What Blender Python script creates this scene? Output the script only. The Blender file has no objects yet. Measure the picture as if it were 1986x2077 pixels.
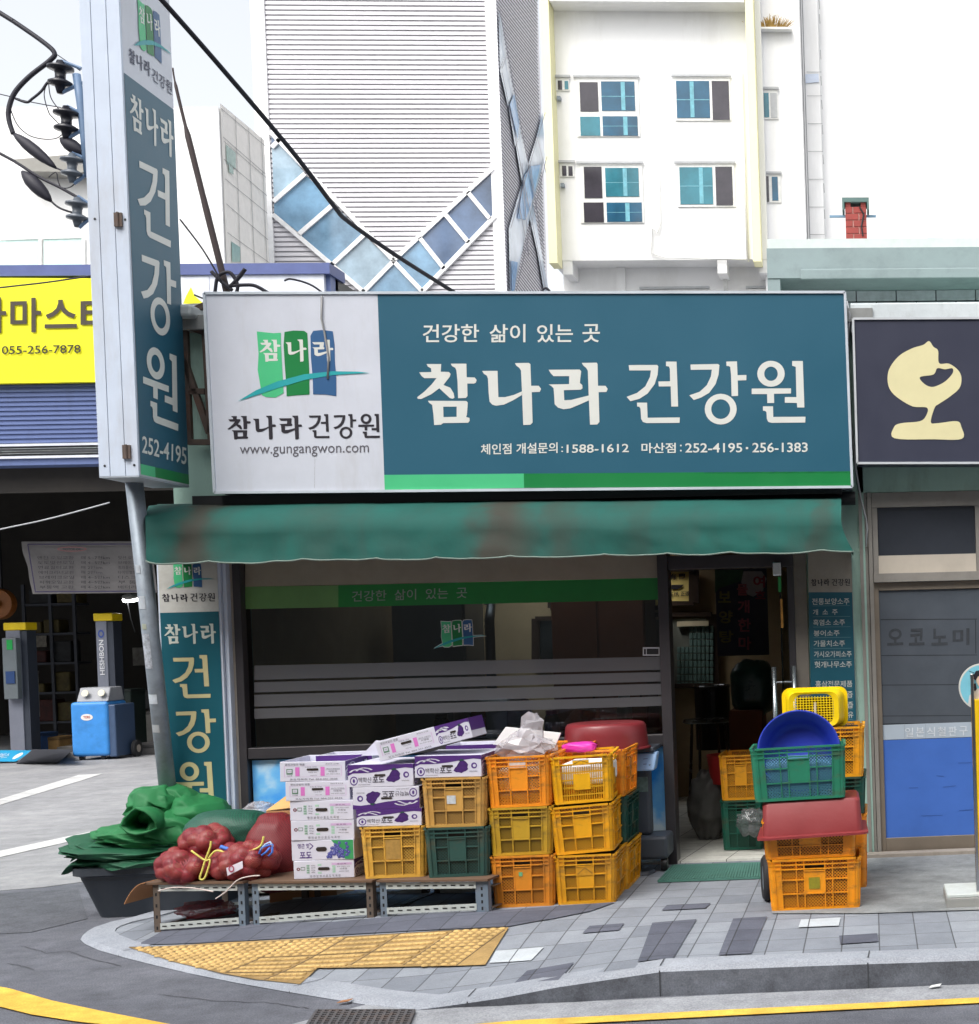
import bpy, bmesh, math, random
from mathutils import Vector, Matrix, noise, geometry
random.seed(7)
SC = bpy.context.scene
COL = SC.collection
# ---------------------------------------------------------------- camera
IW, IH, S = 1986.0, 2077.0, 1986.0/1876.0
FL, PX, PY = 3000.0, 2016.0, 1339.3
YAW, PIT, ROL = .0829, -.0241, .0282
CAM = Vector((0, -9.9056, 1.65))
def _axes():
    cy, sy = math.cos(YAW), math.sin(YAW)
    f = Vector((sy*math.cos(PIT), cy*math.cos(PIT), math.sin(PIT)))
    r = Vector((cy, -sy, 0)); u = r.cross(f)
    c, s = math.cos(ROL), math.sin(ROL)
    return r*c-u*s, r*s+u*c, f
AR, AU, AF = _axes()
cd = bpy.data.cameras.new('camera'); cam = bpy.data.objects.new('camera', cd); COL.objects.link(cam)
cam.matrix_world = Matrix(((AR.x, AU.x, -AF.x, CAM.x), (AR.y, AU.y, -AF.y, CAM.y), (AR.z, AU.z, -AF.z, CAM.z), (0, 0, 0, 1)))
cd.sensor_fit = 'HORIZONTAL'; cd.sensor_width = 36; cd.lens = FL/IW*36
cd.shift_x = -(PX-IW/2)/IW; cd.shift_y = (PY-IH/2)/IW
cd.clip_start = .1; cd.clip_end = 3000
SC.camera = cam
# ---------------------------------------------------------------- light
w = bpy.data.worlds.new('World'); SC.world = w; w.use_nodes = True
nt = w.node_tree; bg = nt.nodes['Background']
sky = nt.nodes.new('ShaderNodeTexSky'); sky.sky_type = 'NISHITA'; sky.sun_disc = False
SUN_EL, SUN_AZ = math.radians(54), math.radians(206)      # azimuth clockwise from +Y: behind the camera, to the left
sky.sun_elevation = SUN_EL; sky.sun_rotation = SUN_AZ; sky.dust_density = 5; sky.air_density = 1.2
hs = nt.nodes.new('ShaderNodeHueSaturation'); hs.inputs['Saturation'].default_value = .22; hs.inputs['Value'].default_value = 1.25
nt.links.new(sky.outputs[0], hs.inputs['Color']); nt.links.new(hs.outputs[0], bg.inputs[0])
bg.inputs[1].default_value = .15
sl = bpy.data.lights.new('sun', 'SUN'); sl.energy = .6; sl.angle = math.radians(35); sl.color = (1, .96, .9)
so = bpy.data.objects.new('sun', sl); COL.objects.link(so); so.location = (-10, -20, 25)
sd = Vector((math.sin(SUN_AZ)*math.cos(SUN_EL), math.cos(SUN_AZ)*math.cos(SUN_EL), math.sin(SUN_EL)))
so.rotation_euler = sd.to_track_quat('Z', 'Y').to_euler()
vs = SC.view_settings; vs.view_transform = 'Standard'; vs.look = 'None'; vs.gamma = 1; vs.use_curve_mapping = False
vs.exposure = .72
SC.cycles.max_bounces = 8; SC.cycles.diffuse_bounces = 6; SC.cycles.transparent_max_bounces = 24
# ---------------------------------------------------------------- pixel -> place
def ray(x, y):
    return AF + AR*((x*S-PX)/FL) - AU*((y*S-PY)/FL)
def P(x, y, Y=0.0):
    d = ray(x, y); return CAM + d*((Y-CAM.y)/d.y)
def G(x, y, z=0.0):
    d = ray(x, y); return CAM + d*((z-CAM.z)/d.z)
def PXX(x, y, X):
    d = ray(x, y); return CAM + d*((X-CAM.x)/d.x)
def crop(ox, oy, k):
    return lambda x, y: ((ox+x/k)/S, (oy+y/k)/S)
def zs(x):
    t = min(1, max(0, (x+2.15)/1.2)); t = t*t*(3-2*t); return .022+.108*t
def GS(x, y):
    z = .08
    for i in range(12):
        p = G(x, y, z); z = zs(p.x)
    return p
# ---------------------------------------------------------------- materials
def lin(c):
    return tuple((v/255/12.92 if v/255 <= .04045 else ((v/255+.055)/1.055)**2.4) for v in c)
MC = {}
def mat(name, col, rough=.6, metal=0., var=.12, scale=5., bump=0., bscale=60., dirt=None, spec=.5, k=1.0, alpha=None, emit=0, streak=None):
    if name in MC: return MC[name]
    m = bpy.data.materials.new(name); m.use_nodes = True; MC[name] = m
    t = m.node_tree; N = t.nodes; L = t.links; b = N['Principled BSDF']
    c = tuple(min(.9, v*k) for v in lin(col))
    b.inputs['Roughness'].default_value = rough; b.inputs['Metallic'].default_value = metal
    b.inputs['Specular IOR Level'].default_value = spec
    tc = N.new('ShaderNodeTexCoord')
    n = N.new('ShaderNodeTexNoise'); n.inputs['Scale'].default_value = scale; n.inputs['Detail'].default_value = 6; n.inputs['Roughness'].default_value = .65
    L.new(tc.outputs['Object'], n.inputs['Vector'])
    r = N.new('ShaderNodeMapRange'); r.inputs['From Min'].default_value = .3; r.inputs['From Max'].default_value = .7
    r.inputs['To Min'].default_value = 1-var; r.inputs['To Max'].default_value = 1+var*.6
    L.new(n.outputs['Fac'], r.inputs['Value'])
    mx = N.new('ShaderNodeVectorMath'); mx.operation = 'SCALE'; mx.inputs[0].default_value = c
    L.new(r.outputs[0], mx.inputs['Scale']); out = mx.outputs[0]
    if dirt:
        dc, amt, ds = dirt[:3]
        dn = N.new('ShaderNodeTexNoise'); dn.inputs['Scale'].default_value = ds; dn.inputs['Detail'].default_value = 8; dn.inputs['Roughness'].default_value = .7
        mp = N.new('ShaderNodeMapping'); mp.inputs['Scale'].default_value = dirt[3] if len(dirt) > 3 else (1, 1, 1)
        L.new(tc.outputs['Object'], mp.inputs[0]); L.new(mp.outputs[0], dn.inputs['Vector'])
        dr = N.new('ShaderNodeMapRange'); dr.inputs['From Min'].default_value = dirt[4] if len(dirt) > 4 else .5; dr.inputs['From Max'].default_value = (dirt[4]+.14) if len(dirt) > 4 else .78; dr.inputs['To Max'].default_value = amt
        L.new(dn.outputs['Fac'], dr.inputs['Value'])
        mm = N.new('ShaderNodeMix'); mm.data_type = 'RGBA'
        L.new(dr.outputs[0], mm.inputs['Factor']); L.new(out, mm.inputs['A']); mm.inputs['B'].default_value = (*lin(dc), 1); out = mm.outputs['Result']
    L.new(out, b.inputs['Base Color'])
    rr = N.new('ShaderNodeMapRange'); rr.inputs['To Min'].default_value = max(0, rough-.1); rr.inputs['To Max'].default_value = min(1, rough+.12)
    L.new(n.outputs['Fac'], rr.inputs['Value']); L.new(rr.outputs[0], b.inputs['Roughness'])
    if bump:
        bn = N.new('ShaderNodeTexNoise'); bn.inputs['Scale'].default_value = bscale; bn.inputs['Detail'].default_value = 5
        L.new(tc.outputs['Object'], bn.inputs['Vector'])
        bp = N.new('ShaderNodeBump'); bp.inputs['Strength'].default_value = bump; bp.inputs['Distance'].default_value = .01
        L.new(bn.outputs['Fac'], bp.inputs['Height']); L.new(bp.outputs[0], b.inputs['Normal'])
    if alpha is not None: b.inputs['Alpha'].default_value = alpha
    if emit:
        b.inputs['Emission Color'].default_value = (*c, 1); b.inputs['Emission Strength'].default_value = emit
    return m
def glass(name, tint=(.75, .8, .82), refl=.06, dark=1.0):
    if name in MC: return MC[name]
    m = bpy.data.materials.new(name); m.use_nodes = True; MC[name] = m
    t = m.node_tree; N = t.nodes; L = t.links; N.remove(N['Principled BSDF']); o = N['Material Output']
    tr = N.new('ShaderNodeBsdfTransparent'); tr.inputs[0].default_value = (*[v*dark for v in tint], 1)
    gl = N.new('ShaderNodeBsdfGlossy'); gl.inputs['Roughness'].default_value = .02
    fr = N.new('ShaderNodeFresnel'); fr.inputs[0].default_value = 1.5
    mx = N.new('ShaderNodeMixShader'); L.new(fr.outputs[0], mx.inputs[0]); L.new(tr.outputs[0], mx.inputs[1]); L.new(gl.outputs[0], mx.inputs[2])
    L.new(mx.outputs[0], o.inputs[0]); return m
# ---------------------------------------------------------------- objects
def tagp(o, label=None, cat=None, group=None, kind=None):
    if label: o['label'] = label
    if cat: o['category'] = cat
    if group: o['group'] = group
    if kind: o['kind'] = kind
    return o
def thing(name, label, cat, loc=(0, 0, 0), group=None, rz=0., rx=0., ry=0.):
    o = bpy.data.objects.new(name, None); COL.objects.link(o); o.location = loc; o.rotation_euler = (rx, ry, rz)
    o.empty_display_size = .1
    return tagp(o, label, cat, group)
class MB:
    """collects shapes; build() links them as one mesh object"""
    def __init__(s): s.v = []; s.f = []
    def face(s, pts):
        i = len(s.v); s.v += [Vector(p) for p in pts]; s.f.append(list(range(i, i+len(pts))))
        return s
    def box(s, x0, x1, y0, y1, z0, z1):
        return s.obox([(x0, y0, z0), (x1, y0, z0), (x1, y1, z0), (x0, y1, z0), (x0, y0, z1), (x1, y0, z1), (x1, y1, z1), (x0, y1, z1)])
    def obox(s, p):
        i = len(s.v); s.v += [Vector(q) for q in p]
        s.f += [[i+a for a in q] for q in ((0, 3, 2, 1), (4, 5, 6, 7), (0, 1, 5, 4), (1, 2, 6, 5), (2, 3, 7, 6), (3, 0, 4, 7))]
        return s
    def slab(s, a, b, c, d, n):
        """quad a b c d given thickness vector n"""
        n = Vector(n); p = [Vector(q) for q in (a, b, c, d)]
        return s.obox(p+[q+n for q in p])
    def bar(s, a, b, w, h=None, up=(0, 0, 1)):
        a = Vector(a); b = Vector(b); h = h or w; d = (b-a).normalized(); up = Vector(up)
        if abs(d.dot(up)) > .95: up = Vector((0, 1, 0))
        x = d.cross(up).normalized()*w/2; y = x.cross(d).normalized()*h/2
        return s.obox([a-x-y, a+x-y, a+x+y, a-x+y, b-x-y, b+x-y, b+x+y, b-x+y])
    def prism(s, poly, n):
        """closed polygon (3-D points) extruded along n"""
        n = Vector(n); p = [Vector(q) for q in poly]; k = len(p); i = len(s.v); s.v += p+[q+n for q in p]
        for t in geometry.tessellate_polygon([p]):
            s.f.append([i+a for a in t]); s.f.append([i+k+a for a in reversed(t)])
        for a in range(k): b = (a+1) % k; s.f.append([i+a, i+b, i+k+b, i+k+a])
        return s
    def tube(s, pts, r, n=8, caps=True):
        pts = [Vector(p) for p in pts]; rs = r if isinstance(r, (list, tuple)) else [r]*len(pts)
        i0 = len(s.v); x = None
        for k, p in enumerate(pts):
            d = (pts[min(k+1, len(pts)-1)]-pts[max(k-1, 0)]).normalized()
            if x is None:
                x = d.cross(Vector((0, 0, 1)) if abs(d.z) < .9 else Vector((0, 1, 0))).normalized()
            x = (x-d*x.dot(d)).normalized(); y = d.cross(x)
            for j in range(n):
                a = 2*math.pi*j/n; s.v.append(p+(x*math.cos(a)+y*math.sin(a))*rs[k])
        for k in range(len(pts)-1):
            for j in range(n):
                a = i0+k*n+j; b = i0+k*n+(j+1) % n; s.f.append([a, b, b+n, a+n])
        if caps: s.f.append([i0+j for j in range(n)][::-1]); s.f.append([i0+(len(pts)-1)*n+j for j in range(n)])
        return s
    def lathe(s, prof, n=32, c=(0, 0, 0), ax=(0, 0, 1)):
        """prof: (radius, height) about axis ax at c"""
        c = Vector(c); ax = Vector(ax).normalized(); x = ax.orthogonal().normalized(); y = ax.cross(x); i0 = len(s.v)
        for r, h in prof:
            for j in range(n):
                a = 2*math.pi*j/n; s.v.append(c+ax*h+(x*math.cos(a)+y*math.sin(a))*r)
        for k in range(len(prof)-1):
            for j in range(n):
                a = i0+k*n+j; b = i0+k*n+(j+1) % n; s.f.append([a, b, b+n, a+n])
        return s
    def grid(s, fn, nu, nv):
        i0 = len(s.v)
        for i in range(nu+1):
            for j in range(nv+1): s.v.append(Vector(fn(i/nu, j/nv)))
        for i in range(nu):
            for j in range(nv):
                a = i0+i*(nv+1)+j; s.f.append([a, a+nv+1, a+nv+2, a+1])
        return s
    def ball(s, c, r, nu=12, nv=8, sq=(1, 1, 1)):
        c = Vector(c)
        def fn(u, v):
            a = 2*math.pi*u; b = math.pi*v
            return c+Vector((r*sq[0]*math.cos(a)*math.sin(b), r*sq[1]*math.sin(a)*math.sin(b), r*sq[2]*math.cos(b)))
        return s.grid(fn, nu, nv)
    def build(s, name, m, parent=None, smooth=False, bevel=0, weld=False, tag=None, off=None, seg=2, auto=None, solid=0):
        me = bpy.data.meshes.new(name)
        o0 = Vector((0, 0, 0)) if off is None else Vector(off)
        if off is None and parent is not None:
            q = parent
            while q.parent: q = q.parent
            if q.rotation_euler[:] == (0, 0, 0): o0 = Vector(q.location)
        me.from_pydata([tuple(v-o0) for v in s.v], [], s.f); me.validate()
        bm = bmesh.new(); bm.from_mesh(me)
        if weld: bmesh.ops.remove_doubles(bm, verts=bm.verts, dist=1e-4)
        bmesh.ops.recalc_face_normals(bm, faces=bm.faces)
        bm.to_mesh(me); bm.free()
        me.materials.append(m)
        o = bpy.data.objects.new(name, me); COL.objects.link(o)
        if parent is not None: o.parent = parent
        if smooth or auto:
            for p in me.polygons: p.use_smooth = True
            if auto: me.set_sharp_from_angle(angle=math.radians(auto))
        if solid:
            d = o.modifiers.new('solid', 'SOLIDIFY'); d.thickness = solid; d.offset = 0
        if bevel:
            b = o.modifiers.new('bevel', 'BEVEL'); b.width = bevel; b.segments = seg; b.limit_method = 'ANGLE'; b.angle_limit = math.radians(40)
            b.harden_normals = False
        if tag: tagp(o, *tag)
        return o
def structure(o): o['kind'] = 'structure'; return o
# ---------------------------------------------------------------- lettering and flat prints
TC = {}
def textmesh(s, off):
    k = (s, off)
    if k in TC: return TC[k]
    c = bpy.data.curves.new('t', 'FONT'); c.body = s; c.offset = off; c.resolution_u = 3
    o = bpy.data.objects.new('t', c); COL.objects.link(o)
    dg = bpy.context.evaluated_depsgraph_get(); me = bpy.data.meshes.new_from_object(o.evaluated_get(dg))
    vs_ = [(v.co.x, v.co.y) for v in me.vertices]; fs = [list(p.vertices) for p in me.polygons]
    bpy.data.objects.remove(o); bpy.data.curves.remove(c); bpy.data.meshes.remove(me)
    x0 = min(v[0] for v in vs_); x1 = max(v[0] for v in vs_); y0 = min(v[1] for v in vs_); y1 = max(v[1] for v in vs_)
    TC[k] = ([((x-x0)/(x1-x0), (y-y0)/(y1-y0)) for x, y in vs_], fs); return TC[k]
class Dec:
    """flat print on a plane: fr(a,b) -> point, n = outward normal; one mesh per (name, material)"""
    def __init__(s, fr, n): s.fr = fr; s.n = Vector(n).normalized(); s.g = {}; s.lift = .0015
    def _mb(s, name, m): return s.g.setdefault((name, m.name), (MB(), m))[0]
    def poly(s, name, m, pts, holes=(), lay=1):
        rings = [list(pts)]+[list(h) for h in holes]
        p3 = [[Vector((a, b, 0)) for a, b in r] for r in rings]
        flat = [q for r in rings for q in r]; mb = s._mb(name, m); i = len(mb.v)
        mb.v += [s.fr(a, b)+s.n*s.lift*lay for a, b in flat]
        for t in geometry.tessellate_polygon(p3): mb.f.append([i+q for q in t])
    def rect(s, name, m, x0, y0, x1, y1, lay=1): s.poly(name, m, [(x0, y0), (x1, y0), (x1, y1), (x0, y1)], lay=lay)
    def ring(s, name, m, cx, cy, rx, ry, ix=0, iy=0, n=28, lay=1):
        o = [(cx+rx*math.cos(2*math.pi*k/n), cy+ry*math.sin(2*math.pi*k/n)) for k in range(n)]
        h = [(cx+ix*math.cos(2*math.pi*k/n), cy+iy*math.sin(2*math.pi*k/n)) for k in range(n)]
        s.poly(name, m, o, [h] if ix else (), lay)
    def line(s, name, m, pts, w, lay=1):
        for (a, b), (c, d) in zip(pts, pts[1:]):
            l = math.hypot(c-a, d-b) or 1; nx, ny = -(d-b)/l*w/2, (c-a)/l*w/2
            s.poly(name, m, [(a+nx, b+ny), (c+nx, d+ny), (c-nx, d-ny), (a-nx, b-ny)], lay=lay)
    def text(s, name, m, t, A, B, C, off=.0, lay=2):
        """A = lower left, B = lower right, C = upper left, in frame units"""
        vs_, fs = textmesh(t, off); mb = s._mb(name, m); i = len(mb.v)
        for a, b in vs_:
            mb.v.append(s.fr(A[0]+a*(B[0]-A[0])+b*(C[0]-A[0]), A[1]+a*(B[1]-A[1])+b*(C[1]-A[1]))+s.n*s.lift*lay)
        mb.f += [[i+q for q in f] for f in fs]
    def glyph(s, name, m, keys, box, A, B, C, lay=2):
        x0, y0, x1, y1 = box
        def T(p):
            a = (p[0]-x0)/(x1-x0); b = 1-(p[1]-y0)/(y1-y0)
            return (A[0]+a*(B[0]-A[0])+b*(C[0]-A[0]), A[1]+a*(B[1]-A[1])+b*(C[1]-A[1]))
        for k in keys:
            for rings in GL[k]: s.poly(name, m, [T(p) for p in rings[0]], [[T(p) for p in h] for h in rings[1:]], lay)
    def build(s, parent, off=None):
        r = {}
        for (name, mn), (mb, m) in s.g.items(): r.setdefault(name, mb.build(name, m, parent, off=off))
        return r
def rounded(pts, n=5):
    out = []; k = len(pts)
    for i in range(k):
        p0, p1, p2, p3 = (pts[(i+j-1) % k] for j in range(4))
        for s in range(n):
            t = s/n; out.append(tuple(.5*((2*p1[q])+(p2[q]-p0[q])*t+(2*p0[q]-5*p1[q]+4*p2[q]-p3[q])*t*t+(3*p1[q]-p0[q]-3*p2[q]+p3[q])*t**3) for q in (0, 1)))
    return out
def ringp(cx, cy, a, b, n=28): return [(cx+a*math.cos(2*math.pi*k/n), cy+b*math.sin(2*math.pi*k/n)) for k in range(n)]
GL = {
 '참': [[[(160,440),(292,440),(288,510),(362,512),(377,530),(370,555),(312,630),(375,655),(405,705),(412,745),(395,755),(370,748),(275,660),(200,715),(110,757),(80,755),(75,740),(140,690),(205,625),(250,568),(140,568),(115,550),(93,515),(203,513),(200,480),(170,462)]],
   [[(378,437),(520,437),(523,560),(595,562),(613,585),(605,610),(590,617),(528,617),(530,730),(515,748),(445,750),(440,600),(430,500),(420,475),(392,460)]],
   [[(172,773),(520,775),(533,790),(525,900),(518,920),(548,928),(550,955),(535,972),(310,975),(290,990),(228,993),(222,900),(210,810),(185,793)],[(310,827),(432,826),(432,918),(313,921)]]],
 '나': [[[(662,503),(802,502),(810,740),(870,740),(950,720),(1023,688),(1022,722),(940,770),(860,808),(790,818),(755,808),(730,780),(722,700),(715,570),(705,545),(680,530)]],
   [[(960,432),(1085,430),(1100,440),(1107,637),(1175,637),(1197,665),(1185,693),(1112,695),(1120,970),(1100,990),(1035,993),(1025,720),(1015,500),(1000,475),(972,455)]]],
 '라': [[[(1265,492),(1545,490),(1560,505),(1548,612),(1570,630),(1572,660),(1555,673),(1403,677),(1407,768),(1470,765),(1628,725),(1629,770),(1550,805),(1460,842),(1400,850),(1350,835),(1320,805),(1315,720),(1310,660),(1290,640),(1265,625),(1450,622),(1452,550),(1310,550),(1285,525)]],
   [[(1565,430),(1700,428),(1708,440),(1712,637),(1780,637),(1800,665),(1788,693),(1718,695),(1725,965),(1705,988),(1640,990),(1630,770),(1620,500),(1605,475),(1580,455)]]],
 '건': [[[(190,170),(430,168),(440,180),(435,250),(410,330),(350,410),(280,455),(205,475),(172,438),(260,405),(330,350),(370,270),(378,215),(195,215)]],
   [[(505,140),(595,140),(608,520),(550,520),(545,350),(445,350),(440,308),(540,306),(538,200),(530,182),(505,178)]],
   [[(260,487),(345,487),(350,615),(622,612),(620,658),(340,660),(310,650),(295,625),(290,540),(280,522),(262,520)]]],
 '강': [[[(712,165),(945,160),(957,170),(950,250),(925,330),(870,405),(800,445),(740,465),(703,425),(790,395),(850,340),(885,265),(893,208),(715,210)]],
   [[(1015,140),(1105,138),(1110,255),(1185,253),(1185,298),(1112,300),(1115,430),(1060,432),(1055,250),(1048,185),(1035,178),(1017,177)]],
   [ringp(968,542,135,130), ringp(968,542,80,83)]],
 '원': [[ringp(1393,243,116,110), ringp(1393,243,57,60)],
   [[(1230,368),(1562,366),(1562,410),(1418,412),(1420,490),(1362,490),(1360,415),(1230,415)]],
   [[(1572,135),(1662,135),(1675,528),(1615,528),(1612,490),(1510,488),(1510,440),(1608,440),(1602,185),(1572,175)]],
   [[(1325,518),(1410,518),(1412,608),(1685,606),(1682,655),(1400,658),(1370,650),(1358,625),(1355,570),(1345,557),(1325,555)]]],
}
BXC = (70, 425, 1805, 995)      # 참나라
BXG = (170, 130, 1690, 675)     # 건강원
BX1 = {'참': (70,430,615,995), '나': (655,430,1200,995), '라': (1260,430,1805,995), '건': (165,130,625,665), '강': (700,130,1190,675), '원': (1225,130,1690,660)}
# shared colours
m_white = mat('white_acrylic', (206, 210, 220), .35, var=.05, dirt=((150, 140, 120), .25, 1.5, (3, 1, .6)))
m_cream = mat('cream_vinyl', (216, 218, 212), .4, var=.04)
m_teal = mat('teal_vinyl', (37, 91, 113), .4, var=.06, scale=1.2)
m_lg = mat('light_green_vinyl', (74, 190, 130), .4, var=.04)
m_dg = mat('dark_green_vinyl', (14, 124, 62), .4, var=.04)
m_nav = mat('blue_vinyl', (48, 92, 138), .4, var=.04)
m_swo = mat('turquoise_vinyl', (40, 160, 165), .4, var=.04)
m_ink = mat('dark_ink', (34, 30, 40), .5, var=.05)
m_alu = mat('white_painted_metal', (205, 216, 232), .4, var=.05, dirt=((150, 130, 100), .3, 2, (2, 2, .5)))
m_steel = mat('galvanised_steel', (140, 150, 160), .5, metal=.4, var=.2, scale=12, dirt=((95, 90, 88), .5, 5))
m_rust = mat('rusty_steel', (96, 82, 74), .7, var=.3, scale=14, dirt=((110, 60, 35), .7, 9))
m_dark = mat('black_plastic', (30, 31, 34), .5, var=.2)
m_cable = mat('black_cable', (26, 25, 38), .6, var=.1)
m_green_wall = mat('pale_green_paint', (158, 190, 178), .7, var=.1, scale=2.5, bump=.15, bscale=40, dirt=((105, 112, 98), .6, 2.5, (2, 2, .6)))
m_frame = mat('dark_bronze_aluminium', (66, 63, 66), .4, metal=.3, var=.12)
m_al = mat('bronze_aluminium', (150, 146, 140), .4, metal=.3, var=.1, dirt=((90, 85, 80), .4, 4))
def logo(d, T, lay=2, outline=None, name='logo'):
    """three leaf panels with letters and a swoosh; T maps photo-crop units to the frame"""
    a = [[(335,255),(430,265),(470,262),(470,330),(478,470),(485,600),(440,625),(385,622),(362,610),(355,560),(340,470),(345,380)],
         [(490,258),(540,250),(600,252),(618,265),(622,350),(628,470),(630,608),(560,612),(502,618),(500,560),(490,420),(485,330)],
         [(635,280),(650,252),(700,247),(760,254),(770,330),(772,420),(780,520),(780,617),(720,608),(650,607),(648,520),(638,400)]]
    for pts, m in zip(a, (m_lg, m_dg, m_nav)):
        if outline:
            cx = sum(p[0] for p in pts)/len(pts); cy = sum(p[1] for p in pts)/len(pts)
            d.poly(name+'_outline', outline, [T(cx+(p[0]-cx)*1.1, cy+(p[1]-cy)*1.05) for p in pts], lay=lay-1)
        d.poly(name, m, [T(*p) for p in pts], lay=lay)
    sw = [(230,645),(330,585),(450,535),(600,495),(760,478),(900,480),(970,488),(880,492),(760,500),(610,525),(460,570),(340,610)]
    if outline: d.poly(name+'_outline', outline, [T(p[0], p[1]+(8 if i > 5 else -8)) for i, p in enumerate(sw)], lay=lay-.5)
    d.poly(name, m_swo, [T(*p) for p in sw], lay=lay+1)
    for k, (x0, y0, x1, y1) in zip('참나라', ((350,300,468,425), (495,300,615,425), (645,302,765,425))):
        d.glyph('logo_lettering', m_cream, k, BX1[k], T(x0, y1), T(x1, y1), T(x0, y0), lay=lay+.5)
# ================================================================ ground
def sm(t): t = min(1, max(0, t)); return t*t*(3-2*t)
KPX = [(2100, 1881, 1), (1876, 1887, 1), (1580, 1897, 1), (1270, 1909, 1), (1070, 1922, 1), (960, 1929, 1), (880, 1932, 1), (800, 1930, 0), (700, 1919, 0), (620, 1906, 0), (540, 1893, 0), (450, 1877, 0),
       (370, 1861, 0), (300, 1845, 0), (240, 1830, 0), (190, 1816, 0), (163, 1804, 0), (154, 1796, 0), (158, 1788, 0), (172, 1780, 0), (205, 1769, 0), (250, 1759, 0)]
KER = []
for x, y, low in KPX:
    p = G(x, y, 0 if low else .018); KER.append(Vector((p.x, p.y)))
KER.insert(0, Vector((6, KER[0].y-.35)))
KER += [KER[-1]+Vector((.1, .3)), KER[-1]+Vector((.12, .8)), Vector((-3.9, .3))]
def kdist(x, y):
    q = Vector((x, y)); best = 9
    for a, b in zip(KER, KER[1:]):
        d = b-a; t = min(1, max(0, (q-a).dot(d)/d.length_squared)); best = min(best, (a+d*t-q).length)
    return best
def zz(x, y):
    z0 = zs(x); return z0+(.13-z0)*sm((kdist(x, y)-.1)/1.3)
def GS(x, y, h=0):
    z = .08
    for i in range(14):
        p = G(x, y, z+h); z = zz(p.x, p.y)
    return Vector((p.x, p.y, z+h))
def inside(q, poly):
    c = False; n = len(poly)
    for i in range(n):
        a, b = poly[i], poly[i-1]
        if (a[1] > q[1]) != (b[1] > q[1]) and q[0] < (b[0]-a[0])*(q[1]-a[1])/(b[1]-a[1])+a[0]: c = not c
    return c
def groundmat(name, c1, c2, c3, bumpk=.4, brick=None, speck=.2, patch=.25):
    m = bpy.data.materials.new(name); m.use_nodes = True; t = m.node_tree; N = t.nodes; L = t.links; b = N['Principled BSDF']
    tc = N.new('ShaderNodeTexCoord'); b.inputs['Specular IOR Level'].default_value = .3
    n1 = N.new('ShaderNodeTexNoise'); n1.inputs['Scale'].default_value = .9; n1.inputs['Detail'].default_value = 7; n1.inputs['Roughness'].default_value = .65
    n2 = N.new('ShaderNodeTexNoise'); n2.inputs['Scale'].default_value = 130; n2.inputs['Detail'].default_value = 3
    n3 = N.new('ShaderNodeTexNoise'); n3.inputs['Scale'].default_value = 5; n3.inputs['Detail'].default_value = 8; n3.inputs['Roughness'].default_value = .75
    for n in (n1, n2, n3): L.new(tc.outputs['Object'], n.inputs['Vector'])
    if brick:
        br = N.new('ShaderNodeTexBrick'); mp = N.new('ShaderNodeMapping'); mp.inputs['Rotation'].default_value = (0, 0, brick[2]); L.new(tc.outputs['Object'], mp.inputs[0]); L.new(mp.outputs[0], br.inputs['Vector'])
        br.offset = brick[3]; br.inputs['Scale'].default_value = 1; br.inputs['Brick Width'].default_value = brick[0]; br.inputs['Row Height'].default_value = brick[1]
        br.inputs['Mortar Size'].default_value = .0035; br.inputs['Mortar Smooth'].default_value = .3; br.inputs['Bias'].default_value = 0
        br.inputs['Color1'].default_value = (*c1, 1); br.inputs['Color2'].default_value = (*c2, 1); br.inputs['Mortar'].default_value = (*c3, 1)
        base = br.outputs['Color']
    else:
        mx = N.new('ShaderNodeMix'); mx.data_type = 'RGBA'; r = N.new('ShaderNodeMapRange'); r.inputs[1].default_value = .35; r.inputs[2].default_value = .65
        L.new(n1.outputs['Fac'], r.inputs[0]); L.new(r.outputs[0], mx.inputs['Factor']); mx.inputs['A'].default_value = (*c1, 1); mx.inputs['B'].default_value = (*c2, 1); base = mx.outputs['Result']
    r2 = N.new('ShaderNodeMapRange'); r2.inputs[1].default_value = .25; r2.inputs[2].default_value = .75; r2.inputs[3].default_value = 1-speck; r2.inputs[4].default_value = 1+speck
    L.new(n2.outputs['Fac'], r2.inputs[0])
    r3 = N.new('ShaderNodeMapRange'); r3.inputs[1].default_value = .38; r3.inputs[2].default_value = .68; r3.inputs[3].default_value = 1+patch*.4; r3.inputs[4].default_value = 1-patch
    L.new(n3.outputs['Fac'], r3.inputs[0])
    mu = N.new('ShaderNodeMath'); mu.operation = 'MULTIPLY'; L.new(r2.outputs[0], mu.inputs[0]); L.new(r3.outputs[0], mu.inputs[1])
    sc = N.new('ShaderNodeVectorMath'); sc.operation = 'SCALE'; L.new(base, sc.inputs[0]); L.new(mu.outputs[0], sc.inputs['Scale'])
    L.new(sc.outputs[0], b.inputs['Base Color']); b.inputs['Roughness'].default_value = .85
    bp = N.new('ShaderNodeBump'); bp.inputs['Strength'].default_value = bumpk; bp.inputs['Distance'].default_value = .004
    L.new(n2.outputs['Fac'], bp.inputs['Height'])
    if brick:
        bp2 = N.new('ShaderNodeBump'); bp2.inputs['Strength'].default_value = .6; bp2.inputs['Distance'].default_value = .004; bp2.invert = True
        L.new(br.outputs['Fac'], bp2.inputs['Height']); L.new(bp.outputs[0], bp2.inputs['Normal']); L.new(bp2.outputs[0], b.inputs['Normal'])
    else: L.new(bp.outputs[0], b.inputs['Normal'])
    return m
A_ = lambda r, g, b, k=1.2: tuple(v*k for v in lin((r, g, b)))
m_asph = groundmat('asphalt', A_(104, 106, 113), A_(86, 88, 95), None, .8, speck=.4, patch=.3)
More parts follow.
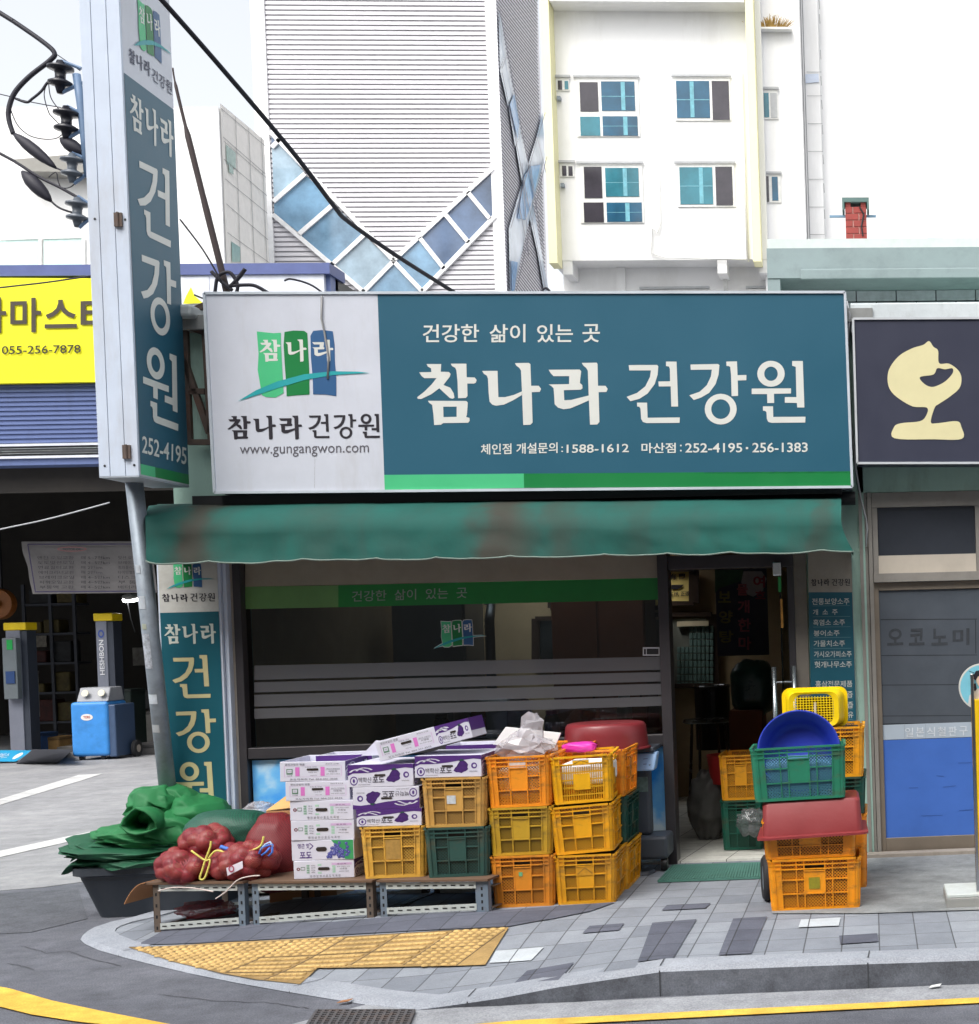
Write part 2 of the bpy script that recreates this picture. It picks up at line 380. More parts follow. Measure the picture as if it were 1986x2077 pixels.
m_lot = groundmat('lot_concrete', A_(146, 146, 148), A_(124, 125, 128), None, .5, speck=.12, patch=.22)
m_gut = groundmat('gutter_concrete', A_(150, 152, 156), A_(132, 134, 138), None, .5, speck=.3)
m_pave = groundmat('grey_pavers', A_(137, 142, 149), A_(116, 121, 129), A_(82, 84, 88), .4, (.18, .26, .0, 0), .1, .15)
m_pavd = groundmat('dark_pavers', A_(92, 95, 106), A_(82, 85, 96), A_(60, 62, 66), .4, (.18, .26, .0, 0), .12, .2)
m_pavw = groundmat('white_pavers', A_(178, 184, 188), A_(170, 176, 180), A_(90, 92, 96), .3, (.18, .26, .0, 0), .08, .15)
m_kerb = groundmat('granite_kerb', A_(152, 156, 163), A_(136, 141, 149), None, .4, speck=.22, patch=.15)
m_apron = groundmat('apron_concrete', A_(140, 143, 143), A_(118, 121, 122), None, .5, speck=.12, patch=.35)
m_tact = groundmat('yellow_tactile_pavers', A_(170, 140, 90, 1.05), A_(150, 124, 82, 1.05), A_(120, 96, 60), .3, None, .15, .4)
m_bump = groundmat('pale_tactile_bumps', A_(214, 180, 118, 1.05), A_(190, 158, 102, 1.05), None, .3, None, .15, .4)  # paler than the base: wear, plus light on the relief put into colour
m_ylw = groundmat('yellow_road_paint', A_(226, 184, 78), A_(206, 166, 70), None, .4, speck=.2, patch=.3)
m_wht = groundmat('white_road_paint', A_(196, 196, 196), A_(172, 172, 172), None, .4, speck=.12, patch=.3)
structure(MB().face([(-400, -60, 0), (400, -60, 0), (400, 900, 0), (-400, 900, 0)]).build('road', m_asph))
lotp = [G(-400, 1712, .004), G(0, 1706, .004), G(80, 1700, .004), G(170, 1688, .004), G(240, 1668, .004), Vector((-4.5, .6, .004)), Vector((-4.5, 40, .004)), Vector((-60, 40, .004)), Vector((-60, 1.0, .004))]
structure(MB().prism(lotp, (0, 0, -.003)).build('concrete_lot', m_lot))
def marking(name, m, px, z):
    structure(MB().prism([G(x, y, z) for x, y in px], (0, 0, -.002)).build(name, m))
marking('white_lot_line', m_wht, [(-60, 1552), (0, 1531), (150, 1485), (197, 1482), (160, 1494), (0, 1542), (-60, 1563)], .009)
marking('white_lot_line', m_wht, [(-60, 1640), (0, 1630), (170, 1594), (300, 1575), (300, 1580), (170, 1604), (0, 1642), (-60, 1654)], .009)
marking('gutter', m_gut, [(560, 1962), (700, 1925), (830, 1931), (1100, 1920), (1400, 1905), (1876, 1885), (2200, 1873), (2300, 1895), (1876, 1920), (1400, 1936), (1000, 1955), (760, 1990)], .004)
marking('yellow_road_line', m_ylw, [(800, 1972), (1000, 1954), (1400, 1934), (1876, 1911), (2300, 1893), (2300, 1901), (1876, 1921), (1400, 1945), (1000, 1966), (800, 1984)], .009)
marking('yellow_road_line', m_ylw, [(-700, 1775), (-120, 1868), (-40, 1883), (20, 1894), (100, 1917), (200, 1938), (330, 1963), (480, 1990), (440, 2000), (300, 1972), (150, 1957), (60, 1943), (0, 1928), (-60, 1912), (-120, 1898), (-700, 1800)], .009)
# side walk
NK = len(KER)
def offs(d):
    r = []
    for i, p in enumerate(KER):
        a = KER[max(0, i-1)]; b = KER[min(NK-1, i+1)]; t = (b-a).normalized(); r.append(p+Vector((t.y, -t.x))*d)
    return r
kin = offs(.17)
wk = [tuple(p) for p in offs(.1)]+[(-3.6, .3), (6, .3)]
sw = MB(); cs = .06; idx = {}
def gv(i, j):
    if (i, j) not in idx:
        x, y = -4.6+i*cs, -4.0+j*cs; idx[(i, j)] = len(sw.v); sw.v.append(Vector((x, y, zz(x, y))))
    return idx[(i, j)]
for i in range(178):
    for j in range(72):
        if inside((-4.6+(i+.5)*cs, -4+(j+.5)*cs), wk): sw.f.append([gv(i, j), gv(i+1, j), gv(i+1, j+1), gv(i, j+1)])
structure(sw.build('pavement', m_pave, smooth=True))
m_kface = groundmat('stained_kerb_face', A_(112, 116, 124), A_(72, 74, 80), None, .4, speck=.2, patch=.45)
kf = MB(); kb = MB(); k0 = KER; k1 = offs(.025); rows = []
for i in range(NK):
    z = zs(k0[i].x) if i < NK-3 else .03
    zi = zz(kin[i].x, kin[i].y) if i < NK-3 else .03
    rows.append([(k0[i].x, k0[i].y, -.1), (k0[i].x, k0[i].y, max(.004, z-.018)), (k1[i].x, k1[i].y, z+.005), (kin[i].x, kin[i].y, zi+.006), (kin[i].x, kin[i].y, -.05)])
def interp(rows, n):
    out = []
    for a, b in zip(rows, rows[1:]):
        for t in range(n): out.append([tuple(Vector(p).lerp(Vector(q), t/n)) for p, q in zip(a, b)])
    return out+[rows[-1]]
rows = interp(rows, 3)
for a, b in zip(rows, rows[1:]):
    for q in (1, 2, 3): kb.face([a[q], b[q], b[q+1], a[q+1]])
    kf.face([a[0], b[0], b[1], a[1]])
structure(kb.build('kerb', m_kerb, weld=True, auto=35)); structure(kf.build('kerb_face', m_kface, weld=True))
kj = MB()
for px in ((1270, 1845), (1761/S, 1945/S), (905, 1905), (560, 1893), (226, 1826)):
    p = GS(*px); i = min(range(NK), key=lambda i: (KER[i]-p.xy).length)
    i = max(1, min(NK-2, i)); t = (KER[i+1]-KER[i-1]).normalized(); n = Vector((t.y, -t.x))
    d0 = (p.xy-KER[i]).dot(t); a = KER[i]+t*d0; z0 = zs(a.x)
    pts = [a-n*.004+t*.003, a-n*.004-t*.003]
    kj.face([(pts[0].x, pts[0].y, 0), (pts[1].x, pts[1].y, 0), (pts[1].x, pts[1].y, z0-.01), (pts[0].x, pts[0].y, z0-.01)])
    q0 = a+n*.02; q1 = a+n*.165; e = t*.003
    kj.face([(q0.x+e.x, q0.y+e.y, z0+.0085), (q0.x-e.x, q0.y-e.y, z0+.0085), (q1.x-e.x, q1.y-e.y, zz(q1.x, q1.y)+.0085), (q1.x+e.x, q1.y+e.y, zz(q1.x, q1.y)+.0085)])
structure(kj.build('kerb_joints', mat('kerb_joint', (70, 72, 76), .9)))
def sheet(name, m, pts, h=.006, world=False):
    w3 = pts if world else [GS(*p) for p in pts]
    bm = bmesh.new(); vs_ = [bm.verts.new(p) for p in w3]
    for t in geometry.tessellate_polygon([[Vector((p.x, p.y, 0)) for p in w3]]): bm.faces.new([vs_[q] for q in t])
    for k in range(7):
        es = [e for e in bm.edges if e.calc_length() > .1]
        if not es: break
        bmesh.ops.subdivide_edges(bm, edges=es, cuts=1); bmesh.ops.triangulate(bm, faces=bm.faces)
    for v in bm.verts: v.co.z = zz(v.co.x, v.co.y)+h
    bmesh.ops.recalc_face_normals(bm, faces=bm.faces)
    if sum(f.normal.z for f in bm.faces) < 0: bmesh.ops.reverse_faces(bm, faces=bm.faces)
    me = bpy.data.meshes.new(name); bm.to_mesh(me); bm.free(); me.materials.append(m)
    o = bpy.data.objects.new(name, me); COL.objects.link(o); return structure(o)
sheet('dark_paving', m_pavd, [(262, 1812), (330, 1775), (640, 1768), (940, 1747), (1070, 1738), (1180, 1730), (1130, 1748), (1060, 1762), (975, 1777), (600, 1796)])
for q in ([(1250, 1770), (1335, 1763), (1290, 1838), (1222, 1845)], [(1405, 1762), (1470, 1758), (1440, 1829), (1377, 1832)], [(1130, 1776), (1196, 1771), (1186, 1784), (1116, 1790)],
          [(1010, 1862), (1100, 1846), (1070, 1880), (985, 1886)], [(1608, 1795), (1681, 1790), (1683, 1806), (1610, 1811)], [(1278, 1736), (1362, 1732), (1352, 1742), (1268, 1746)]):
    sheet('dark_paving', m_pavd, q)
for q in ([(950, 1824), (1042, 1817), (1018, 1842), (938, 1847)], [(1535, 1764), (1611, 1760), (1607, 1776), (1530, 1779)]):
    sheet('white_paving', m_pavw, q)
sheet('concrete_apron', m_apron, [(1470, 1700), (1480, 1640), (1700, 1640), (2200, 1630), (2200, 1742), (1876, 1745), (1660, 1752), (1480, 1752)])
# tactile paving: tiles with raised dots and bars
TB = [(246, 1818), (420, 1809), (700, 1795), (975, 1780), (952, 1816), (930, 1852), (800, 1855), (608, 1858), (575, 1889), (490, 1880), (420, 1867), (330, 1845)]
T3 = [GS(*p) for p in TB]; TP = [(p.x, p.y) for p in T3]
sheet('tactile_paving', m_tact, T3, .009, True)
o3 = GS(975, 1780); e1 = (GS(260, 1818)-o3); e1.z = 0; e1.normalize(); e2 = Vector((-e1.y, e1.x, 0))
if e2.y > 0: e2 = -e2
tl = .30; dots = MB(); jo = MB()
def gp(a, b, h=0):
    p = o3+e1*a+e2*b; return Vector((p.x, p.y, zz(p.x, p.y)+h))
for i in range(0, 8):
    for j in range(0, 5):
        bars = i in (1, 2) or (i == 3 and j > 0)
        for a in range(6 if not bars else 4):
            for b in range(6 if not bars else 1):
                if bars:
                    u = i*tl+.02; v0 = j*tl+.035+a*.077
                    for (x0, x1) in [(q/8*.26, (q+1)/8*.26) for q in range(8)]:
                        if not all(inside(gp(u+x, y), TP) for x in (x0, x1) for y in (v0, v0+.03)): continue
                        dots.obox([gp(u+x0, v0, .008), gp(u+x1, v0, .008), gp(u+x1, v0+.032, .008), gp(u+x0, v0+.032, .008), gp(u+x0, v0+.006, .0165), gp(u+x1, v0+.006, .0165), gp(u+x1, v0+.026, .0165), gp(u+x0, v0+.026, .0165)])
                else:
                    c = gp(i*tl+.025+a*.05, j*tl+.025+b*.05, .0088)
                    if not inside(c, TP): continue
                    dots.lathe([(.0185, 0), (.0165, .005), (.012, .0075), (0.0005, .0085)], 8, c)
structure(dots.build('tactile_bumps', m_bump, smooth=True))
for i in range(0, 9):
    for a in range(0, 24):
        p, q = gp(i*tl, a*.05, .0105), gp(i*tl, a*.05+.05, .0105)
        if inside(p, TP) and inside(q, TP): jo.bar(p, q, .006, .001)
for j in range(0, 5):
    for a in range(0, 50):
        p, q = gp(a*.05, j*tl, .0105), gp(a*.05+.05, j*tl, .0105)
        if inside(p, TP) and inside(q, TP): jo.bar(p, q, .006, .001)
structure(jo.build('tactile_joints', mat('tactile_joint', (110, 92, 66), .9)))
m_crk = mat('asphalt_crack', (74, 75, 80), .95)
for k, pts in enumerate(([(0, 1742), (60, 1738), (120, 1746), (175, 1741)], [(40, 1812), (90, 1826), (130, 1822), (170, 1836), (240, 1852)], [(300, 1905), (420, 1918), (520, 1921), (600, 1933)], [(-40, 1850), (20, 1846), (70, 1858)])):
    rn = random.Random(k); q = []
    for (x0, y0), (x1, y1) in zip(pts, pts[1:]):
        for s in range(8): q.append(G(x0+(x1-x0)*s/8+rn.uniform(-2, 2), y0+(y1-y0)*s/8+rn.uniform(-1, 1), .003))
    cm_ = MB()
    for p, r_ in zip(q, q[1:]): n_ = Vector((-(r_-p).y, (r_-p).x, 0)).normalized()*rn.uniform(.0015, .0035); cm_.face([p-n_, r_-n_, r_+n_, p+n_])
    structure(cm_.build('asphalt_crack', m_crk))
m_ptc = groundmat('asphalt_patch', A_(90, 92, 98), A_(80, 82, 88), None, .9, speck=.4, patch=.3)
marking('asphalt_patch', m_ptc, [(-200, 1722), (0, 1712), (150, 1703), (168, 1760), (60, 1786), (-60, 1792), (-200, 1800)], .0035)
# drain grate
c7 = crop(560, 1930, 1.3156)
t = thing('drain_grate', 'rusty dark drain grate in the gutter beside the low kerb', 'drain grate', G(700, 1950, .01))
g0 = [G(x, y, .012) for x, y in (c7(80, 205), c7(110, 160), c7(360, 155), c7(350, 205))]
gm = MB()
ax = (g0[3]-g0[0]); ay = (g0[1]-g0[0])
for i in range(15):
    a = g0[0]+ax*i/14; gm.bar(a, a+ay, .012, .02)
for i in range(9):
    a = g0[0]+ay*i/8; gm.bar(a, a+ax, .012, .018)
gm.build('grate_bars', mat('rusty_iron', (84, 82, 84), .7, var=.3, scale=20, dirt=((100, 72, 52), .7, 14)), t)
MB().slab(*[p-Vector((0, 0, .004)) for p in g0], (0, 0, -.002)).build('pit', mat('pit_black', (34, 34, 36), .9), t)
# ================================================================ health shop building
def wx(x, y=1300, Y=0): return P(x, y, Y).x
XL = -4.42; XR = -.02; ZT = 3.66
sh = thing('shop_building', 'single storey corner shop with green awning and big window under the teal sign', 'shop', (-2.2, 0, 0))
xw0 = wx(456); xd0 = wx(1268); xd1 = wx(1288); xd2 = wx(1527); zwh = P(900, 1055, 0).z+.12; zdh = P(1400, 1089, 0).z
mb = MB()
mb.box(XL, xw0, 0, .25, 0, ZT)                 # left pier
mb.box(xd2, XR, 0, .25, 0, ZT)                 # right pier
mb.box(xw0, xd2, 0, .25, zwh+.06, ZT)          # over the openings
mb.box(XL, XL+.2, .25, 6, 0, ZT)
mb.box(XR-.2, XR, .25, 6, 0, ZT)
mb.box(XL, XR, 6, 6.2, 0, ZT)
mb.build('wall', m_green_wall, sh)
m_plaster = mat('beige_plaster', (176, 156, 122), .8, var=.12)
mb = MB(); mb.box(XL+.21, XR-.21, 3.9, 3.95, .13, 2.75); mb.box(XL+.201, XL+.22, .26, 3.9, .13, 2.75); mb.box(XR-.22, XR-.201, .26, 3.9, .13, 2.75)
HX0, HX1, HY0, HY1 = -4.0, -2.0, 2.2, 3.6  # opening added through ceiling and roof to let sky light into the room
mb.box(XL+.22, HX0, .26, 3.9, 2.76, 2.8); mb.box(HX1, XR-.22, .26, 3.9, 2.76, 2.8); mb.box(HX0, HX1, .26, HY0, 2.76, 2.8); mb.box(HX0, HX1, HY1, 3.9, 2.76, 2.8)
mb.build('interior_wall', m_plaster, sh)
mb = MB(); mb.box(XL-.12, HX0, -.12, 6.3, ZT+.002, ZT+.09); mb.box(HX1, XR+.1, -.12, 6.3, ZT+.002, ZT+.09); mb.box(HX0, HX1, -.12, HY0, ZT+.002, ZT+.09); mb.box(HX0, HX1, HY1, 6.3, ZT+.002, ZT+.09)
mb.build('roof', mat('roof_concrete', (150, 152, 150), .8, dirt=((90, 90, 86), .5, 3)), sh)
m_tile = groundmat('shop_floor_tiles', A_(196, 196, 188), A_(186, 186, 178), A_(98, 97, 92), .1, (.3, .3, .12, 0), .04, .25)
MB().box(XL+.2, XR-.2, -.02, 3.9, .05, .145).build('floor', m_tile, sh)
# window and door frame
fm = MB(); Yf = -.03
zs0 = P(900, 1443-3, 0).z; zs1 = P(900, 1425-6, 0).z
xg0 = wx(471)
fm.box(xw0, xg0, Yf, .12, .1, zwh); fm.box(xd0, xd1, Yf-.02, .12, .1, zwh+.05); fm.box(xg0, xd0, Yf+.01, .11, zs0, zs1); fm.box(xg0, xd0, Yf+.01, .11, zwh-.05, zwh+.04)
fm.box(xd1, xd2, Yf, .12, zdh, zdh+.09); fm.box(xd2-.045, xd2, Yf, .12, .13, zdh)
wf = fm.build('window_frame', m_frame, sh, bevel=.004)
MB().box(xg0, xd0, .045, .053, zs1, zwh-.04).build('pane', glass('window_glass', (.66, .71, .74), dark=1.0), wf)
MB().box(xw0-.07, xw0-.002, -.012, -.001, .13, 2.3).build('trim', mat('beige_trim', (190, 182, 170), .7), sh)
# printed film on the glass
d = Dec(lambda x, y: P(x, y, .043), (0, -1, 0)); d.lift = .0012
c2 = crop(460, 1080, 3.1267); c3 = crop(980, 1080, 2.802)
m_film = mat('beige_film', (124, 118, 104), .6, k=1.6); m_gf = mat('green_film', (22, 104, 44), .5, k=1.6); m_gf2 = mat('light_green_film', (84, 122, 70), .5, k=1.6)
m_fr = mat('frosted_film', (92, 92, 96), .7, var=.04, k=1.0, alpha=.85)
l_ = lambda x: c2(x, 0)[0]
def band(name, m, xa, ya, xb, yb, h): d.poly(name, m, [(xa, ya), (xb, yb), (xb, yb+h), (xa, ya+h)])
d.poly('beige_film', m_film, [(470, 1050), (1266, 1030), (1266, 1107), (470, 1124.3)])
d.poly('light_green_film', m_gf2, [(470, 1124.3), c2(708, 336), c2(708, 474), (470, 1167)])
d.poly('green_film', m_gf, [c2(708, 336), (1266, 1107), (1266, 1149), c2(708, 474)])
d.text('window_lettering', mat('grey_vinyl', (150, 158, 150), .5), '건강한  삶이  있는  곳', c2(795, 440), c2(1525, 415), c2(795, 372), .004)
ys = [(845, 935), (950, 1015), (1030, 1105), (1118, 1182)]
for a, b in ys:
    L0 = c2(175, a); R0 = c3(1028, 705+(a-845)*.83)
    L1 = c2(175, b); R1 = c3(1028, 705+(b-845)*.83)
    d.poly('frosted_band', m_fr, [L0, R0, R1, L1])
T = lambda x, y: c2(1360+(x-335)*.457, 565+(y-255)*.44-(x-335)*.02)
logo(d, T, 3, m_cream)
d.rect('sticker', mat('security_sticker', (190, 192, 196), .5), *c3(908, 652), *c3(1003, 700))
d.rect('sticker_print', m_dark, *c3(930, 660), *c3(998, 693), lay=2)
d.text('sticker_lettering', m_ink, '1', c3(914, 694), c3(926, 694), c3(914, 662))
d.build(wf)
# sky poster under the window
def skymat():
    m = bpy.data.materials.new('sky_print'); m.use_nodes = True; t = m.node_tree; N = t.nodes; L = t.links; b = N['Principled BSDF']; b.inputs['Roughness'].default_value = .4
    tc = N.new('ShaderNodeTexCoord'); n = N.new('ShaderNodeTexNoise'); n.inputs['Scale'].default_value = 2.3; n.inputs['Detail'].default_value = 7; n.inputs['Distortion'].default_value = .3
    L.new(tc.outputs['Object'], n.inputs['Vector']); r = N.new('ShaderNodeValToRGB'); r.color_ramp.elements[0].position = .36; r.color_ramp.elements[0].color = (*A_(36, 134, 220, 1.3), 1)
    r.color_ramp.elements[1].position = .57; r.color_ramp.elements[1].color = (*A_(205, 225, 235, 1.2), 1); e = r.color_ramp.elements.new(.47); e.color = (*A_(110, 180, 228, 1.25), 1)
    L.new(n.outputs['Fac'], r.inputs[0]); L.new(r.outputs[0], b.inputs['Base Color']); return m
MB().box(xg0+.01, xd0-.005, .02, .04, .14, zs0-.012).build('sky_poster', skymat(), sh)
MB().box(xg0, xd0, .05, .09, .05, zs0).build('stall_riser', m_frame, sh)
# open glass door
dr = wf; xdo = wx(1502)
gd = MB().box(xdo-.006, xdo+.006, -.1, .82, .15, zdh-.01).build('door', glass('door_glass', (.7, .85, .8), dark=.9), sh)
hb = MB()
for xx, zt, zb in ((wx(1483, 1280, -.06), P(1483, 1278, -.06).z, P(1483, 1420, -.06).z), (wx(1521, 1280, -.06), P(1521, 1276, -.06).z, P(1521, 1420, -.06).z)):
    hb.tube([(xx, -.06, zb-.35), (xx, -.06, zt)], .016, 10)
for z in (P(1500, 1307, -.06).z, .62): hb.tube([(wx(1483, 1300, -.06), -.06, z), (wx(1521, 1300, -.06), -.06, z)], .008, 8)
hb.build('door_handle', mat('brushed_steel', (170, 178, 182), .25, metal=.9), gd, smooth=True)
k7 = crop(1300, 1100, 4.078)
MB().box(wx(k7(1128, 0)[0]), wx(k7(1198, 0)[0]), -.115, -.05, P(*k7(1160, 280), 0).z, P(*k7(1160, 168), 0).z).build('patch_fitting', mat('chrome', (215, 218, 220), .12, metal=1), gd, bevel=.006)
MB().box(xdo-.012, xdo+.008, -.108, -.101, P(*k7(1175, 412), 0).z, P(*k7(1175, 290), 0).z).build('edge_tape', mat('green_tape', (40, 140, 70), .5), gd)
MB().box(xdo-.001, xdo+.014, -.107, -.1005, P(*k7(1205, 705), 0).z, P(*k7(1205, 470), 0).z).build('warning_label', mat('orange_label', (196, 140, 60), .5, var=.5, scale=25), gd)
# green mesh mat at the door
mg = [GS(*p) for p in ((1262, 1692), (1290, 1662), (1478, 1656), (1478, 1684))]
mm = MB()
for i in range(41):
    a = mg[0].lerp(mg[3], i/40); b = mg[1].lerp(mg[2], i/40); mm.bar(a+Vector((0, 0, .012)), b+Vector((0, 0, .012)), .012, .012)
for i in range(9):
    a = mg[0].lerp(mg[1], i/8); b = mg[3].lerp(mg[2], i/8); mm.bar(a+Vector((0, 0, .009)), b+Vector((0, 0, .009)), .012, .01)
tagp(mm.build('door_mat', mat('teal_rubber', (80, 128, 116), .8, var=.25)), 'teal mesh door mat lying at the shop doorway', 'door mat')
# ---------------------------------------------------------------- main shop sign
c5 = crop(400, 580, 2.7588); c6 = crop(1000, 580, 1.9026)
YS = -.3
ms = thing('shop_sign', 'wide teal and white signboard above the green awning', 'sign', P(1000, 750, YS+.15))
q = [P(392, 562, YS), P(1619, 560, YS), P(1633, 933, YS), P(412, 944, YS)]
MB().slab(*q, (0, .29, 0)).build('sign_box', mat('sign_box_grey', (150, 158, 168), .5, dirt=((80, 80, 78), .5, 3)), ms)
bz = MB()
for a, b in zip(q, q[1:]+q[:1]): bz.bar(a+Vector((0, -.004, 0)), b+Vector((0, -.004, 0)), .016, .016)
bz.build('bezel', mat('bezel_grey', (196, 204, 212), .4), ms)
d = Dec(lambda x, y: P(x, y, YS), (0, -1, 0)); d.lift = .002
sp0 = c5(1010, 50); sp1 = c5(1050, 1137)
def sx(y): return sp0[0]+(sp1[0]-sp0[0])*(y-sp0[1])/(sp1[1]-sp0[1])
d.poly('white_panel', m_white, [(394, 564), (sx(563), 564), (sx(942), 941), (414, 942)])
d.poly('teal_panel', m_teal, [(sx(562), 562.5), (1617, 562), (1630, 907), (sx(908), 910)])
gs = c5(1828, 1050); ge = c5(1830, 1130)
d.poly('light_green_strip', m_lg, [(sx(910), 910), gs, ge, (sx(940), 940)])
d.poly('dark_green_strip', m_dg, [gs, (1630, 903), (1631, 931), ge])
for k, b in (('참', BX1['참']), ('나', BX1['나']), ('라', BX1['라'])):
    cA = crop(830, 640, 4.4667); x0, y0, x1, y1 = b
    d.glyph('lettering', m_cream, k, b, cA(x0, y1), cA(x1, y1), cA(x0, y0))
for k in '건강원':
    cB = crop(1230, 700, 4.1689); x0, y0, x1, y1 = BX1[k]
    d.glyph('lettering', m_cream, k, BX1[k], cB(x0, y1), cB(x1, y1), cB(x0, y0))
cA = crop(830, 640, 4.4667); cB = crop(1230, 700, 4.1689)
for s, x0, x1 in (('건강한', 125, 635), ('삶이', 730, 1055), ('있는', 1160, 1485), ('곳', 1572, 1730)):
    d.text('lettering', m_cream, s, cA(x0, 245), cA(x1, 243), cA(x0, 80), .012)
d.text('lettering', m_cream, '체인점 개설문의', c5(1588, 945), c6(250, 645), c5(1588, 885), .016)
d.text('lettering', m_cream, ':', c6(264, 641), c6(271, 641), c6(264, 620), .0)
d.text('lettering', m_cream, '1588-1612', c6(285, 645), c6(525, 642), c6(285, 612), .012)
d.text('lettering', m_cream, '마산점', cB(298, 915), cB(588, 913), cB(298, 828), .016)
d.text('lettering', m_cream, ':', cB(624, 900), cB(638, 900), cB(624, 842), 0)
d.text('lettering', m_cream, '252-4195', cB(668, 910), cB(1150, 908), cB(668, 830), .012)
d.rect('lettering', m_cream, *cB(1180, 862), *cB(1200, 880), lay=2)
d.text('lettering', m_cream, '256-1383', cB(1235, 908), cB(1703, 905), cB(1235, 826), .012)
logo(d, c5, 2)
d.glyph('ink_lettering', m_ink, '참나라', BXC, c5(170, 860), c5(590, 860), c5(170, 725))
d.glyph('ink_lettering', m_ink, '건강원', BXG, c5(622, 856), c5(1025, 856), c5(622, 715))
d.text('ink_lettering', mat('grey_ink', (92, 90, 98), .5), 'www.gungangwon.com', c5(240, 960), c5(962, 950), c5(240, 902), .0)
d.line('drip_stain', mat('drip_stain', (150, 150, 152), .6), [c5(660, 950), c5(657, 1130)], .6)
d.build(ms)
mb = MB(); mb.box(wx(412), wx(1625), -.22, 0, P(900, 960, 0).z-.02, P(900, 946, 0).z); mb.build('bracket_rail', m_dark, ms)
tagp(MB().tube([P(*c5(690, 42), YS+.1), P(*c5(697, 60), YS-.012), P(*c5(695, 180), YS-.012), P(*c5(712, 260), YS-.01), P(*c5(735, 400), YS-.01), P(*c5(730, 520), YS-.008)], .006, 6).build('loose_wire', mat('grey_wire', (150, 150, 150), .5), None, smooth=True), 'thin loose wire hanging down over the white part of the signboard', 'wire')
# rusty frame left of the sign
rf = thing('sign_bracket', 'rusty angle iron bracket frame at the left end of the signboard', 'bracket', P(375, 750, -.1))
c4 = crop(0, 500, 3.35); fm = MB()
for a, b in (((1255, 540), (1400, 590)), ((1250, 760), (1425, 1270)), ((1290, 985), (1395, 985)), ((1280, 1330), (1440, 1330)), ((1395, 560), (1440, 1340)), ((1258, 540), (1290, 1330)), ((1250, 460), (1395, 400))):
    fm.bar(P(*c4(*a), -.06), P(*c4(*b), -.06), .035)
fm.build('angle_iron', m_rust, rf)
MB().box(P(*c4(1250, 500), 0).x, P(*c4(1400, 500), 0).x, -.2, -.002, P(*c4(1300, 520), 0).z, P(*c4(1300, 435), 0).z).build('flashing', mat('white_flashing', (190, 196, 196), .6, bump=.6, bscale=15), rf, bevel=.02)
# ---------------------------------------------------------------- awning
aw = thing('awning', 'faded green fabric roller awning with scalloped edge over shop front', 'awning', (-2.3, -.2, 2.4))
def awp(u, v):
    yp = -.06 if v == 0 else 0
    if v < .5:
        s = v/.5; Y = -.08-.47*math.sin(s*math.pi/2)*.98; py = (966-14*u)+s*s*(55-2*u)
    else:
        s = (v-.5)/.5; Y = -.545-.02*s; py = (1021-16*u)+s*(60-6*u)
    sc = abs(math.sin(u*math.pi*9.5+.5*math.sin(u*17))); py += (1-sc**.5)*-5*max(0, (v-.75)/.25)
    xl = 279+(22 if v < .1 else 9*(1-min(1, v*3))); xr = 1612+24*max(0, (v-.45)/.55)**1.5
    px = xl+(xr-xl)*u
    p = P(px, py, Y); n = noise.noise(Vector((u*14, v*2.2, 1.3)))*.02+.012*(1-abs(noise.noise(Vector((u*22, v*.8, 9))))*2)*v+noise.noise(Vector((u*5, v*1, 7)))*.02+noise.noise(Vector((u*30, v*4, 3)))*.006
    p.y += n; p.z += n*.4*(1 if v > .02 else 0); return p
m_awn = mat('green_awning_fabric', (10, 82, 74), .8, var=.22, scale=3, bump=.35, bscale=9, dirt=((50, 62, 56), .25, 2.5, (1.2, .1, .3), .5), k=1.05)
def stains(m, xs):
    t = m.node_tree; N = t.nodes; L = t.links; b_ = N['Principled BSDF']; src = b_.inputs['Base Color'].links[0].from_socket
    tc = N.new('ShaderNodeTexCoord'); sp = N.new('ShaderNodeSeparateXYZ'); L.new(tc.outputs['Object'], sp.inputs[0])
    n = N.new('ShaderNodeTexNoise'); n.inputs['Scale'].default_value = 4; n.inputs['Detail'].default_value = 6; L.new(tc.outputs['Object'], n.inputs['Vector'])
    def mth(op, p, q=None):
        k = N.new('ShaderNodeMath'); k.operation = op
        for i, v in enumerate((p, q)):
            if v is None: continue
            if isinstance(v, (int, float)): k.inputs[i].default_value = v
            else: L.new(v, k.inputs[i])
        return k.outputs[0]
    x = mth('ADD', sp.outputs[0], mth('MULTIPLY', mth('SUBTRACT', n.outputs['Fac'], .5), .35)); tot = None
    for cx, w_, am in xs:
        g = mth('MULTIPLY', mth('EXPONENT', mth('MULTIPLY', mth('POWER', mth('ABSOLUTE', mth('DIVIDE', mth('SUBTRACT', x, cx), w_)), 2.5), -1)), am)
        tot = g if tot is None else mth('MAXIMUM', tot, g)
    f = mth('MULTIPLY', tot, mth('ADD', mth('MULTIPLY', n.outputs['Fac'], .9), .45)); f = mth('MINIMUM', f, .9)
    mm = N.new('ShaderNodeMix'); mm.data_type = 'RGBA'; L.new(f, mm.inputs['Factor']); L.new(src, mm.inputs['A']); mm.inputs['B'].default_value = (*lin((56, 50, 42)), 1); L.new(mm.outputs['Result'], b_.inputs['Base Color'])
stains(m_awn, [(P(px, 1020, -.5).x+2.3, w_, am) for px, w_, am in ((372, .13, 1), (960, .17, 1), (1075, .1, .5), (1215, .12, .35), (1580, .09, .5), (620, .12, .25))])
cv = MB().grid(awp, 190, 24); 
for k in range(24):
    a, b = awp(0, k/24), awp(0, (k+1)/24); cv.face([a, b, (b.x+.01, -.02, b.z), (a.x+.01, -.02, a.z)])
    a, b = awp(1, k/24), awp(1, (k+1)/24); cv.face([a, b, (b.x-.01, -.02, b.z), (a.x-.01, -.02, a.z)])
cv.build('canopy', m_awn, aw, smooth=True)
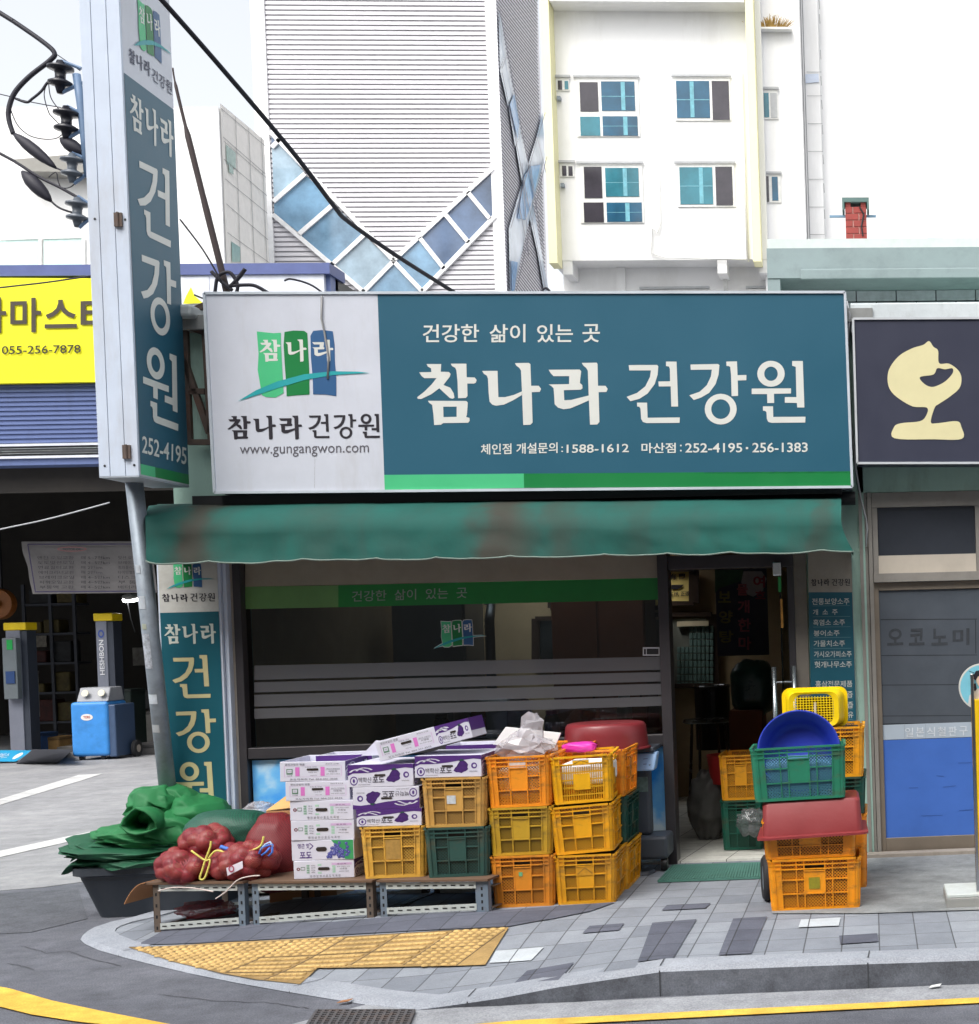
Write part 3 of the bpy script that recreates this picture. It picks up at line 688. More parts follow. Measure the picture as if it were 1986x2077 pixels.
tr = MB(); tr.tube([awp(i/190, 1)+Vector((0, -.004, 0)) for i in range(191)], .0055, 5); tr.build('edge_trim', mat('pale_trim', (112, 128, 120), .7), aw, smooth=True)
MB().tube([(XL+.05, -.09, P(900, 955, -.09).z-.05), (XR-.05, -.09, P(900, 955, -.09).z-.05)], .045, 12).build('roller_tube', m_dark, aw)
# ---------------------------------------------------------------- projecting column sign on its pole
YP = -.82; c1 = crop(0, 0, 3.35); ch = crop(250, 0, 5.944)
pc = P(266, 912, YP); xc = pc.x; zb = pc.z; y1p = None
for i in range(400):
    y = YP+i*.005
    if (lambda p: p)(PXX(362, 930, xc)).y <= y: y1p = y; break
y1p = y1p or .2
x0p = P(190, 908, YP).x; zt = 6.6
ps = thing('column_sign', 'tall white box sign with teal side on a leaning steel pole', 'sign', ((x0p+xc)/2, -.2, 0))
core = MB().box(x0p+.004, xc-.004, YP+.006, y1p, zb+.004, zt); core.build('sign_core', mat('seam_dark', (110, 116, 124), .6), ps)
fp = MB(); wpn = xc-x0p
for a, b in ((0, .27), (.285, .66), (.675, 1)): fp.box(x0p+wpn*a, x0p+wpn*b, YP, YP+.02, zb, zt)
fp.box(x0p, x0p+.003, YP+.021, y1p, zb, zt)
fp.build('front_panel', m_alu, ps, bevel=.003)
MB().box(xc-.003, xc, YP+.021, y1p, zb, zt).build('side_panel', m_white, ps)
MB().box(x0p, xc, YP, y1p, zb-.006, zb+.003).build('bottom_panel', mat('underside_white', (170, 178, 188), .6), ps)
for q in (c1(808, 1495), (244, 866)):
    hg = MB(); p = P(q[0], q[1], YP); hg.box(p.x-.022, p.x+.022, YP-.014, YP, p.z-.04, p.z+.04); hg.tube([(p.x, YP-.016, p.z-.042), (p.x, YP-.016, p.z+.042)], .008, 8); hg.build('hinge', m_rust, ps)
sc_ = MB()
for q in (c1(645, 1487), c1(850, 1492), c4(712, 1490), c4(912, 1485)):
    p = P(q[0], q[1], YP); sc_.lathe([(.007, 0), (.006, .004), (.0004, .005)], 8, (p.x, YP, p.z), (0, -1, 0))
sc_.build('screw', m_dark, ps)
d = Dec(lambda x, y: PXX(x, y, xc), (1, 0, 0)); d.lift = .002
# teal field in world units on the side face
za = PXX(*c1(862, 505), xc); zb2 = PXX(*c1(1180, 750), xc); zg0 = PXX(*c4(958, 1478), xc).z; 
yL = YP+.022; yR = y1p-.004
fd = Dec(lambda a, b: Vector((xc, a, b)), (1, 0, 0)); fd.lift = .002
zta = (za.z+zb2.z)/2; zgt = zg0-.0
ym = PXX(*c4(1052, 1500), xc).y
fd.poly('teal_field', m_teal, [(yL, zta), (yR, zta), (yR, zgt), (yL, zgt)])
fd.poly('light_green_strip', m_lg, [(yL, zgt), (ym, zgt), (ym, zb+.012), (yL, zb+.012)])
fd.poly('dark_green_strip', m_dg, [(ym, zgt), (yR, zgt), (yR, zb+.012), (ym, zb+.012)])
def tf(name, m, key, cr, A, B, C, glyph=None):
    if glyph: d.glyph(name, m, key, glyph, cr(*A), cr(*B), cr(*C))
    else: d.text(name, m, key, cr(*A), cr(*B), cr(*C), .012)
tf('lettering', m_cream, '참나라', ch, (70, 1540), (600, 1925), (70, 1100), BXC)
tf('lettering', m_cream, '건', c1, (925, 1575), (1158, 1690), (928, 1045), BX1['건'])
tf('lettering', m_cream, '강', c4, (952, 550), (1195, 650), (952, 18), BX1['강'])
tf('lettering', m_cream, '원', c4, (965, 1165), (1210, 1260), (965, 650), BX1['원'])
tf('lettering', m_cream, '252-4195', c4, (960, 1402), (1262, 1485), (962, 1285))
tf('ink_lettering', mat('grey_print', (70, 76, 98), .5), '참나라', ch, (58, 740), (322, 935), (58, 565), BXC)
tf('ink_lettering', mat('grey_print', (70, 76, 98), .5), '건강원', ch, (340, 965), (582, 1155), (340, 810), BXG)
def TL(x, y):
    a = (x-335)/445; b = (620-y)/370
    return ch(180+a*278-b*17, 560+a*215-b*590+a*b*(0))
logo(d, TL, 2); d.build(ps); fd.build(ps)
pt = P(257, 924, (YP+y1p)/2); pb = P(331, 1600, -.12); dirv = (pb-pt); pbot = pb+dirv*((0-pb.z)/dirv.z)
pt = pt-dirv*.03
pole = MB().tube([pbot, pt], .049, 20).build('pole', m_steel, ps, smooth=True)
def onpole(x, y, wd, ht, m, name):
    t = (P(x, y, -.2).z-pbot.z)/(pt.z-pbot.z); c = pbot.lerp(pt, t); mb = MB(); u = (pt-pbot).normalized()
    x0 = Vector((1, 0, 0)); x0 = (x0-u*x0.dot(u)).normalized(); y0 = u.cross(x0)
    a0 = -math.pi/2-.25
    for k in range(6):
        aa = a0+(k-3)*wd/.05/6; bb = a0+(k-2)*wd/.05/6
        f = lambda a, h: c+(x0*math.cos(a)+y0*math.sin(a)*-1*-1)*.0505+u*h
        mb.face([f(aa, -ht/2), f(bb, -ht/2), f(bb, ht/2), f(aa, ht/2)])
    mb.build(name, m, pole)
cp = crop(0, 1000, 3.269)
m_stk = mat('paper_sticker', (196, 204, 212), .7, var=.12, scale=30)
onpole(*cp(940, 725), .045, .08, m_stk, 'paper_sticker'); onpole(*cp(990, 1040), .05, .22, mat('printed_sticker', (180, 186, 196), .6, var=.5, scale=45), 'paper_sticker')
onpole(*cp(1030, 1355), .06, .06, m_stk, 'paper_scrap'); onpole(*cp(905, 510), .03, .05, m_stk, 'paper_scrap'); onpole(*cp(985, 880), .03, .035, mat('tape_scrap', (170, 176, 160), .6), 'paper_scrap'); onpole(*cp(1050, 1550), .05, .05, mat('grey_tape', (160, 164, 168), .5), 'paper_scrap')
# ---------------------------------------------------------------- standing wall sign left of window
YW = -.1; cw = cp
wsn = thing('wall_sign', 'upright teal lightbox sign on the wall left of the shop window', 'sign', (P(370, 1300, YW).x, -.05, .2))
zb_ = .25; zt_ = P(370, 1060, YW).z
def wq(xa, ya): return P(*cw(xa, ya), YW)
eL = lambda z: None
pL0, pL1 = wq(1040, 480), wq(1120, 1950); pR0, pR1 = wq(1440, 500), wq(1500, 1950)
xl_ = (pL0.x+pL1.x)/2; xr_ = (pR0.x+pR1.x)/2
MB().box(xl_-.012, xr_+.012, YW+.002, -.001, zb_, zt_).build('sign_box', m_alu, wsn, bevel=.004)
MB().box(xr_+.014, P(437, 1300, YW).x, YW+.03, -.001, zb_, zt_).build('side_trim', m_alu, wsn, bevel=.004)
fd = Dec(lambda a, b: Vector((a, YW, b)), (0, -1, 0)); fd.lift = .002
ztl = wq(1250, 790).z
fd.rect('white_panel', mat('aged_white_acrylic', (196, 196, 190), .5, dirt=((120, 112, 96), .5, 2)), xl_, ztl, xr_, zt_-.01)
fd.rect('teal_panel', mat('deep_teal_vinyl', (12, 84, 98), .4, var=.08), xl_, zb_+.02, xr_, ztl)
fd.build(wsn)
d = Dec(lambda x, y: P(x, y, YW), (0, -1, 0)); d.lift = .002
m_gold = mat('aged_cream_vinyl', (196, 186, 140), .5)
d.glyph('ink_lettering', m_ink, '참나라', BXC, cw(1075, 722), cw(1250, 722), cw(1073, 668)); d.glyph('ink_lettering', m_ink, '건강원', BXG, cw(1262, 720), cw(1428, 720), cw(1262, 664))
d.glyph('lettering', mat('pale_vinyl', (190, 196, 186), .5), '참나라', BXC, cw(1092, 1003), cw(1437, 1000), cw(1090, 868))
for k, x0, y0, x1, y1 in (('건', 1135, 1072, 1393, 1365), ('강', 1160, 1432, 1436, 1727), ('원', 1163, 1783, 1422, 2085)):
    d.glyph('gold_lettering', m_gold, k, BX1[k], cw(x0+10, y1), cw(x1+8, y1-4), cw(x0, y0))
T = lambda x, y: cw(1150+(x-335)*.43, 470+(y-255)*.43)
logo(d, T, 2); d.build(wsn)
MB().box(xd2+.002, P(1551, 1300, -.02).x, -.025, -.001, .13, zdh+.3).build('jamb_panel', mat('grey_beige_panel', (112, 106, 98), .7, dirt=((60, 56, 50), .5, 3)), sh)
# ---------------------------------------------------------------- menu sign right of the door
cm = crop(1460, 1000, 3.5036); YM = -.03
mn = thing('menu_sign', 'narrow teal menu board on the wall right of the shop door', 'sign', (P(1590, 1300, YM).x, 0, 1.2))
q = [P(*cm(626, 400), YM), P(*cm(934, 400), YM), P(*cm(975, 1660), YM), P(*cm(655, 1660), YM)]
MB().slab(*q, (0, .028, 0)).build('board', m_al, mn)
d = Dec(lambda x, y: P(x, y, YM), (0, -1, 0)); d.lift = .002
d.poly('header_panel', mat('aged_beige_acrylic', (152, 146, 136), .6, dirt=((90, 80, 70), .5, 3)), [cm(628, 402), cm(932, 402), cm(941, 705), cm(632, 705)])
d.poly('teal_panel', mat('deep_teal_vinyl2', (24, 80, 96), .4, var=.08, k=1.1), [cm(632, 705), cm(941, 705), cm(972, 1655), cm(652, 1655)])
m_ml = mat('menu_cream', (186, 190, 186), .5)
for s, x0, x1, y0, y1 in (('전통보양소주', 656, 922, 748, 795), ('개  소  주', 662, 838, 826, 868), ('흑염소 소주', 664, 890, 898, 942), ('붕어소주', 668, 852, 976, 1018), ('가물치소주', 668, 890, 1048, 1092), ('가시오가피소주', 670, 938, 1124, 1168), ('헛개나무소주', 674, 940, 1196, 1242), ('홍삼전문제품', 680, 943, 1334, 1380), ('즙', 905, 945, 1410, 1455), ('즙', 908, 948, 1485, 1530), ('유', 910, 950, 1555, 1600)):
    d.text('menu_lettering', m_ml, s, cm(x0, y1), cm(x1, y1-2), cm(x0, y0), .012)
for y in (803, 880, 953, 1028, 1106, 1184, 1388, 1464, 1538, 1612): d.line('menu_rule', mat('menu_rule', (110, 150, 156), .5), [cm(660+(y-803)*.025, y), cm(925+(y-803)*.03, y-3)], .55, lay=2)
d.glyph('ink_lettering', m_ink, '참나라', BXC, cm(648, 662), cm(780, 660), cm(648, 612)); d.glyph('ink_lettering', m_ink, '건강원', BXG, cm(795, 660), cm(926, 660), cm(795, 610))
d.build(mn)
# ================================================================ inside the shop
def frame_thing(name, label, cat, fr_pts, Y, mfr, w_, depth=.04):
    q = [P(x, y, Y) for x, y in fr_pts]; c = sum(q, Vector())/4
    t = thing(name, label, cat, c); mb = MB()
    for a, b in zip(q, q[1:]+q[:1]): mb.bar(a, b, w_, depth)
    mb.build('frame', mfr, t); return t, q
m_wood = mat('dark_wood', (58, 42, 32), .5, var=.25, scale=9)
t, q = frame_thing('framed_calligraphy', 'dark framed calligraphy hanging inside above the doorway view', 'picture', [k7(180, 225), k7(440, 225), k7(440, 505), k7(185, 505)], 3.8, m_wood, .09)
MB().slab(*q, (0, .01, 0)).build('paper', mat('yellowed_paper', (178, 160, 96), .8, var=.1, k=2.0), t)
d = Dec(lambda x, y: P(x, y, 3.79), (0, -1, 0))
d.text('brush_lettering', m_ink, '有 閑', k7(240, 310), k7(365, 306), k7(240, 262), .02); d.text('brush_lettering', m_ink, '在林, 正道', k7(235, 450), k7(402, 445), k7(235, 408), .015)
d.poly('ink_drawing', m_ink, [k7(240, 352), k7(355, 350), k7(335, 375), k7(300, 390), k7(250, 388)]); d.build(t)
t, q = frame_thing('inner_window', 'dark framed inner window of glass blocks at the back of the shop', 'window', [k7(60, 600), k7(585, 595), k7(605, 1180), k7(70, 1190)], 3.85, m_wood, .1)
gb = MB(); jn = MB()
for i in range(9):
    for j in range(9):
        x0, y0 = 300+j*34, 690+i*58
        if (i < 3 and j < 3): continue
        a, b = P(*k7(x0, y0), 3.83), P(*k7(x0+31, y0+50), 3.83); gb.box(a.x, b.x, 3.81, 3.835, b.z, a.z)
gb.build('glass_block', mat('frosted_block', (92, 116, 112), .3, var=.15, k=1.3), t, bevel=.006)
a, b = P(*k7(100, 640), 3.84), P(*k7(580, 1170), 3.84); MB().box(a.x, b.x, 3.836, 3.86, b.z, a.z).build('mortar', mat('block_mortar', (120, 124, 116), .8), t)
a, b = P(*k7(300, 655), 3.8), P(*k7(560, 690), 3.8); MB().box(a.x, b.x, 3.78, 3.82, b.z, a.z).build('sill', mat('pale_sill', (188, 178, 150), .6, k=1.5), t)
t = thing('menu_poster', 'dark hanging poster with red and yellow letters inside the doorway', 'poster', P(*k7(835, 600), 2.6))
a, b = P(*k7(612, 225), 2.6), P(*k7(1062, 930), 2.6)
MB().box(a.x, b.x, 2.6, 2.612, b.z, a.z).build('poster_sheet', mat('poster_night', (48, 46, 62), .5, var=.4, scale=2, k=1), t)
d = Dec(lambda x, y: P(x, y, 2.6), (0, -1, 0))
d.poly('poster_leaf', mat('poster_leaf', (46, 84, 52), .5, var=.4, scale=14, k=1), [k7(614, 228), k7(850, 228), k7(830, 320), k7(740, 350), k7(650, 380), k7(614, 420)])
d.poly('poster_cloud', mat('poster_cloud', (170, 160, 162), .5, k=1), [k7(830, 330), k7(850, 240), k7(1000, 240), k7(1040, 300), k7(1010, 400), k7(930, 450), k7(880, 430)], lay=2)
m_rd = mat('poster_red', (150, 36, 58), .5, k=1); m_yl = mat('poster_yellow', (128, 116, 50), .5, k=1); m_pk = mat('poster_pink', (180, 90, 98), .5, k=1)
for s, x0, y0, x1, y1, m in (('보', 640, 405, 745, 500, m_yl), ('양', 645, 565, 760, 670, m_yl), ('탕', 650, 730, 765, 830, m_yl), ('물', 795, 345, 885, 440, m_pk), ('개', 800, 478, 900, 585, m_pk), ('한', 805, 630, 910, 740, m_pk), ('마', 808, 780, 915, 890, m_pk), ('여', 930, 275, 1028, 375, m_rd), ('흐', 945, 400, 1030, 470, m_rd)):
    d.text('poster_lettering_'+m.name.split('_')[1], m, s, k7(x0, y1), k7(x1, y1), k7(x0, y0), .03, lay=3)
d.build(t)
def lump(mb, c, r, seed=0, amp=.12, fr=2.2, nu=36, nv=22, sq=2.0, flat=None, ridge=0):
    c = Vector(c); r = Vector(r)
    def sp(v, e): return math.copysign(abs(v)**(2/e), v)
    def fn(u, v):
        a = 2*math.pi*u; b = math.pi*v-math.pi/2
        p = Vector((r.x*sp(math.cos(a), sq)*sp(math.cos(b), sq), r.y*sp(math.sin(a), sq)*sp(math.cos(b), sq), r.z*sp(math.sin(b), sq)))
        q = Vector((p.x/r.x, p.y/r.y, p.z/r.z)).normalized()*fr+Vector((seed, seed*2.1, 0))
        n = noise.fractal(q, .8, 2.1, 4)*amp
        if ridge: n += (abs(noise.noise(q*1.7))**.6-.4)*ridge
        p *= (1+n)
        if flat is not None: p.z = max(p.z, flat-c.z)
        return c+p
    return mb.grid(fn, nu, nv)
zf = .15
c = P(*k7(930, 1200), 1.9)
tagp(lump(MB(), (c.x, 1.9, c.z), (.17, .18, .215), 3, .1, 2, sq=3).build('waste_bag', mat('dark_green_plastic', (38, 66, 60), .3, var=.3, k=1.3), None, smooth=True), 'dark green bulging plastic sack standing in the shop doorway', 'sack')
c = P(*k7(850, 1500), 1.9); bx = P(*k7(735, 1390), 1.75)
tagp(MB().box(bx.x, P(*k7(1010, 1390), 1.75).x, 1.65, 2.1, zf, bx.z).build('cardboard_box', mat('brown_cardboard', (110, 62, 40), .8, var=.15, k=1.3), None, bevel=.006), 'reddish brown cardboard box under the dark green sack', 'box')
t = thing('metal_table', 'small round chrome table standing on the shop floor inside the doorway', 'table', P(1400, 1470, 2.2)); c = P(*k7(560, 1490), 2.4)
MB().lathe([(.0, .0), (.2, 0), (.21, .01), (.2, .03), (0, .03)], 28, (c.x, 2.4, c.z)).build('table_top', mat('dull_chrome', (120, 122, 124), .25, metal=.9), t, smooth=False)
lm = MB()
for k in range(4): lm.tube([(c.x+.15*math.cos(k*1.57+.6), 2.4+.15*math.sin(k*1.57+.6), c.z), (c.x+.2*math.cos(k*1.57+.6), 2.4+.2*math.sin(k*1.57+.6), zf)], .012, 8)
lm.build('leg', MC['dull_chrome'], t)
t = thing('gas_boiler', 'dark cooking pot stand with chrome rim seen through the doorway', 'pot', (0, 0, 0)); c = P(*k7(590, 1230), 3)
MB().lathe([(0, .02), (.15, .02), (.16, .04), (.15, .05), (.15, -.5), (0, -.5)], 24, (c.x, 3, c.z)).build('pot', mat('dark_pot', (46, 44, 42), .3, metal=.6), t); MB().tube([(c.x+.155*math.cos(k*.3142), 3+.155*math.sin(k*.3142), c.z+.045) for k in range(21)], .008, 6).build('rim', MC['dull_chrome'], t)
t.location = (c.x, 3, zf)
for o in t.children: o.location = (-c.x, -3, -zf)
def cab(name, label, cat, x0, x1, z0, z1, y0, y1, m, doors=2):
    t = thing(name, label, cat, ((x0+x1)/2, (y0+y1)/2, z0)); MB().box(x0, x1, y0, y1, z0, z1).build('cabinet_body', m, t, bevel=.006)
    for k in range(doors):
        a = x0+(x1-x0)*k/doors+.012; b = x0+(x1-x0)*(k+1)/doors-.012
        o = MB().box(a, b, y0-.02, y0-.001, z0+.02, z1-.02).build('door', m, t, bevel=.004)
        MB().box(b-.05, b-.035, y0-.04, y0-.021, (z0+z1)/2-.06, (z0+z1)/2+.06).build('handle', MC['dull_chrome'], o)
    return t
m_br = mat('brown_veneer', (92, 54, 34), .5, var=.2, scale=3, k=1.3)
cab('wardrobe', 'tall brown veneer cupboard seen dimly through the shop window', 'cupboard', -2.75, -1.95, zf, 2.05, 3.2, 3.85, m_br)
cab('extractor', 'grey steel extractor cabinet at the left behind the shop window', 'machine', -4.0, -3.4, zf, 2.0, 2.9, 3.5, mat('grey_enamel', (118, 122, 122), .4, var=.1), 1)
t = thing('extractor_tank', 'round steel extraction tank behind the left end of the shop window', 'machine', (-3.05, 2.3, zf))
MB().lathe([(0, 1.1), (.1, 1.09), (.28, 1.0), (.3, .95), (.3, .15), (.26, .1), (0, .1)], 32, (-3.05, 2.3, zf)).build('tank', mat('tank_steel', (140, 142, 140), .3, metal=.8), t, smooth=True)
lm = MB(); [lm.bar((-3.05+.22*math.cos(k*2.09), 2.3+.22*math.sin(k*2.09), zf), (-3.05+.22*math.cos(k*2.09), 2.3+.22*math.sin(k*2.09), zf+.15), .04) for k in range(3)]; lm.build('leg', MC['tank_steel'], t)
MB().tube([(-3.05, 2.3, zf+1.1), (-3.05, 2.3, 1.8), (-3.1, 2.6, 1.95), (-3.5, 3.0, 2.1), (-3.6, 3.1, 2.3)], .04, 10).build('pipe', MC['tank_steel'], t, smooth=True)
t, q = frame_thing('wall_mirror', 'wide dark framed mirror on the back wall behind the window', 'mirror', [c3(300, 490), c3(780, 480), c3(790, 730), c3(300, 740)], 3.85, m_wood, .07)
MB().slab(*q, (0, .01, 0)).build('mirror_glass', mat('mirror_glass', (120, 124, 122), .08, metal=.9), t)
for i, (x0, x1) in enumerate(((385, 645), (960, 1010))):
    t, q = frame_thing('framed_certificate', ['dark framed certificate hanging above the mirror on the back wall', 'dark framed certificate on the back wall next to the window post'][i], 'picture', [c3(x0, 335), c3(x1, 330), c3(x1, 425), c3(x0, 430)], 3.85, m_wood, .05)
    MB().slab(*q, (0, .01, 0)).build('paper', MC['yellowed_paper'], t)
t = thing('side_counter', 'low counter with small jars standing behind the shop window glass', 'counter', (-2.4, 1.1, zf))
MB().box(-3.3, -1.6, .9, 1.35, zf, .92).build('counter_body', m_br, t, bevel=.005); MB().box(-3.33, -1.57, .87, 1.38, .922, .95).build('counter_top', mat('counter_top', (120, 110, 96), .4), t, bevel=.005)
for i in range(6):
    x = -3.1+i*.26; t = thing('glass_jar', ['dark jar at the left end of the counter behind the window', 'amber jar second on the counter behind the window', 'pale jar third from left on the window counter', 'red capped jar in the middle of the window counter', 'small brown jar near the right of the window counter', 'tall pale jar at the right end of the window counter'][i], 'jar', (x, 1.05, .95), 'jars on the window counter'); h = .14+.05*(i % 3)
    MB().lathe([(0, 0), (.05, 0), (.055, .02), (.055, h-.03), (.04, h), (0, h)], 16, (x, 1.05, .95)).build('jar_body', mat('jar%d' % i, [(50, 40, 36), (120, 76, 30), (150, 146, 130), (110, 80, 70), (84, 54, 34), (160, 156, 140)][i], .2), t, smooth=True)
    MB().lathe([(0, h+.03), (.042, h+.03), (.042, h+.001), (0, h+.001)], 16, (x, 1.05, .95)).build('cap', mat('jarcap%d' % i, [(40, 40, 40), (150, 130, 60), (180, 180, 176), (140, 40, 40), (60, 60, 60), (150, 150, 150)][i], .4), t)
# ================================================================ neighbour shop
nb = thing('neighbor_shop', 'right hand shop with pale green wall and aluminium framed blue door', 'shop', (1.2, 0, 0))
n4 = cm; n8 = crop(1400, 1360, 3.2014); YN = 0
xn0 = XR+.004; xf0 = P(*n4(1010, 900), 0).x; ztb = P(*c6(1600, 795), 0).z; zwall = P(1800, 582, -.05).z
zbeam = P(*n4(1400, 60), 0).z
mb = MB(); mb.box(xn0, xf0, -.02, .3, 0, zwall-.22); mb.box(xf0, 4, -.02, .3, ztb, zwall-.22); mb.box(2.6, 4, 0, .3, 0, ztb); mb.box(xn0, 4, .31, 5, 2.6, zwall-.22)
mb.build('wall', m_green_wall, nb)
MB().box(xn0-.05, 4, -.1, .6, zwall-.2, zwall).build('parapet', mat('white_parapet', (206, 214, 216), .7, var=.12, scale=2, bump=.3, bscale=18, dirt=((120, 120, 112), .5, 3, (1.5, 1, 1))), nb, bevel=.01)
fm = MB(); xg = P(*n4(1108, 800), 0).x; zsill = P(*n8(1300, 1215), 0).z
def nz(cr, x, y, Y=0): return P(*cr(x, y), Y).z
zcb1, zcb0 = nz(n4, 1300, 570), nz(n4, 1300, 632)
for x0, x1, y0 in ((0, .022, -.03), (.026, .055, -.012), (.059, .085, -.03)): fm.box(xf0+x0, xf0+x1, y0, .08, .13, ztb-.002)
xgl = xf0+.088
fm.box(xgl, 2.6, -.05, .08, zcb0, zcb1); fm.box(xgl, 2.6, -.02, .08, ztb-.1, ztb-.003)
fm.box(xgl, 2.6, -.04, .08, .13, zsill+.02)
xd = P(*n4(1840, 300), 0).x
ztg0, ztg1 = nz(n4, 1400, 440), nz(n4, 1400, 155)
fm.box(xgl, xgl+.035, -.01, .06, zcb1, ztb-.1)
fm.box(xd-.02, xd+.03, -.012, .06, zcb1, ztb-.1)
nf = fm.build('window_frame', m_al, nb, bevel=.003)
MB().box(xgl+.035, xd-.022, -.005, .05, zcb1, ztg0).build('transom_panel', mat('beige_aluminium', (176, 168, 156), .45, metal=.2, var=.1, k=1.3), nf)
MB().box(xgl+.035, xd-.022, .01, .016, ztg0, ztb-.1).build('transom_pane', mat('dark_transom_glass', (56, 60, 68), .12, var=.2, scale=1.5, spec=.6), nf)
MB().box(xgl+.02, 2.58, .06, .07, zcb1, ztb-.1).build('blind', mat('dark_blind', (66, 70, 78), .8, k=1.6), nf)
MB().box(xd+.03, 2.58, .01, .016, zcb1, ztb-.1).build('transom_pane', MC['dark_transom_glass'], nf)
# door leaf
xl0 = P(*n4(1112, 800), 0).x; zt0 = nz(n4, 1300, 690); zbl = nz(n8, 1500, 445); zk = nz(n8, 1500, 1078); zwt = nz(n4, 1400, 1640)
dm = MB(); dm.box(xl0-.02, xl0+.02, -.015, .03, .14, zcb0-.002); dm.box(xl0+.02, 1.35, -.015, .03, zt0, zcb0-.002); dm.box(1.35, 1.4, -.015, .03, .14, zcb0-.002)
dm.box(xl0+.02, 1.35, -.013, .03, zsill+.02, zk)
dl = dm.build('door', mat('brown_grey_aluminium', (128, 118, 106), .45, metal=.3, var=.12), nb, bevel=.003)
MB().box(xl0+.02, 1.35, 0, .006, zk, zt0).build('pane', glass('dark_glass2', (.3, .33, .36), dark=.5), dl)
d = Dec(lambda a, b: Vector((a, 0, b)), (0, -1, 0)); d.lift = .0012
d.rect('blue_film', mat('blue_film', (62, 104, 184), .45, var=.06, dirt=((50, 84, 150), .3, 3)), xl0+.02, zk, 1.35, zbl)
d.rect('white_film', mat('pale_film', (166, 178, 190), .5, var=.05), xl0+.02, zbl+.003, 1.35, zwt)
d.build(dl)
d = Dec(lambda x, y: P(x, y, 0), (0, -1, 0)); d.lift = .0012
m_ln = mat('dark_film_seam', (30, 33, 38), .5)
for y in (900, 1155, 1365, 1585): d.line('film_seam', m_ln, [n4(1125+y*.02, y), n4(1830, y-4)], 1.2)
d.line('film_seam', m_ln, [n4(1818, 900), n4(1820, 1140)], 1.5)
d.poly('dark_film', mat('dark_grey_film', (74, 80, 88), .35, alpha=.9, k=1.2), [n4(1122, 692), n4(1990, 678), n4(1990, 1628), n4(1152, 1640)], lay=.5)
m_gl = mat('ghost_lettering', (56, 60, 66), .5, var=.3, scale=30)
for s, x0, x1 in (('오', 1190, 1305), ('코', 1345, 1455), ('노', 1505, 1620), ('미', 1655, 1775)): d.text('door_lettering', m_gl, s, n4(x0, 1085), n4(x1, 1080), n4(x0, 965), .03)
m_gw = mat('white_lettering', (206, 212, 218), .5)
for i, s in enumerate('일본식철판구'): x = 1318+i*77; d.text('white_lettering', m_gw, s, n4(x, 1733-i*2), n4(x+58, 1732-i*2), n4(x, 1668-i*2), .01, lay=3)
for x in (1312, 1463): d.line('film_joint', mat('film_joint', (130, 138, 148), .6), [n4(x, 1640), n4(x+2, 1742)], .5, lay=3)
m_sc = mat('film_scratch', (44, 78, 146), .6)
for a, b in (((1740, 600), (1830, 597)), ((1640, 757), (1725, 748)), ((1745, 910), (1838, 903)), ((1500, 943), (1640, 940)), ((1420, 762), (1480, 760)), ((1600, 683), (1650, 687))): d.line('scratch', m_sc, [n8(*a), n8(*b)], .8, lay=3)
d.build(dl)
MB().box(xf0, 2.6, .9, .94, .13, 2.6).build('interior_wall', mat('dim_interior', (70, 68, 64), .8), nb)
MB().box(xf0-.02, 2.6, -.16, -.05, .05, .16).build('door_sill', mat('worn_sill', (150, 142, 132), .7, dirt=((90, 84, 78), .7, 6)), nb, bevel=.004)
# neighbour sign
YG = -.28
gs_ = thing('neighbor_sign', 'square dark slate signboard with one cream brush character', 'sign', P(1750, 750, YG))
q = [P(*c6(1390, 127), YG), P(1990, 609, YG), P(2000, 887, YG), P(*c6(1406, 684), YG)]
MB().slab(*q, (0, .25, 0)).build('sign_box', mat('slate_vinyl', (54, 57, 74), .4, var=.06), gs_)
bz = MB()
for a, b in zip(q, q[1:]+q[:1]): bz.bar(a+Vector((0, -.004, 0)), b+Vector((0, -.004, 0)), .014, .014)
bz.build('bezel', mat('bezel_white', (196, 200, 204), .4), gs_)
d = Dec(lambda x, y: P(*c6(x, y), YG), (0, -1, 0)); d.lift = .003
d.poly('emblem', mat('cream_emblem', (222, 214, 168), .5, var=.05), rounded([(1683,213),(1700,235),(1718,250),(1722,298),(1760,300),(1795,325),(1808,355),(1800,395),(1760,430),(1722,455),(1705,470),(1690,525),(1715,530),(1790,522),(1808,545),(1810,590),(1700,592),(1550,588),(1548,545),(1575,530),(1648,522),(1672,500),(1675,470),(1620,465),(1560,430),(1530,395),(1523,350),(1535,310),(1570,268),(1620,240),(1660,228)]),
       [rounded([(1648,352),(1700,342),(1715,318),(1745,322),(1772,318),(1775,335),(1755,360),(1730,378),(1695,390),(1665,378)])])
d.build(gs_)
tagp(MB().tube([P(*c6(1366, 60), -.1), P(*c6(1378, 110), -.12), P(*c6(1372, 180), -.1), P(*c6(1372, 400), -.06), P(*c6(1400, 700), -.05), P(*c6(1420, 820), -.05), P(*c6(1440, 900), -.05), P(*n4(1048, 250), -.05), P(*n4(1040, 380), -.05)], .006, 6).build('hanging_wire', mat('pale_wire', (170, 172, 176), .6), None, smooth=True), 'thin pale cable running down the wall between the two signboards', 'cable')
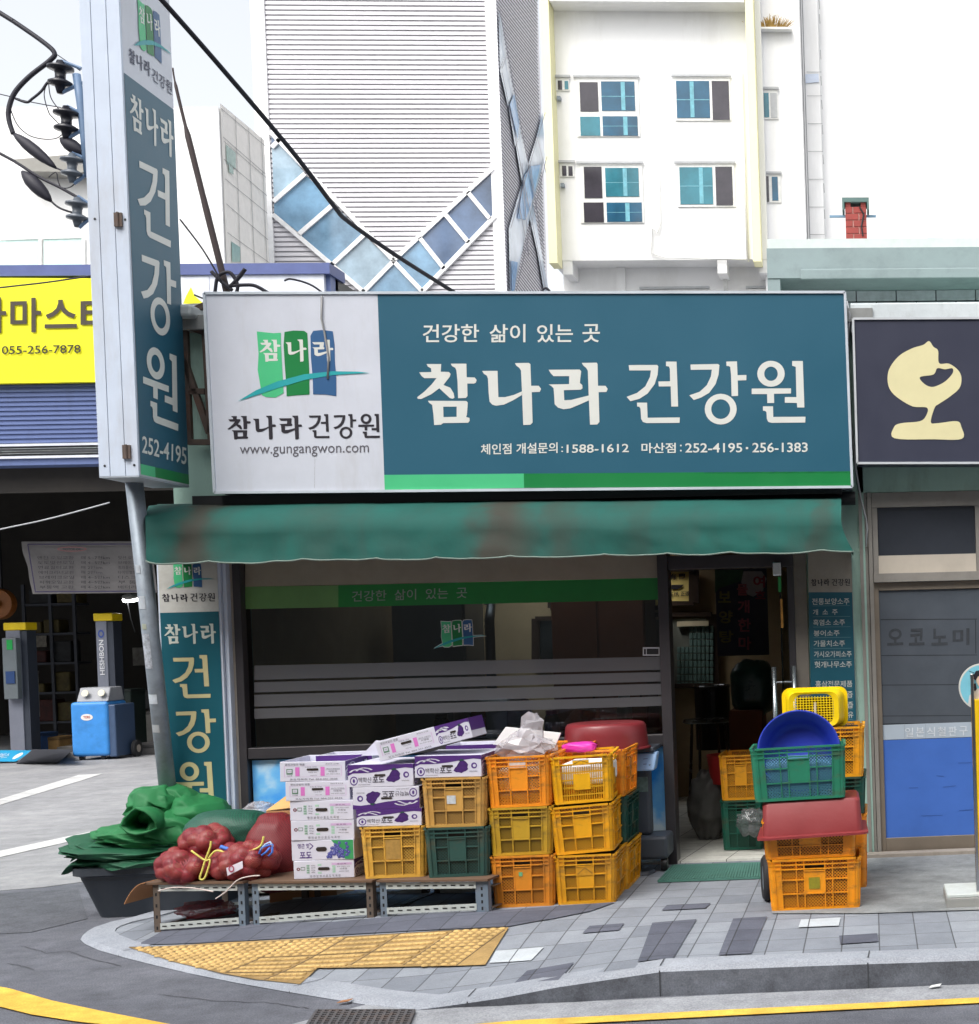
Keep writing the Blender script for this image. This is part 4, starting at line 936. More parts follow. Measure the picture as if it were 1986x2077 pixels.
# yellow stand with round sign at the right edge
YR = -1.95; r5 = crop(1840, 1300, 3.27)
st = thing('pole_sign', 'round blue picture sign on a yellow and chrome post with white base', 'sign', P(1830, 1735, YR)); st.location.z = .13
zg = .13
xa, xb, xcx = P(*r5(447, 1200), YR).x, P(*r5(470, 1200), YR).x, P(*r5(620, 1200), YR).x
ztp = P(*r5(460, 215), YR).z; zpb = P(*r5(455, 1705), YR).z
MB().box(xa, xb, YR, YR+.06, zpb, ztp).build('chrome_edge', mat('chrome2', (200, 200, 200), .15, metal=1), st, bevel=.006)
MB().box(xb+.001, xcx, YR+.002, YR+.06, zpb, ztp-.14).build('post', mat('yellow_post', (236, 176, 20), .35, k=1.3), st, bevel=.004)
MB().box(P(*r5(258, 1650), YR).x, xcx+.2, YR-.05, YR+.32, zg, zg+.055).build('base_step', mat('grey_base', (150, 150, 146), .7), st, bevel=.004)
MB().box(P(*r5(262, 1650), YR).x, xcx+.19, YR-.04, YR+.31, zg+.056, zg+.075).build('base', mat('white_base', (206, 212, 208), .5, dirt=((140, 140, 130), .5, 4)), st, bevel=.004)
cc = P(*r5(500, 306), YR+.05); rr = (P(*r5(500, 150), YR+.05)-cc).length
MB().lathe([(0, .0), (rr, 0), (rr, .03), (0, .03)], 48, cc, (0, 1, 0)).build('disc', mat('disc_rim', (216, 214, 206), .4), st)
d = Dec(lambda x, y: P(*r5(x, y), YR+.05), (0, -1, 0)); d.lift = .002
d.ring('disc_print', mat('sky_blue_print', (128, 200, 218), .4), 500, 306, 147, 147)
d.poly('robe_print', mat('white_robe_print', (212, 208, 204), .5), [(450, 320), (430, 335), (412, 365), (405, 420), (430, 436), (470, 445), (560, 440), (590, 380), (560, 330), (500, 310)], lay=2)
d.poly('hair_print', m_ink, [(440, 250), (420, 262), (415, 240), (428, 225), (445, 220), (455, 200), (500, 190), (540, 205), (555, 240), (530, 230), (470, 235), (455, 262)], lay=3)
d.poly('face_print', mat('pale_face_print', (226, 200, 178), .5), [(458, 245), (475, 232), (525, 232), (540, 255), (535, 290), (505, 312), (475, 300), (460, 275)], lay=2.5)
d.poly('collar_print', m_ink, [(440, 285), (455, 280), (462, 320), (450, 335), (432, 310)], lay=3)
d.poly('obi_print', mat('orange_print', (214, 150, 60), .5), [(430, 436), (450, 405), (470, 445)], lay=3)
d.line('hairpin_print', m_ink, [(410, 200), (445, 212)], 4, lay=3)
d.build(st)
# ================================================================ garage at the back of the lot
YB = 12.0
gr = thing('garage_building', 'dark open car workshop with blue shutter fascia and concrete floor', 'garage', (-14, 14, 0))
gx1 = P(634, 560, 12.0).x; gx0 = -26; H0 = P(0, 893, YB).z
zc1, zc0 = P(0, 512, YB).z, P(0, 533, YB).z
m_fas = mat('blue_fascia', (96, 112, 158), .5, var=.06, dirt=((60, 66, 92), .3, 2, (3, 1, .4)))
c6b = c4
sg1 = P(0, 733, YB).z
def fz(y): return P(*c4(100, y), YB).z
fm = MB()
zs_ = [fz(930), fz(1110), fz(1250)]
for i in range(26):
    z1 = zs_[0]-(zs_[0]-fz(1340))*i/26; z0 = zs_[0]-(zs_[0]-fz(1340))*(i+1)/26
    fm.box(gx0, gx1, YB-.02-.02*(i % 2), YB+.3, z0+.002, z1)
fm.box(gx0, gx1, YB-.05, YB+.3, H0, fz(1425)); fm.box(gx0, gx1, YB, YB+.3, zs_[0], zc0+.0)
fm.build('shutter_fascia', m_fas, gr)
sl_ = MB()
for i in range(5):
    z1 = fz(1342+i*17); sl_.box(gx0, gx1, YB-.09, YB+.2, z1-.075, z1-.01)
sl_.build('guide_rail', mat('white_slats', (206, 210, 218), .5), gr)
MB().box(gx0, P(637, 512, YB).x, YB-.12, YB+.5, zc0, zc1).build('cap_beam', mat('cap_blue', (84, 96, 146), .5), gr)
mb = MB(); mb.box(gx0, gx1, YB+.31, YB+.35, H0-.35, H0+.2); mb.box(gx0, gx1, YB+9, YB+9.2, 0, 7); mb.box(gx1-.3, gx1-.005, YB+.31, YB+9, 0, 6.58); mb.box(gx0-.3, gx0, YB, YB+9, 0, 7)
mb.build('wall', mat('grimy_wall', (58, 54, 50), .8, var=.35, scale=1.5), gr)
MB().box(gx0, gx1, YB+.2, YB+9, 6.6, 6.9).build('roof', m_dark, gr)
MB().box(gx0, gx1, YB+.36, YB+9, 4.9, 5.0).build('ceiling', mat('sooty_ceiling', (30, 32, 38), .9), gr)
bm_ = MB(); [bm_.box(gx0, gx1, y, y+.12, 4.3, 4.6) for y in (YB+1.2, YB+3.5)]; bm_.build('roof_beam', m_dark, gr)
wr = MB().box(P(340, 525, YB).x, P(624, 525, YB).x, YB-.08, YB+.3, P(480, 600, YB).z, P(480, 526, YB).z); wr.build('white_fascia', mat('white_fascia', (222, 226, 236), .5), gr)
sgn = thing('garage_sign', 'bright yellow signboard with dark lettering over the garage', 'sign', P(80, 630, YB-.1))
ys0 = YB-.16
q = [P(-220, 531, ys0), P(330, 534, ys0), P(330, 729, ys0), P(-220, 738, ys0)]
MB().slab(q[0], q[1], q[2], q[3], (0, .1, 0)).build('sign_panel', mat('yellow_vinyl', (244, 238, 22), .5, var=.04, k=1.0), sgn)
d = Dec(lambda x, y: P(*c4(x, y), ys0), (0, -1, 0)); d.lift = .01
m_bk = mat('sign_ink', (66, 58, 46), .5)
for s, x0, x1, y0, y1 in (('카', -165, 48, 350, 592), ('마', 75, 285, 352, 588), ('스', 308, 528, 365, 558), ('터', 552, 770, 352, 588)): d.text('sign_lettering', m_bk, s, (x0, y1), (x1, y1-4), (x0, y0), .02)
d.text('sign_lettering', mat('sign_ink2', (50, 48, 24), .5), '055-256-7878', (18, 735), (553, 725), (18, 678), .012)
d.build(sgn)
sg2 = thing('yellow_emblem_sign', 'white fascia sign with yellow splash behind the column sign', 'sign', P(365, 575, YB-.1))
d = Dec(lambda x, y: P(*c4(x, y), YB-.1), (0, -1, 0)); d.lift = .01
d.poly('emblem', mat('yellow_vinyl', (244, 238, 22), .5), [(1245, 390), (1270, 330), (1300, 275), (1320, 330), (1380, 385)]); d.build(sg2)
q = [P(*c4(1228, 210), YB-.09), P(*c4(1420, 205), YB-.09), P(*c4(1420, 392), YB-.09), P(*c4(1228, 392), YB-.09)]; MB().slab(*q, (0, .008, 0)).build('sign_panel', MC['white_fascia'], sg2)
# banner
g2 = crop(0, 1000, 3.269)
bn = thing('price_banner', 'crumpled cloth price banner hanging under the garage beam', 'banner', P(150, 1085, 12.6))
yb = 13.6
def bf(u, v):
    p0 = Vector(g2(142+v*75, 322+v*348)); p1 = Vector(g2(1010+v*30, 320+v*340)); p = p0.lerp(p1, u); q = P(p.x, p.y, yb)
    q.y += noise.noise(Vector((u*6, v*3, 2)))*.05; return q
MB().grid(bf, 40, 12).build('cloth', mat('banner_cloth', (150, 146, 146), .8, var=.12, k=.6), bn, smooth=True)
d = Dec(lambda x, y: P(*g2(x, y), yb-.06), (0, -1, 0)); d.lift = .004
m_bt = mat('banner_ink', (30, 28, 38), .7, k=.8); m_br2 = mat('banner_red', (150, 96, 96), .7)
for i, (a, b, c_) in enumerate((('엔진 오일교환', '매 5~7천km', '밋션 오일'), ('오토밋션오일', '매 4~5만km', '브레이크'), ('연료필터교환', '매 2만km', '점화플러그'), ('에어크리너교환', '매 2만km', '타이밍벨트'), ('브레이크오일', '매 4~5만km', '디스크'), ('파워오일교환', '매 4~5만km', '부 동'), ('부동액 교환', '매 4~5만km', '배터리'))):
    y = 418+i*32.5; x = 248+i*3
    d.text('banner_lettering', m_bt, a, (x, y+22), (492, y+22), (x, y), .0); d.text('banner_lettering', m_bt, b, (540, y+22), (680 if i in (2, 3) else 730, y+22), (540, y), .0); d.text('banner_lettering', m_bt, c_, (785, y+22), (905, y+22), (785, y), .0)
d.ring('banner_emblem', m_br2, 478, 372, 98, 16, 88, 11); d.text('banner_lettering', m_bt, 'MOTOR OIL', (420, 380), (540, 380), (420, 366), 0)
for a, b in (((185, 340), (1010, 338)), ((185, 340), (235, 650)), ((232, 655), (1035, 650))): d.line('banner_border', mat('banner_border', (64, 58, 88), .7), [a, b], 8)
d.build(bn)
# lift posts
def lift(label, x0, x1, xs, yt, yb_, Y, lettering):
    t = thing('lift_post', label, 'car lift', P((x0+x1)/2, 1440, Y), 'garage lift posts'); t.location.z = 0
    a, b = P(x0, 1300, Y).x, P(x1, 1300, Y).x; zt = P(x0, yt, Y).z; zb = 0
    MB().box(a, b, Y, Y+.3, zb, zt).build('post', mat('lift_grey', (140, 144, 158), .45, var=.12, k=.8), t, bevel=.01)
    MB().box(b, b+.09, Y+.02, Y+.28, zb, zt-.01).build('post_side', mat('lift_dark', (56, 62, 74), .5), t)
    MB().box(a-.02, b+.1, Y-.02, Y+.31, zt, zt+.12).build('cap', mat('lift_yellow', (240, 186, 20), .4, k=1.3), t, bevel=.015)
    MB().box(a-.1, b+.15, Y-.1, Y+.4, 0, .04).build('base_plate', MC['lift_dark'], t)
    if lettering:
        d = Dec(lambda u, v: Vector((a+(b-a)*u, Y, zb+(zt-zb)*v)), (0, -1, 0)); d.lift = .006
        d.text('lettering', mat('post_white', (226, 226, 230), .5), 'HESHBON', (.72, .60), (.72, .86), (.28, .60), .02)
        d.ring('emblem', mat('post_blue', (60, 84, 160), .5), .5, .905, .28, .03, .16, .017); d.build(t)
    return t
lift('grey lift post with yellow cap and white lettering behind the blue machine', 187, 208, 0, 1190, 1440, 14.2, True)
lift('shadowed lift post with dull yellow cap at the far left of garage', 14, 42, 0, 1208, 1440, 14.6, False)
t = thing('control_box', 'small control box with green lamps on the left lift post', 'control box', P(20, 1260, 14.4)); Yc = 14.45
a, b = P(8, 1340, Yc), P(30, 1222, Yc); MB().box(a.x, b.x, Yc, Yc+.12, a.z, b.z).build('box_body', mat('control_grey', (110, 118, 122), .5), t, bevel=.01)
a, b = P(13, 1245, Yc-.01), P(23, 1226, Yc-.01); MB().box(a.x, b.x, Yc-.01, Yc-.001, a.z, b.z).build('display', mat('green_display', (24, 150, 70), .4, emit=.12), t)
a, b = P(12, 1310, Yc-.01), P(28, 1286, Yc-.01); MB().box(a.x, b.x, Yc-.02, Yc-.001, a.z, b.z).build('panel', mat('blue_panel', (40, 70, 120), .4), t)
# blue machine
YM2 = 13.2
cx0, cx1 = P(137, 1440, YM2).x, P(209, 1440, YM2).x; zt_b = P(170, 1345, YM2).z; zb_b = P(170, 1452, YM2).z+.02
bmch = thing('service_cart', 'bright blue wheeled service machine with two gauges in front of the lift post', 'machine', ((cx0+cx1)/2, YM2+.3, 0))
MB().box(cx0, cx1, YM2, YM2+.6, zb_b, zt_b).build('body', mat('cart_blue', (62, 140, 214), .4, var=.12, dirt=((40, 80, 130), .4, 4), k=1.0), bmch, bevel=.05, seg=4)
MB().box(cx1-.02, cx1+.09, YM2+.04, YM2+.64, zb_b-.02, zt_b-.05).build('side_panel', mat('cart_grey', (62, 82, 112), .5), bmch, bevel=.02)
zt2 = P(170, 1318, YM2).z
MB().obox([(cx0+.07, YM2+.05, zt_b), (cx1-.01, YM2+.05, zt_b), (cx1-.01, YM2+.55, zt_b), (cx0+.07, YM2+.55, zt_b), (cx0+.08, YM2+.16, zt2), (cx1-.02, YM2+.16, zt2), (cx1-.02, YM2+.5, zt2), (cx0+.08, YM2+.5, zt2)]).build('console', mat('console_grey', (150, 152, 158), .5), bmch, bevel=.015)
for fx in (.38, .82):
    x = cx0+(cx1-cx0)*fx; g = MB().lathe([(0, .0), (.05, 0), (.05, .02), (0, .02)], 20, (x, YM2+.06, (zt_b+zt2)/2+.02), (0, -1, .3)).build('gauge', mat('gauge_white', (216, 212, 190), .4), bmch)
d = Dec(lambda u, v: Vector((cx0+(cx1-cx0)*u, YM2, zb_b+(zt_b-zb_b)*v)), (0, -1, 0)); d.lift = .004
d.ring('badge', mat('badge_white', (226, 220, 214), .5), .45, .72, .16, .06); d.text('badge_lettering', mat('badge_red', (180, 60, 50), .5), 'TORS', (.36, .70), (.54, .70), (.36, .745), .02); d.build(bmch)
for x, y, r in ((cx0+.1, YM2+.1, .045), (cx1-.12, YM2+.1, .045), (cx1+.16, YM2+.5, .13)):
    wl = MB().lathe([(0, -.03), (r*.6, -.03), (r, -.025), (r, .025), (r*.6, .03), (0, .03)], 20, (x, y, r), (1, 0, 0)).build('wheel', mat('tyre', (44, 44, 46), .7), bmch, smooth=False)
    MB().lathe([(0, .032), (r*.45, .032), (r*.45, -.032), (0, -.032)], 14, (x+.001, y, r), (1, 0, 0)).build('hub', mat('hub_grey', (170, 160, 150), .5), wl)
# ramp, low banner, floor clutter
t = thing('car_ramp', 'sloping grey steel ramp lying on the lot left of the blue machine', 'ramp', G(80, 1458, 0)); 
MB().obox([G(30, 1463, .0), G(112, 1462, .0), G(132, 1440, .0), G(60, 1440, .0), G(30, 1463, .012), G(112, 1462, .012), G(140, 1436, .25), G(62, 1436, .25)]).build('ramp_plate', mat('ramp_grey', (104, 106, 114), .6, var=.15), t, bevel=.01)
q = [P(-60, 1437, 13.5), P(64, 1438, 13.5), P(30, 1459, 13.2), P(-60, 1460, 13.2)]
t = thing('floor_banner', 'low cyan banner strip on the ground at the garage entrance', 'banner', q[3]); MB().slab(*q, (0, .02, 0)).build('banner_strip', mat('cyan_banner', (40, 150, 196), .5), t)
d = Dec(lambda u, v: q[3].lerp(q[2], u).lerp(q[0].lerp(q[1], u), v), (0, -1, .2)); d.lift = .006
d.text('lettering', mat('banner_white', (220, 230, 236), .5), '서비스', (.5, .3), (.72, .3), (.5, .75), 0); d.ring('emblem', mat('banner_white', (220, 230, 236), .5), .88, .5, .05, .3); d.build(t)
# lamp
t = thing('work_lamp', 'lit white work lamp hanging inside the garage under the banner', 'lamp', P(252, 1146, 15)); c = P(252, 1146, 15)
MB().lathe([(0, 0), (.1, 0), (.13, .02), (.13, .05), (0, .06)], 20, c, (0, -.35, 1)).build('lamp_shade', mat('lamp_shade', (180, 180, 176), .5), t, smooth=True)
MB().lathe([(0, -.03), (.13, -.03), (.13, -.005), (0, -.005)], 20, c, (0, -.35, 1)).build('bulb', mat('lamp_light', (255, 252, 240), .5, emit=22), t)
MB().tube([c+Vector((-.08, 0, 0)), c+Vector((-.02, 0, -.35)), c+Vector((.03, 0, -.55))], .008, 6).build('cord', m_dark, t); MB().tube([c+Vector((0, 0, .05)), (c.x, c.y, 4.95)], .008, 6).build('hanger', m_dark, t)
def clutter(name, label, cat, x0, y0, x1, y1, Y, col, dep=.5, k=1.2, bev=.02, grp=None):
    a, b = P(x0, y1, Y), P(x1, y0, Y); t = thing(name, label, cat, ((a.x+b.x)/2, Y, max(0, a.z)), grp)
    z0 = max(0, a.z); MB().box(a.x, b.x, Y, Y+dep, z0, b.z).build('body', mat('%s_%d_%d' % (name, x0, y0), col, .6, var=.3, scale=6, k=k), t, bevel=bev)
    MB().box(a.x-.01, b.x+.01, Y-.012, Y+dep, b.z-.05, b.z-.002).build('lid', mat('%s_lid_%d_%d' % (name, x0, y0), tuple(int(v*.7) for v in col), .6, k=k), t, bevel=.006)
    return t
clutter('oil_drum', 'blue drum in the shadow between lift post and blue machine', 'drum', 52, 1405, 78, 1458, 15, (30, 66, 110))
clutter('carton', 'tan carton on the garage floor left of the blue machine', 'carton', 84, 1412, 112, 1460, 15.2, (140, 108, 62))
clutter('carton', 'white low carton beside the tan carton in the garage', 'carton', 112, 1430, 140, 1462, 15.2, (150, 146, 140))
clutter('tool_bench', 'grey work bench with black monitor at the back of the garage', 'bench', 245, 1362, 320, 1440, 17, (110, 108, 104), .8)
clutter('monitor', 'black monitor standing on the garage work bench', 'monitor', 252, 1322, 300, 1360, 17.1, (18, 20, 24), .08)
clutter('tyre_stack', 'dark green machine on wheels right of the blue service machine', 'machine', 222, 1320, 250, 1440, 15.5, (26, 40, 36))
clutter('low_platform', 'dark low steel platform behind the blue machine', 'platform', 238, 1425, 330, 1450, 14, (84, 82, 82), 1.2)
clutter('wall_poster', 'pale torn poster on the garage wall behind the left lift post', 'poster', 45, 1285, 72, 1375, 18, (150, 148, 144), .03)
t = thing('storage_rack', 'dark steel storage rack with bins against the garage back wall', 'rack', P(110, 1440, 19)); t.location.z = 0
Yr = 19.0; xa_, xb_ = P(48, 1300, Yr).x, P(150, 1300, Yr).x; mb = MB()
for k in range(5): mb.box(xa_, xb_, Yr, Yr+.5, .3+k*.55, .34+k*.55)
for x in (xa_, (xa_+xb_)/2, xb_-.05): mb.box(x, x+.05, Yr-.01, Yr+.04, 0, 2.9)
mb.build('rack_frame', mat('rack_steel', (70, 74, 84), .6), t)
rn = random.Random(2)
for k in range(5):
    x = xa_+.1
    while x < xb_-.3:
        w2 = rn.uniform(.15, .4); h2 = rn.uniform(.15, .42); MB().box(x, x+w2, Yr+.05, Yr+.4, .342+k*.55, .342+k*.55+h2).build('bin', mat('bin%d' % rn.randrange(6), [(84, 40, 38), (36, 50, 78), (104, 92, 52), (96, 94, 90), (56, 58, 62), (120, 120, 116)][rn.randrange(6)], .7, var=.5, scale=9, k=.8), t, bevel=.02); x += w2+rn.uniform(.02, .15)
for k, (x0, y0, x1, y1, cl, lb_) in enumerate(((30, 1225, 46, 1255, (196, 192, 186), 'small white notice high on the garage back wall'), (76, 1205, 96, 1240, (178, 172, 160), 'pale notice sheet at the middle of the garage back wall'), (262, 1240, 290, 1275, (150, 146, 140), 'faded calendar sheet on the garage wall under the lamp'))):
    p0, p1 = P(x0, y1, 21.1), P(x1, y0, 21.1); t = thing('notice_sheet', lb_, 'notice', (p0+p1)/2, 'notices on the garage wall'); MB().box(p0.x, p1.x, 20.95, 20.97, p0.z, p1.z).build('sheet', mat('notice%d' % k, cl, .7, var=.4, scale=12), t)
q0 = P(-8, 1157, 15); t = thing('hose_reel', 'round dull orange hose reel high at the left edge of garage', 'reel', q0)
MB().lathe([(0, 0), (.06, 0), (.06, .05), (.22, .05), (.24, .0), (.25, .06), (.25, .14), (0, .14)], 28, q0, (0, 1, 0)).build('reel_drum', mat('dull_orange', (128, 74, 22), .5, var=.2), t); MB().bar(q0+Vector((0, .15, 0)), q0+Vector((0, .15, 2.4)), .05).build('bracket', m_dark, t)
# ================================================================ background buildings
m_bw = mat('white_render', (236, 236, 235), .8, var=.05, scale=.5, k=1.0, dirt=((200, 198, 192), .5, .35, (1.5, 1.5, .3)))
m_seam = mat('panel_seam', (180, 182, 184), .8)
m_bg = mat('blue_reflecting_glass', (46, 120, 158), .12, var=.5, scale=.5, k=.55, spec=.6)
m_bd = mat('dark_window_glass', (84, 78, 90), .12, var=.4, scale=.8, k=.45, spec=.6)
# white office at the left
Y1 = 30.0
of = thing('office_building', 'white panelled office block at the far left behind the garage', 'building', (P(300, 700, Y1).x, Y1+4, 0))
xo1 = P(424, 350, Y1).x; zo = P(418, 205, Y1).z
xb1 = PXX(512, 500, xo1)
MB().box(xo1-22, xo1, Y1, xb1.y, 0, zo).build('wall', m_bw, of)
d = Dec(lambda x, y: P(x, y, Y1), (0, -1, 0)); d.lift = .02
for y in (322, 362, 415, 515): d.line('panel_seam', m_seam, [(362, y), (424, y)], .7)
d.build(of)
e1_ = crop(0, 0, 3.35)
d = Dec(lambda x, y: PXX(*e1_(x, y), xo1), (1, 0, 0)); d.lift = .02
m_pan = mat('cream_panel', (238, 235, 228), .7, var=.06); m_sg = mat('grey_seam', (150, 150, 150), .8)
d.poly('panel_cladding', m_pan, [(1490, 700), (1790, 950), (1825, 1790), (1535, 1790)])
for x0, y0, x1, y1 in ((1505, 930, 1792, 1180), (1512, 960, 1797, 1205), (1510, 1080, 1805, 1330), (1520, 1215, 1808, 1450), (1528, 1385, 1812, 1630), (1535, 1580, 1820, 1785), (1490, 735, 1790, 990)): d.line('panel_seam', m_sg, [(x0, y0), (x1, y1)], 3, lay=2)
for x0, x1 in ((1590, 1625), (1680, 1720), (1765, 1805)): d.line('panel_seam', m_sg, [(x0, 790 if x0 < 1600 else 870), (x1, 1790)], 2.5, lay=2)
for pts in ([(1525, 980), (1592, 1040), (1592, 1150), (1530, 1110)], [(1562, 1640), (1622, 1680), (1625, 1780), (1566, 1780)]):
    d.poly('window', mat('office_glass', (150, 180, 170), .2, spec=.8), pts, lay=2)
d.poly('window', mat('office_glass', (150, 180, 170), .2), [(1540, 1120), (1570, 1140), (1572, 1185), (1542, 1170)], lay=3)
d.build(of)
d = Dec(lambda x, y: P(x, y, Y1), (0, -1, 0)); d.lift = .03
for q in ([(0, 462), (74, 456), (74, 510), (0, 510)], [(85, 458), (158, 456), (158, 510), (85, 510)]): d.poly('ribbon_window', mat('pale_green_glass', (206, 234, 228), .25), q)
for a, b in (((0, 458), (162, 454)), ((79, 458), (79, 512)), ((162, 454), (162, 512))): d.line('window_frame', m_bw, [a, b], 6, lay=2)
d.build(of)
q = [P(20, 306, Y1-.6), P(175, 292, Y1-.6), P(175, 330, Y1-.6), P(60, 328, Y1-.6)]
MB().slab(*q, (0, .6, 0)).build('eave_box', mat('grey_eave', (150, 148, 142), .7), of)
# clad tower
Y2 = 34.0; s2 = crop(500, 0, 3.0258)
tw = thing('clad_tower', 'tall white ribbed tower with a V shaped band of glass', 'building', (P(740, 900, Y2).x, Y2+3, 0))
xt0, xt1 = P(*s2(150, 900), Y2).x, P(*s2(1500, 900), Y2).x
zt0_, zt1_ = P(740, 590, Y2).z-3, P(740, -60, Y2).z
lap = MB(); n_ = int((zt1_-zt0_)/.139)
m_clad = mat('white_lap_cladding', (214, 212, 216), .6, var=.05, scale=.4, k=.95)
m_lapd = mat('cladding_groove', (182, 180, 184), .8, k=.95)
gr_ = MB()
for i in range(n_):
    z = zt0_+i*.139; lap.obox([(xt0, Y2-.05, z+.045), (xt1, Y2-.05, z+.045), (xt1, Y2+.3, z+.045), (xt0, Y2+.3, z+.045), (xt0, Y2-.035, z+.139), (xt1, Y2-.035, z+.139), (xt1, Y2+.3, z+.139), (xt0, Y2+.3, z+.139)])
lap.build('cladding', m_clad, tw)
MB().box(xt0+.01, xt1-.01, Y2-.01, Y2+.29, zt0_, zt1_-.05).build('cladding_core', m_lapd, tw)
cr_ = PXX(*s2(1845, 1800), xt1+.35); yb2 = cr_.y
MB().box(xt0+.01, xt1+.29, Y2+.31, yb2, 0, zt1_).build('wall', m_bw, tw)
mb = MB(); mb.box(xt0-.38, xt0-.001, Y2-.1, Y2+.31, 0, zt1_); mb.box(xt1+.001, xt1+.35, Y2-.1, Y2+.31, 0, zt1_); mb.build('corner_trim', mat('bright_trim', (240, 240, 240), .6), tw)
d = Dec(lambda x, y: P(*s2(x, y), Y2-.06), (0, -1, 0)); d.lift = .02
gp_ = [[(150, 815), (205, 860), (157, 905)], [(157, 900), (205, 860), (360, 1065), (170, 1230)], [(172, 1240), (362, 1072), (540, 1250), (325, 1430), (172, 1310)], [(330, 1440), (540, 1258), (722, 1440), (525, 1620)],
       [(530, 1628), (725, 1448), (900, 1605), (718, 1785)], [(905, 1612), (1075, 1785), (1075, 1830), (720, 1830), (722, 1795)], [(912, 1600), (1063, 1462), (1212, 1650), (1080, 1780)], [(1070, 1458), (1222, 1322), (1362, 1490), (1218, 1645)],
       [(1230, 1318), (1358, 1185), (1492, 1345), (1368, 1485)], [(1365, 1180), (1510, 1040), (1520, 1320), (1497, 1340)]]
mg_ = [mat('tower_glass%d' % i, c, .08, var=.7, scale=.5, k=.85, spec=.8) for i, c in enumerate(((124, 164, 194), (88, 110, 142), (160, 184, 200)))]
for i, g in enumerate(gp_):
    d.poly('glass_pane', mg_[(1, 2, 0, 0, 2, 0, 0, 1, 1, 1)[i]], g); d.g[('glass_pane%d' % i, mg_[(1, 2, 0, 0, 2, 0, 0, 1, 1, 1)[i]].name)] = d.g.pop(('glass_pane', mg_[(1, 2, 0, 0, 2, 0, 0, 1, 1, 1)[i]].name))
for k_, o in d.build(tw).items(): o.name = 'glass_pane'
mu = MB()
for a, b in (((150, 812), (905, 1600)), ((905, 1600), (1515, 1030)), ((165, 1318), (725, 1795)), ((1080, 1790), (1528, 1325)), ((160, 905), (205, 858)), ((362, 1068), (168, 1238)), ((540, 1252), (322, 1440)), ((725, 1442), (525, 1628)), ((905, 1604), (718, 1795)), ((905, 1604), (1082, 1790)), ((1065, 1460), (1215, 1650)), ((1225, 1320), (1366, 1490)), ((1360, 1180), (1497, 1346))):
    mu.bar(P(*s2(*a), Y2-.1), P(*s2(*b), Y2-.1), .1, .12)
mu.build('mullion', mat('mullion_white', (232, 232, 232), .5), tw)
# right side face of the tower
xs_ = xt1+.35
d = Dec(lambda x, y: PXX(*s2(x, y), xs_), (1, 0, 0)); d.lift = .03
d.poly('side_cladding', mat('grey_side_cladding', (238, 236, 242), .6, k=1.0), [(1522, -60), (1778, -60), (1845, 1830), (1592, 1830)])
m_sl = mat('side_cladding_line', (120, 118, 128), .7, k=.9)
for i in range(-20, 110):
    y = i*23; x0 = 1522+y*.039
    d.line('side_groove', m_sl, [(1522+max(0, y)*.038, y), (1778+max(0, y)*.036, y+330)], 5, lay=1.5)
m_sgl = mat('side_glass', (206, 218, 232), .15, var=.3, scale=.6, k=1.0, spec=.8); m_sgd = mat('side_glass_blue', (130, 172, 216), .15, var=.3, k=1.0)
for pts in ([(1528, 60), (1545, 130), (1575, 320), (1535, 420)], [(1575, 320), (1620, 560), (1585, 650), (1535, 430)], [(1620, 560), (1665, 810), (1630, 900), (1590, 660)], [(1665, 810), (1710, 1010), (1670, 1120), (1635, 900)],
            [(1710, 1010), (1760, 850), (1800, 690), (1815, 960), (1770, 1130), (1720, 1340), (1670, 1560), (1625, 1800), (1598, 1800), (1590, 1400), (1670, 1130)], [(1720, 1340), (1770, 1560), (1810, 1800), (1840, 1800), (1800, 1580), (1740, 1240)]):
    d.poly('side_window', m_sgl, pts, lay=3)
for pts in ([(1590, 640), (1620, 570), (1650, 740), (1640, 860)], [(1680, 1080), (1720, 1020), (1780, 1010), (1740, 1200), (1690, 1350), (1640, 1340)], [(1600, 1600), (1640, 1610), (1620, 1780), (1602, 1790)]): d.poly('side_window_blue', m_sgd, pts, lay=4)
for a, b in (((1522, 60), (1790, 1500)), ((1535, 440), (1810, 1790)), ((1805, 690), (1590, 1400)), ((1815, 960), (1620, 1800)), ((1575, 320), (1535, 420)), ((1660, 1000), (1700, 1560)), ((1710, 1010), (1780, 1450)), ((1760, 860), (1810, 1060)), ((1700, 1570), (1640, 1240))): d.line('side_mullion', mat('side_mullion', (130, 130, 142), .6, k=1.0), [a, b], 4, lay=5)
d.build(tw)
# apartment block
Y3 = 46.0; s3 = crop(1080, 0, 2.0706)
ap = thing('apartment_block', 'white apartment block with yellow edges and blue tinted windows', 'building', (P(1260, 900, Y3).x, Y3+4, 0))
def ax_(x, y=600): return P(*s3(x, y), Y3).x
def az_(y, x=500): return P(*s3(x, y), Y3).z
ztop = az_(-30); zlow = az_(1092)
zr = az_(48)
MB().box(ax_(60), ax_(975), Y3, Y3+8, zlow, ztop+3).build('wall', m_bw, ap)
pr = .9
ylw = mat('pale_yellow_trim', (244, 238, 192), .7, var=.05, k=1.0)
fn = MB(); fn2 = MB()
fn.box(P(*s3(48, 500), Y3-pr).x, P(*s3(84, 500), Y3-pr).x, Y3-pr, Y3-.001, zlow-.3, ztop+3); fn2.box(P(*s3(908, 500), Y3-pr).x, P(*s3(942, 500), Y3-pr).x, Y3-pr, Y3-.001, zlow-.3, ztop+3)
fn.build('yellow_fin', ylw, ap); fn2.build('yellow_fin', ylw, ap)
zc = P(*s3(500, 5), Y3-pr).z
MB().box(P(*s3(88, 500), Y3-pr).x, P(*s3(905, 500), Y3-pr).x, Y3-pr+.01, Y3-.001, zc, zc+.35).build('canopy_slab', m_bw, ap)
zlo = P(*s3(500, 1120), Y3+1.2).z
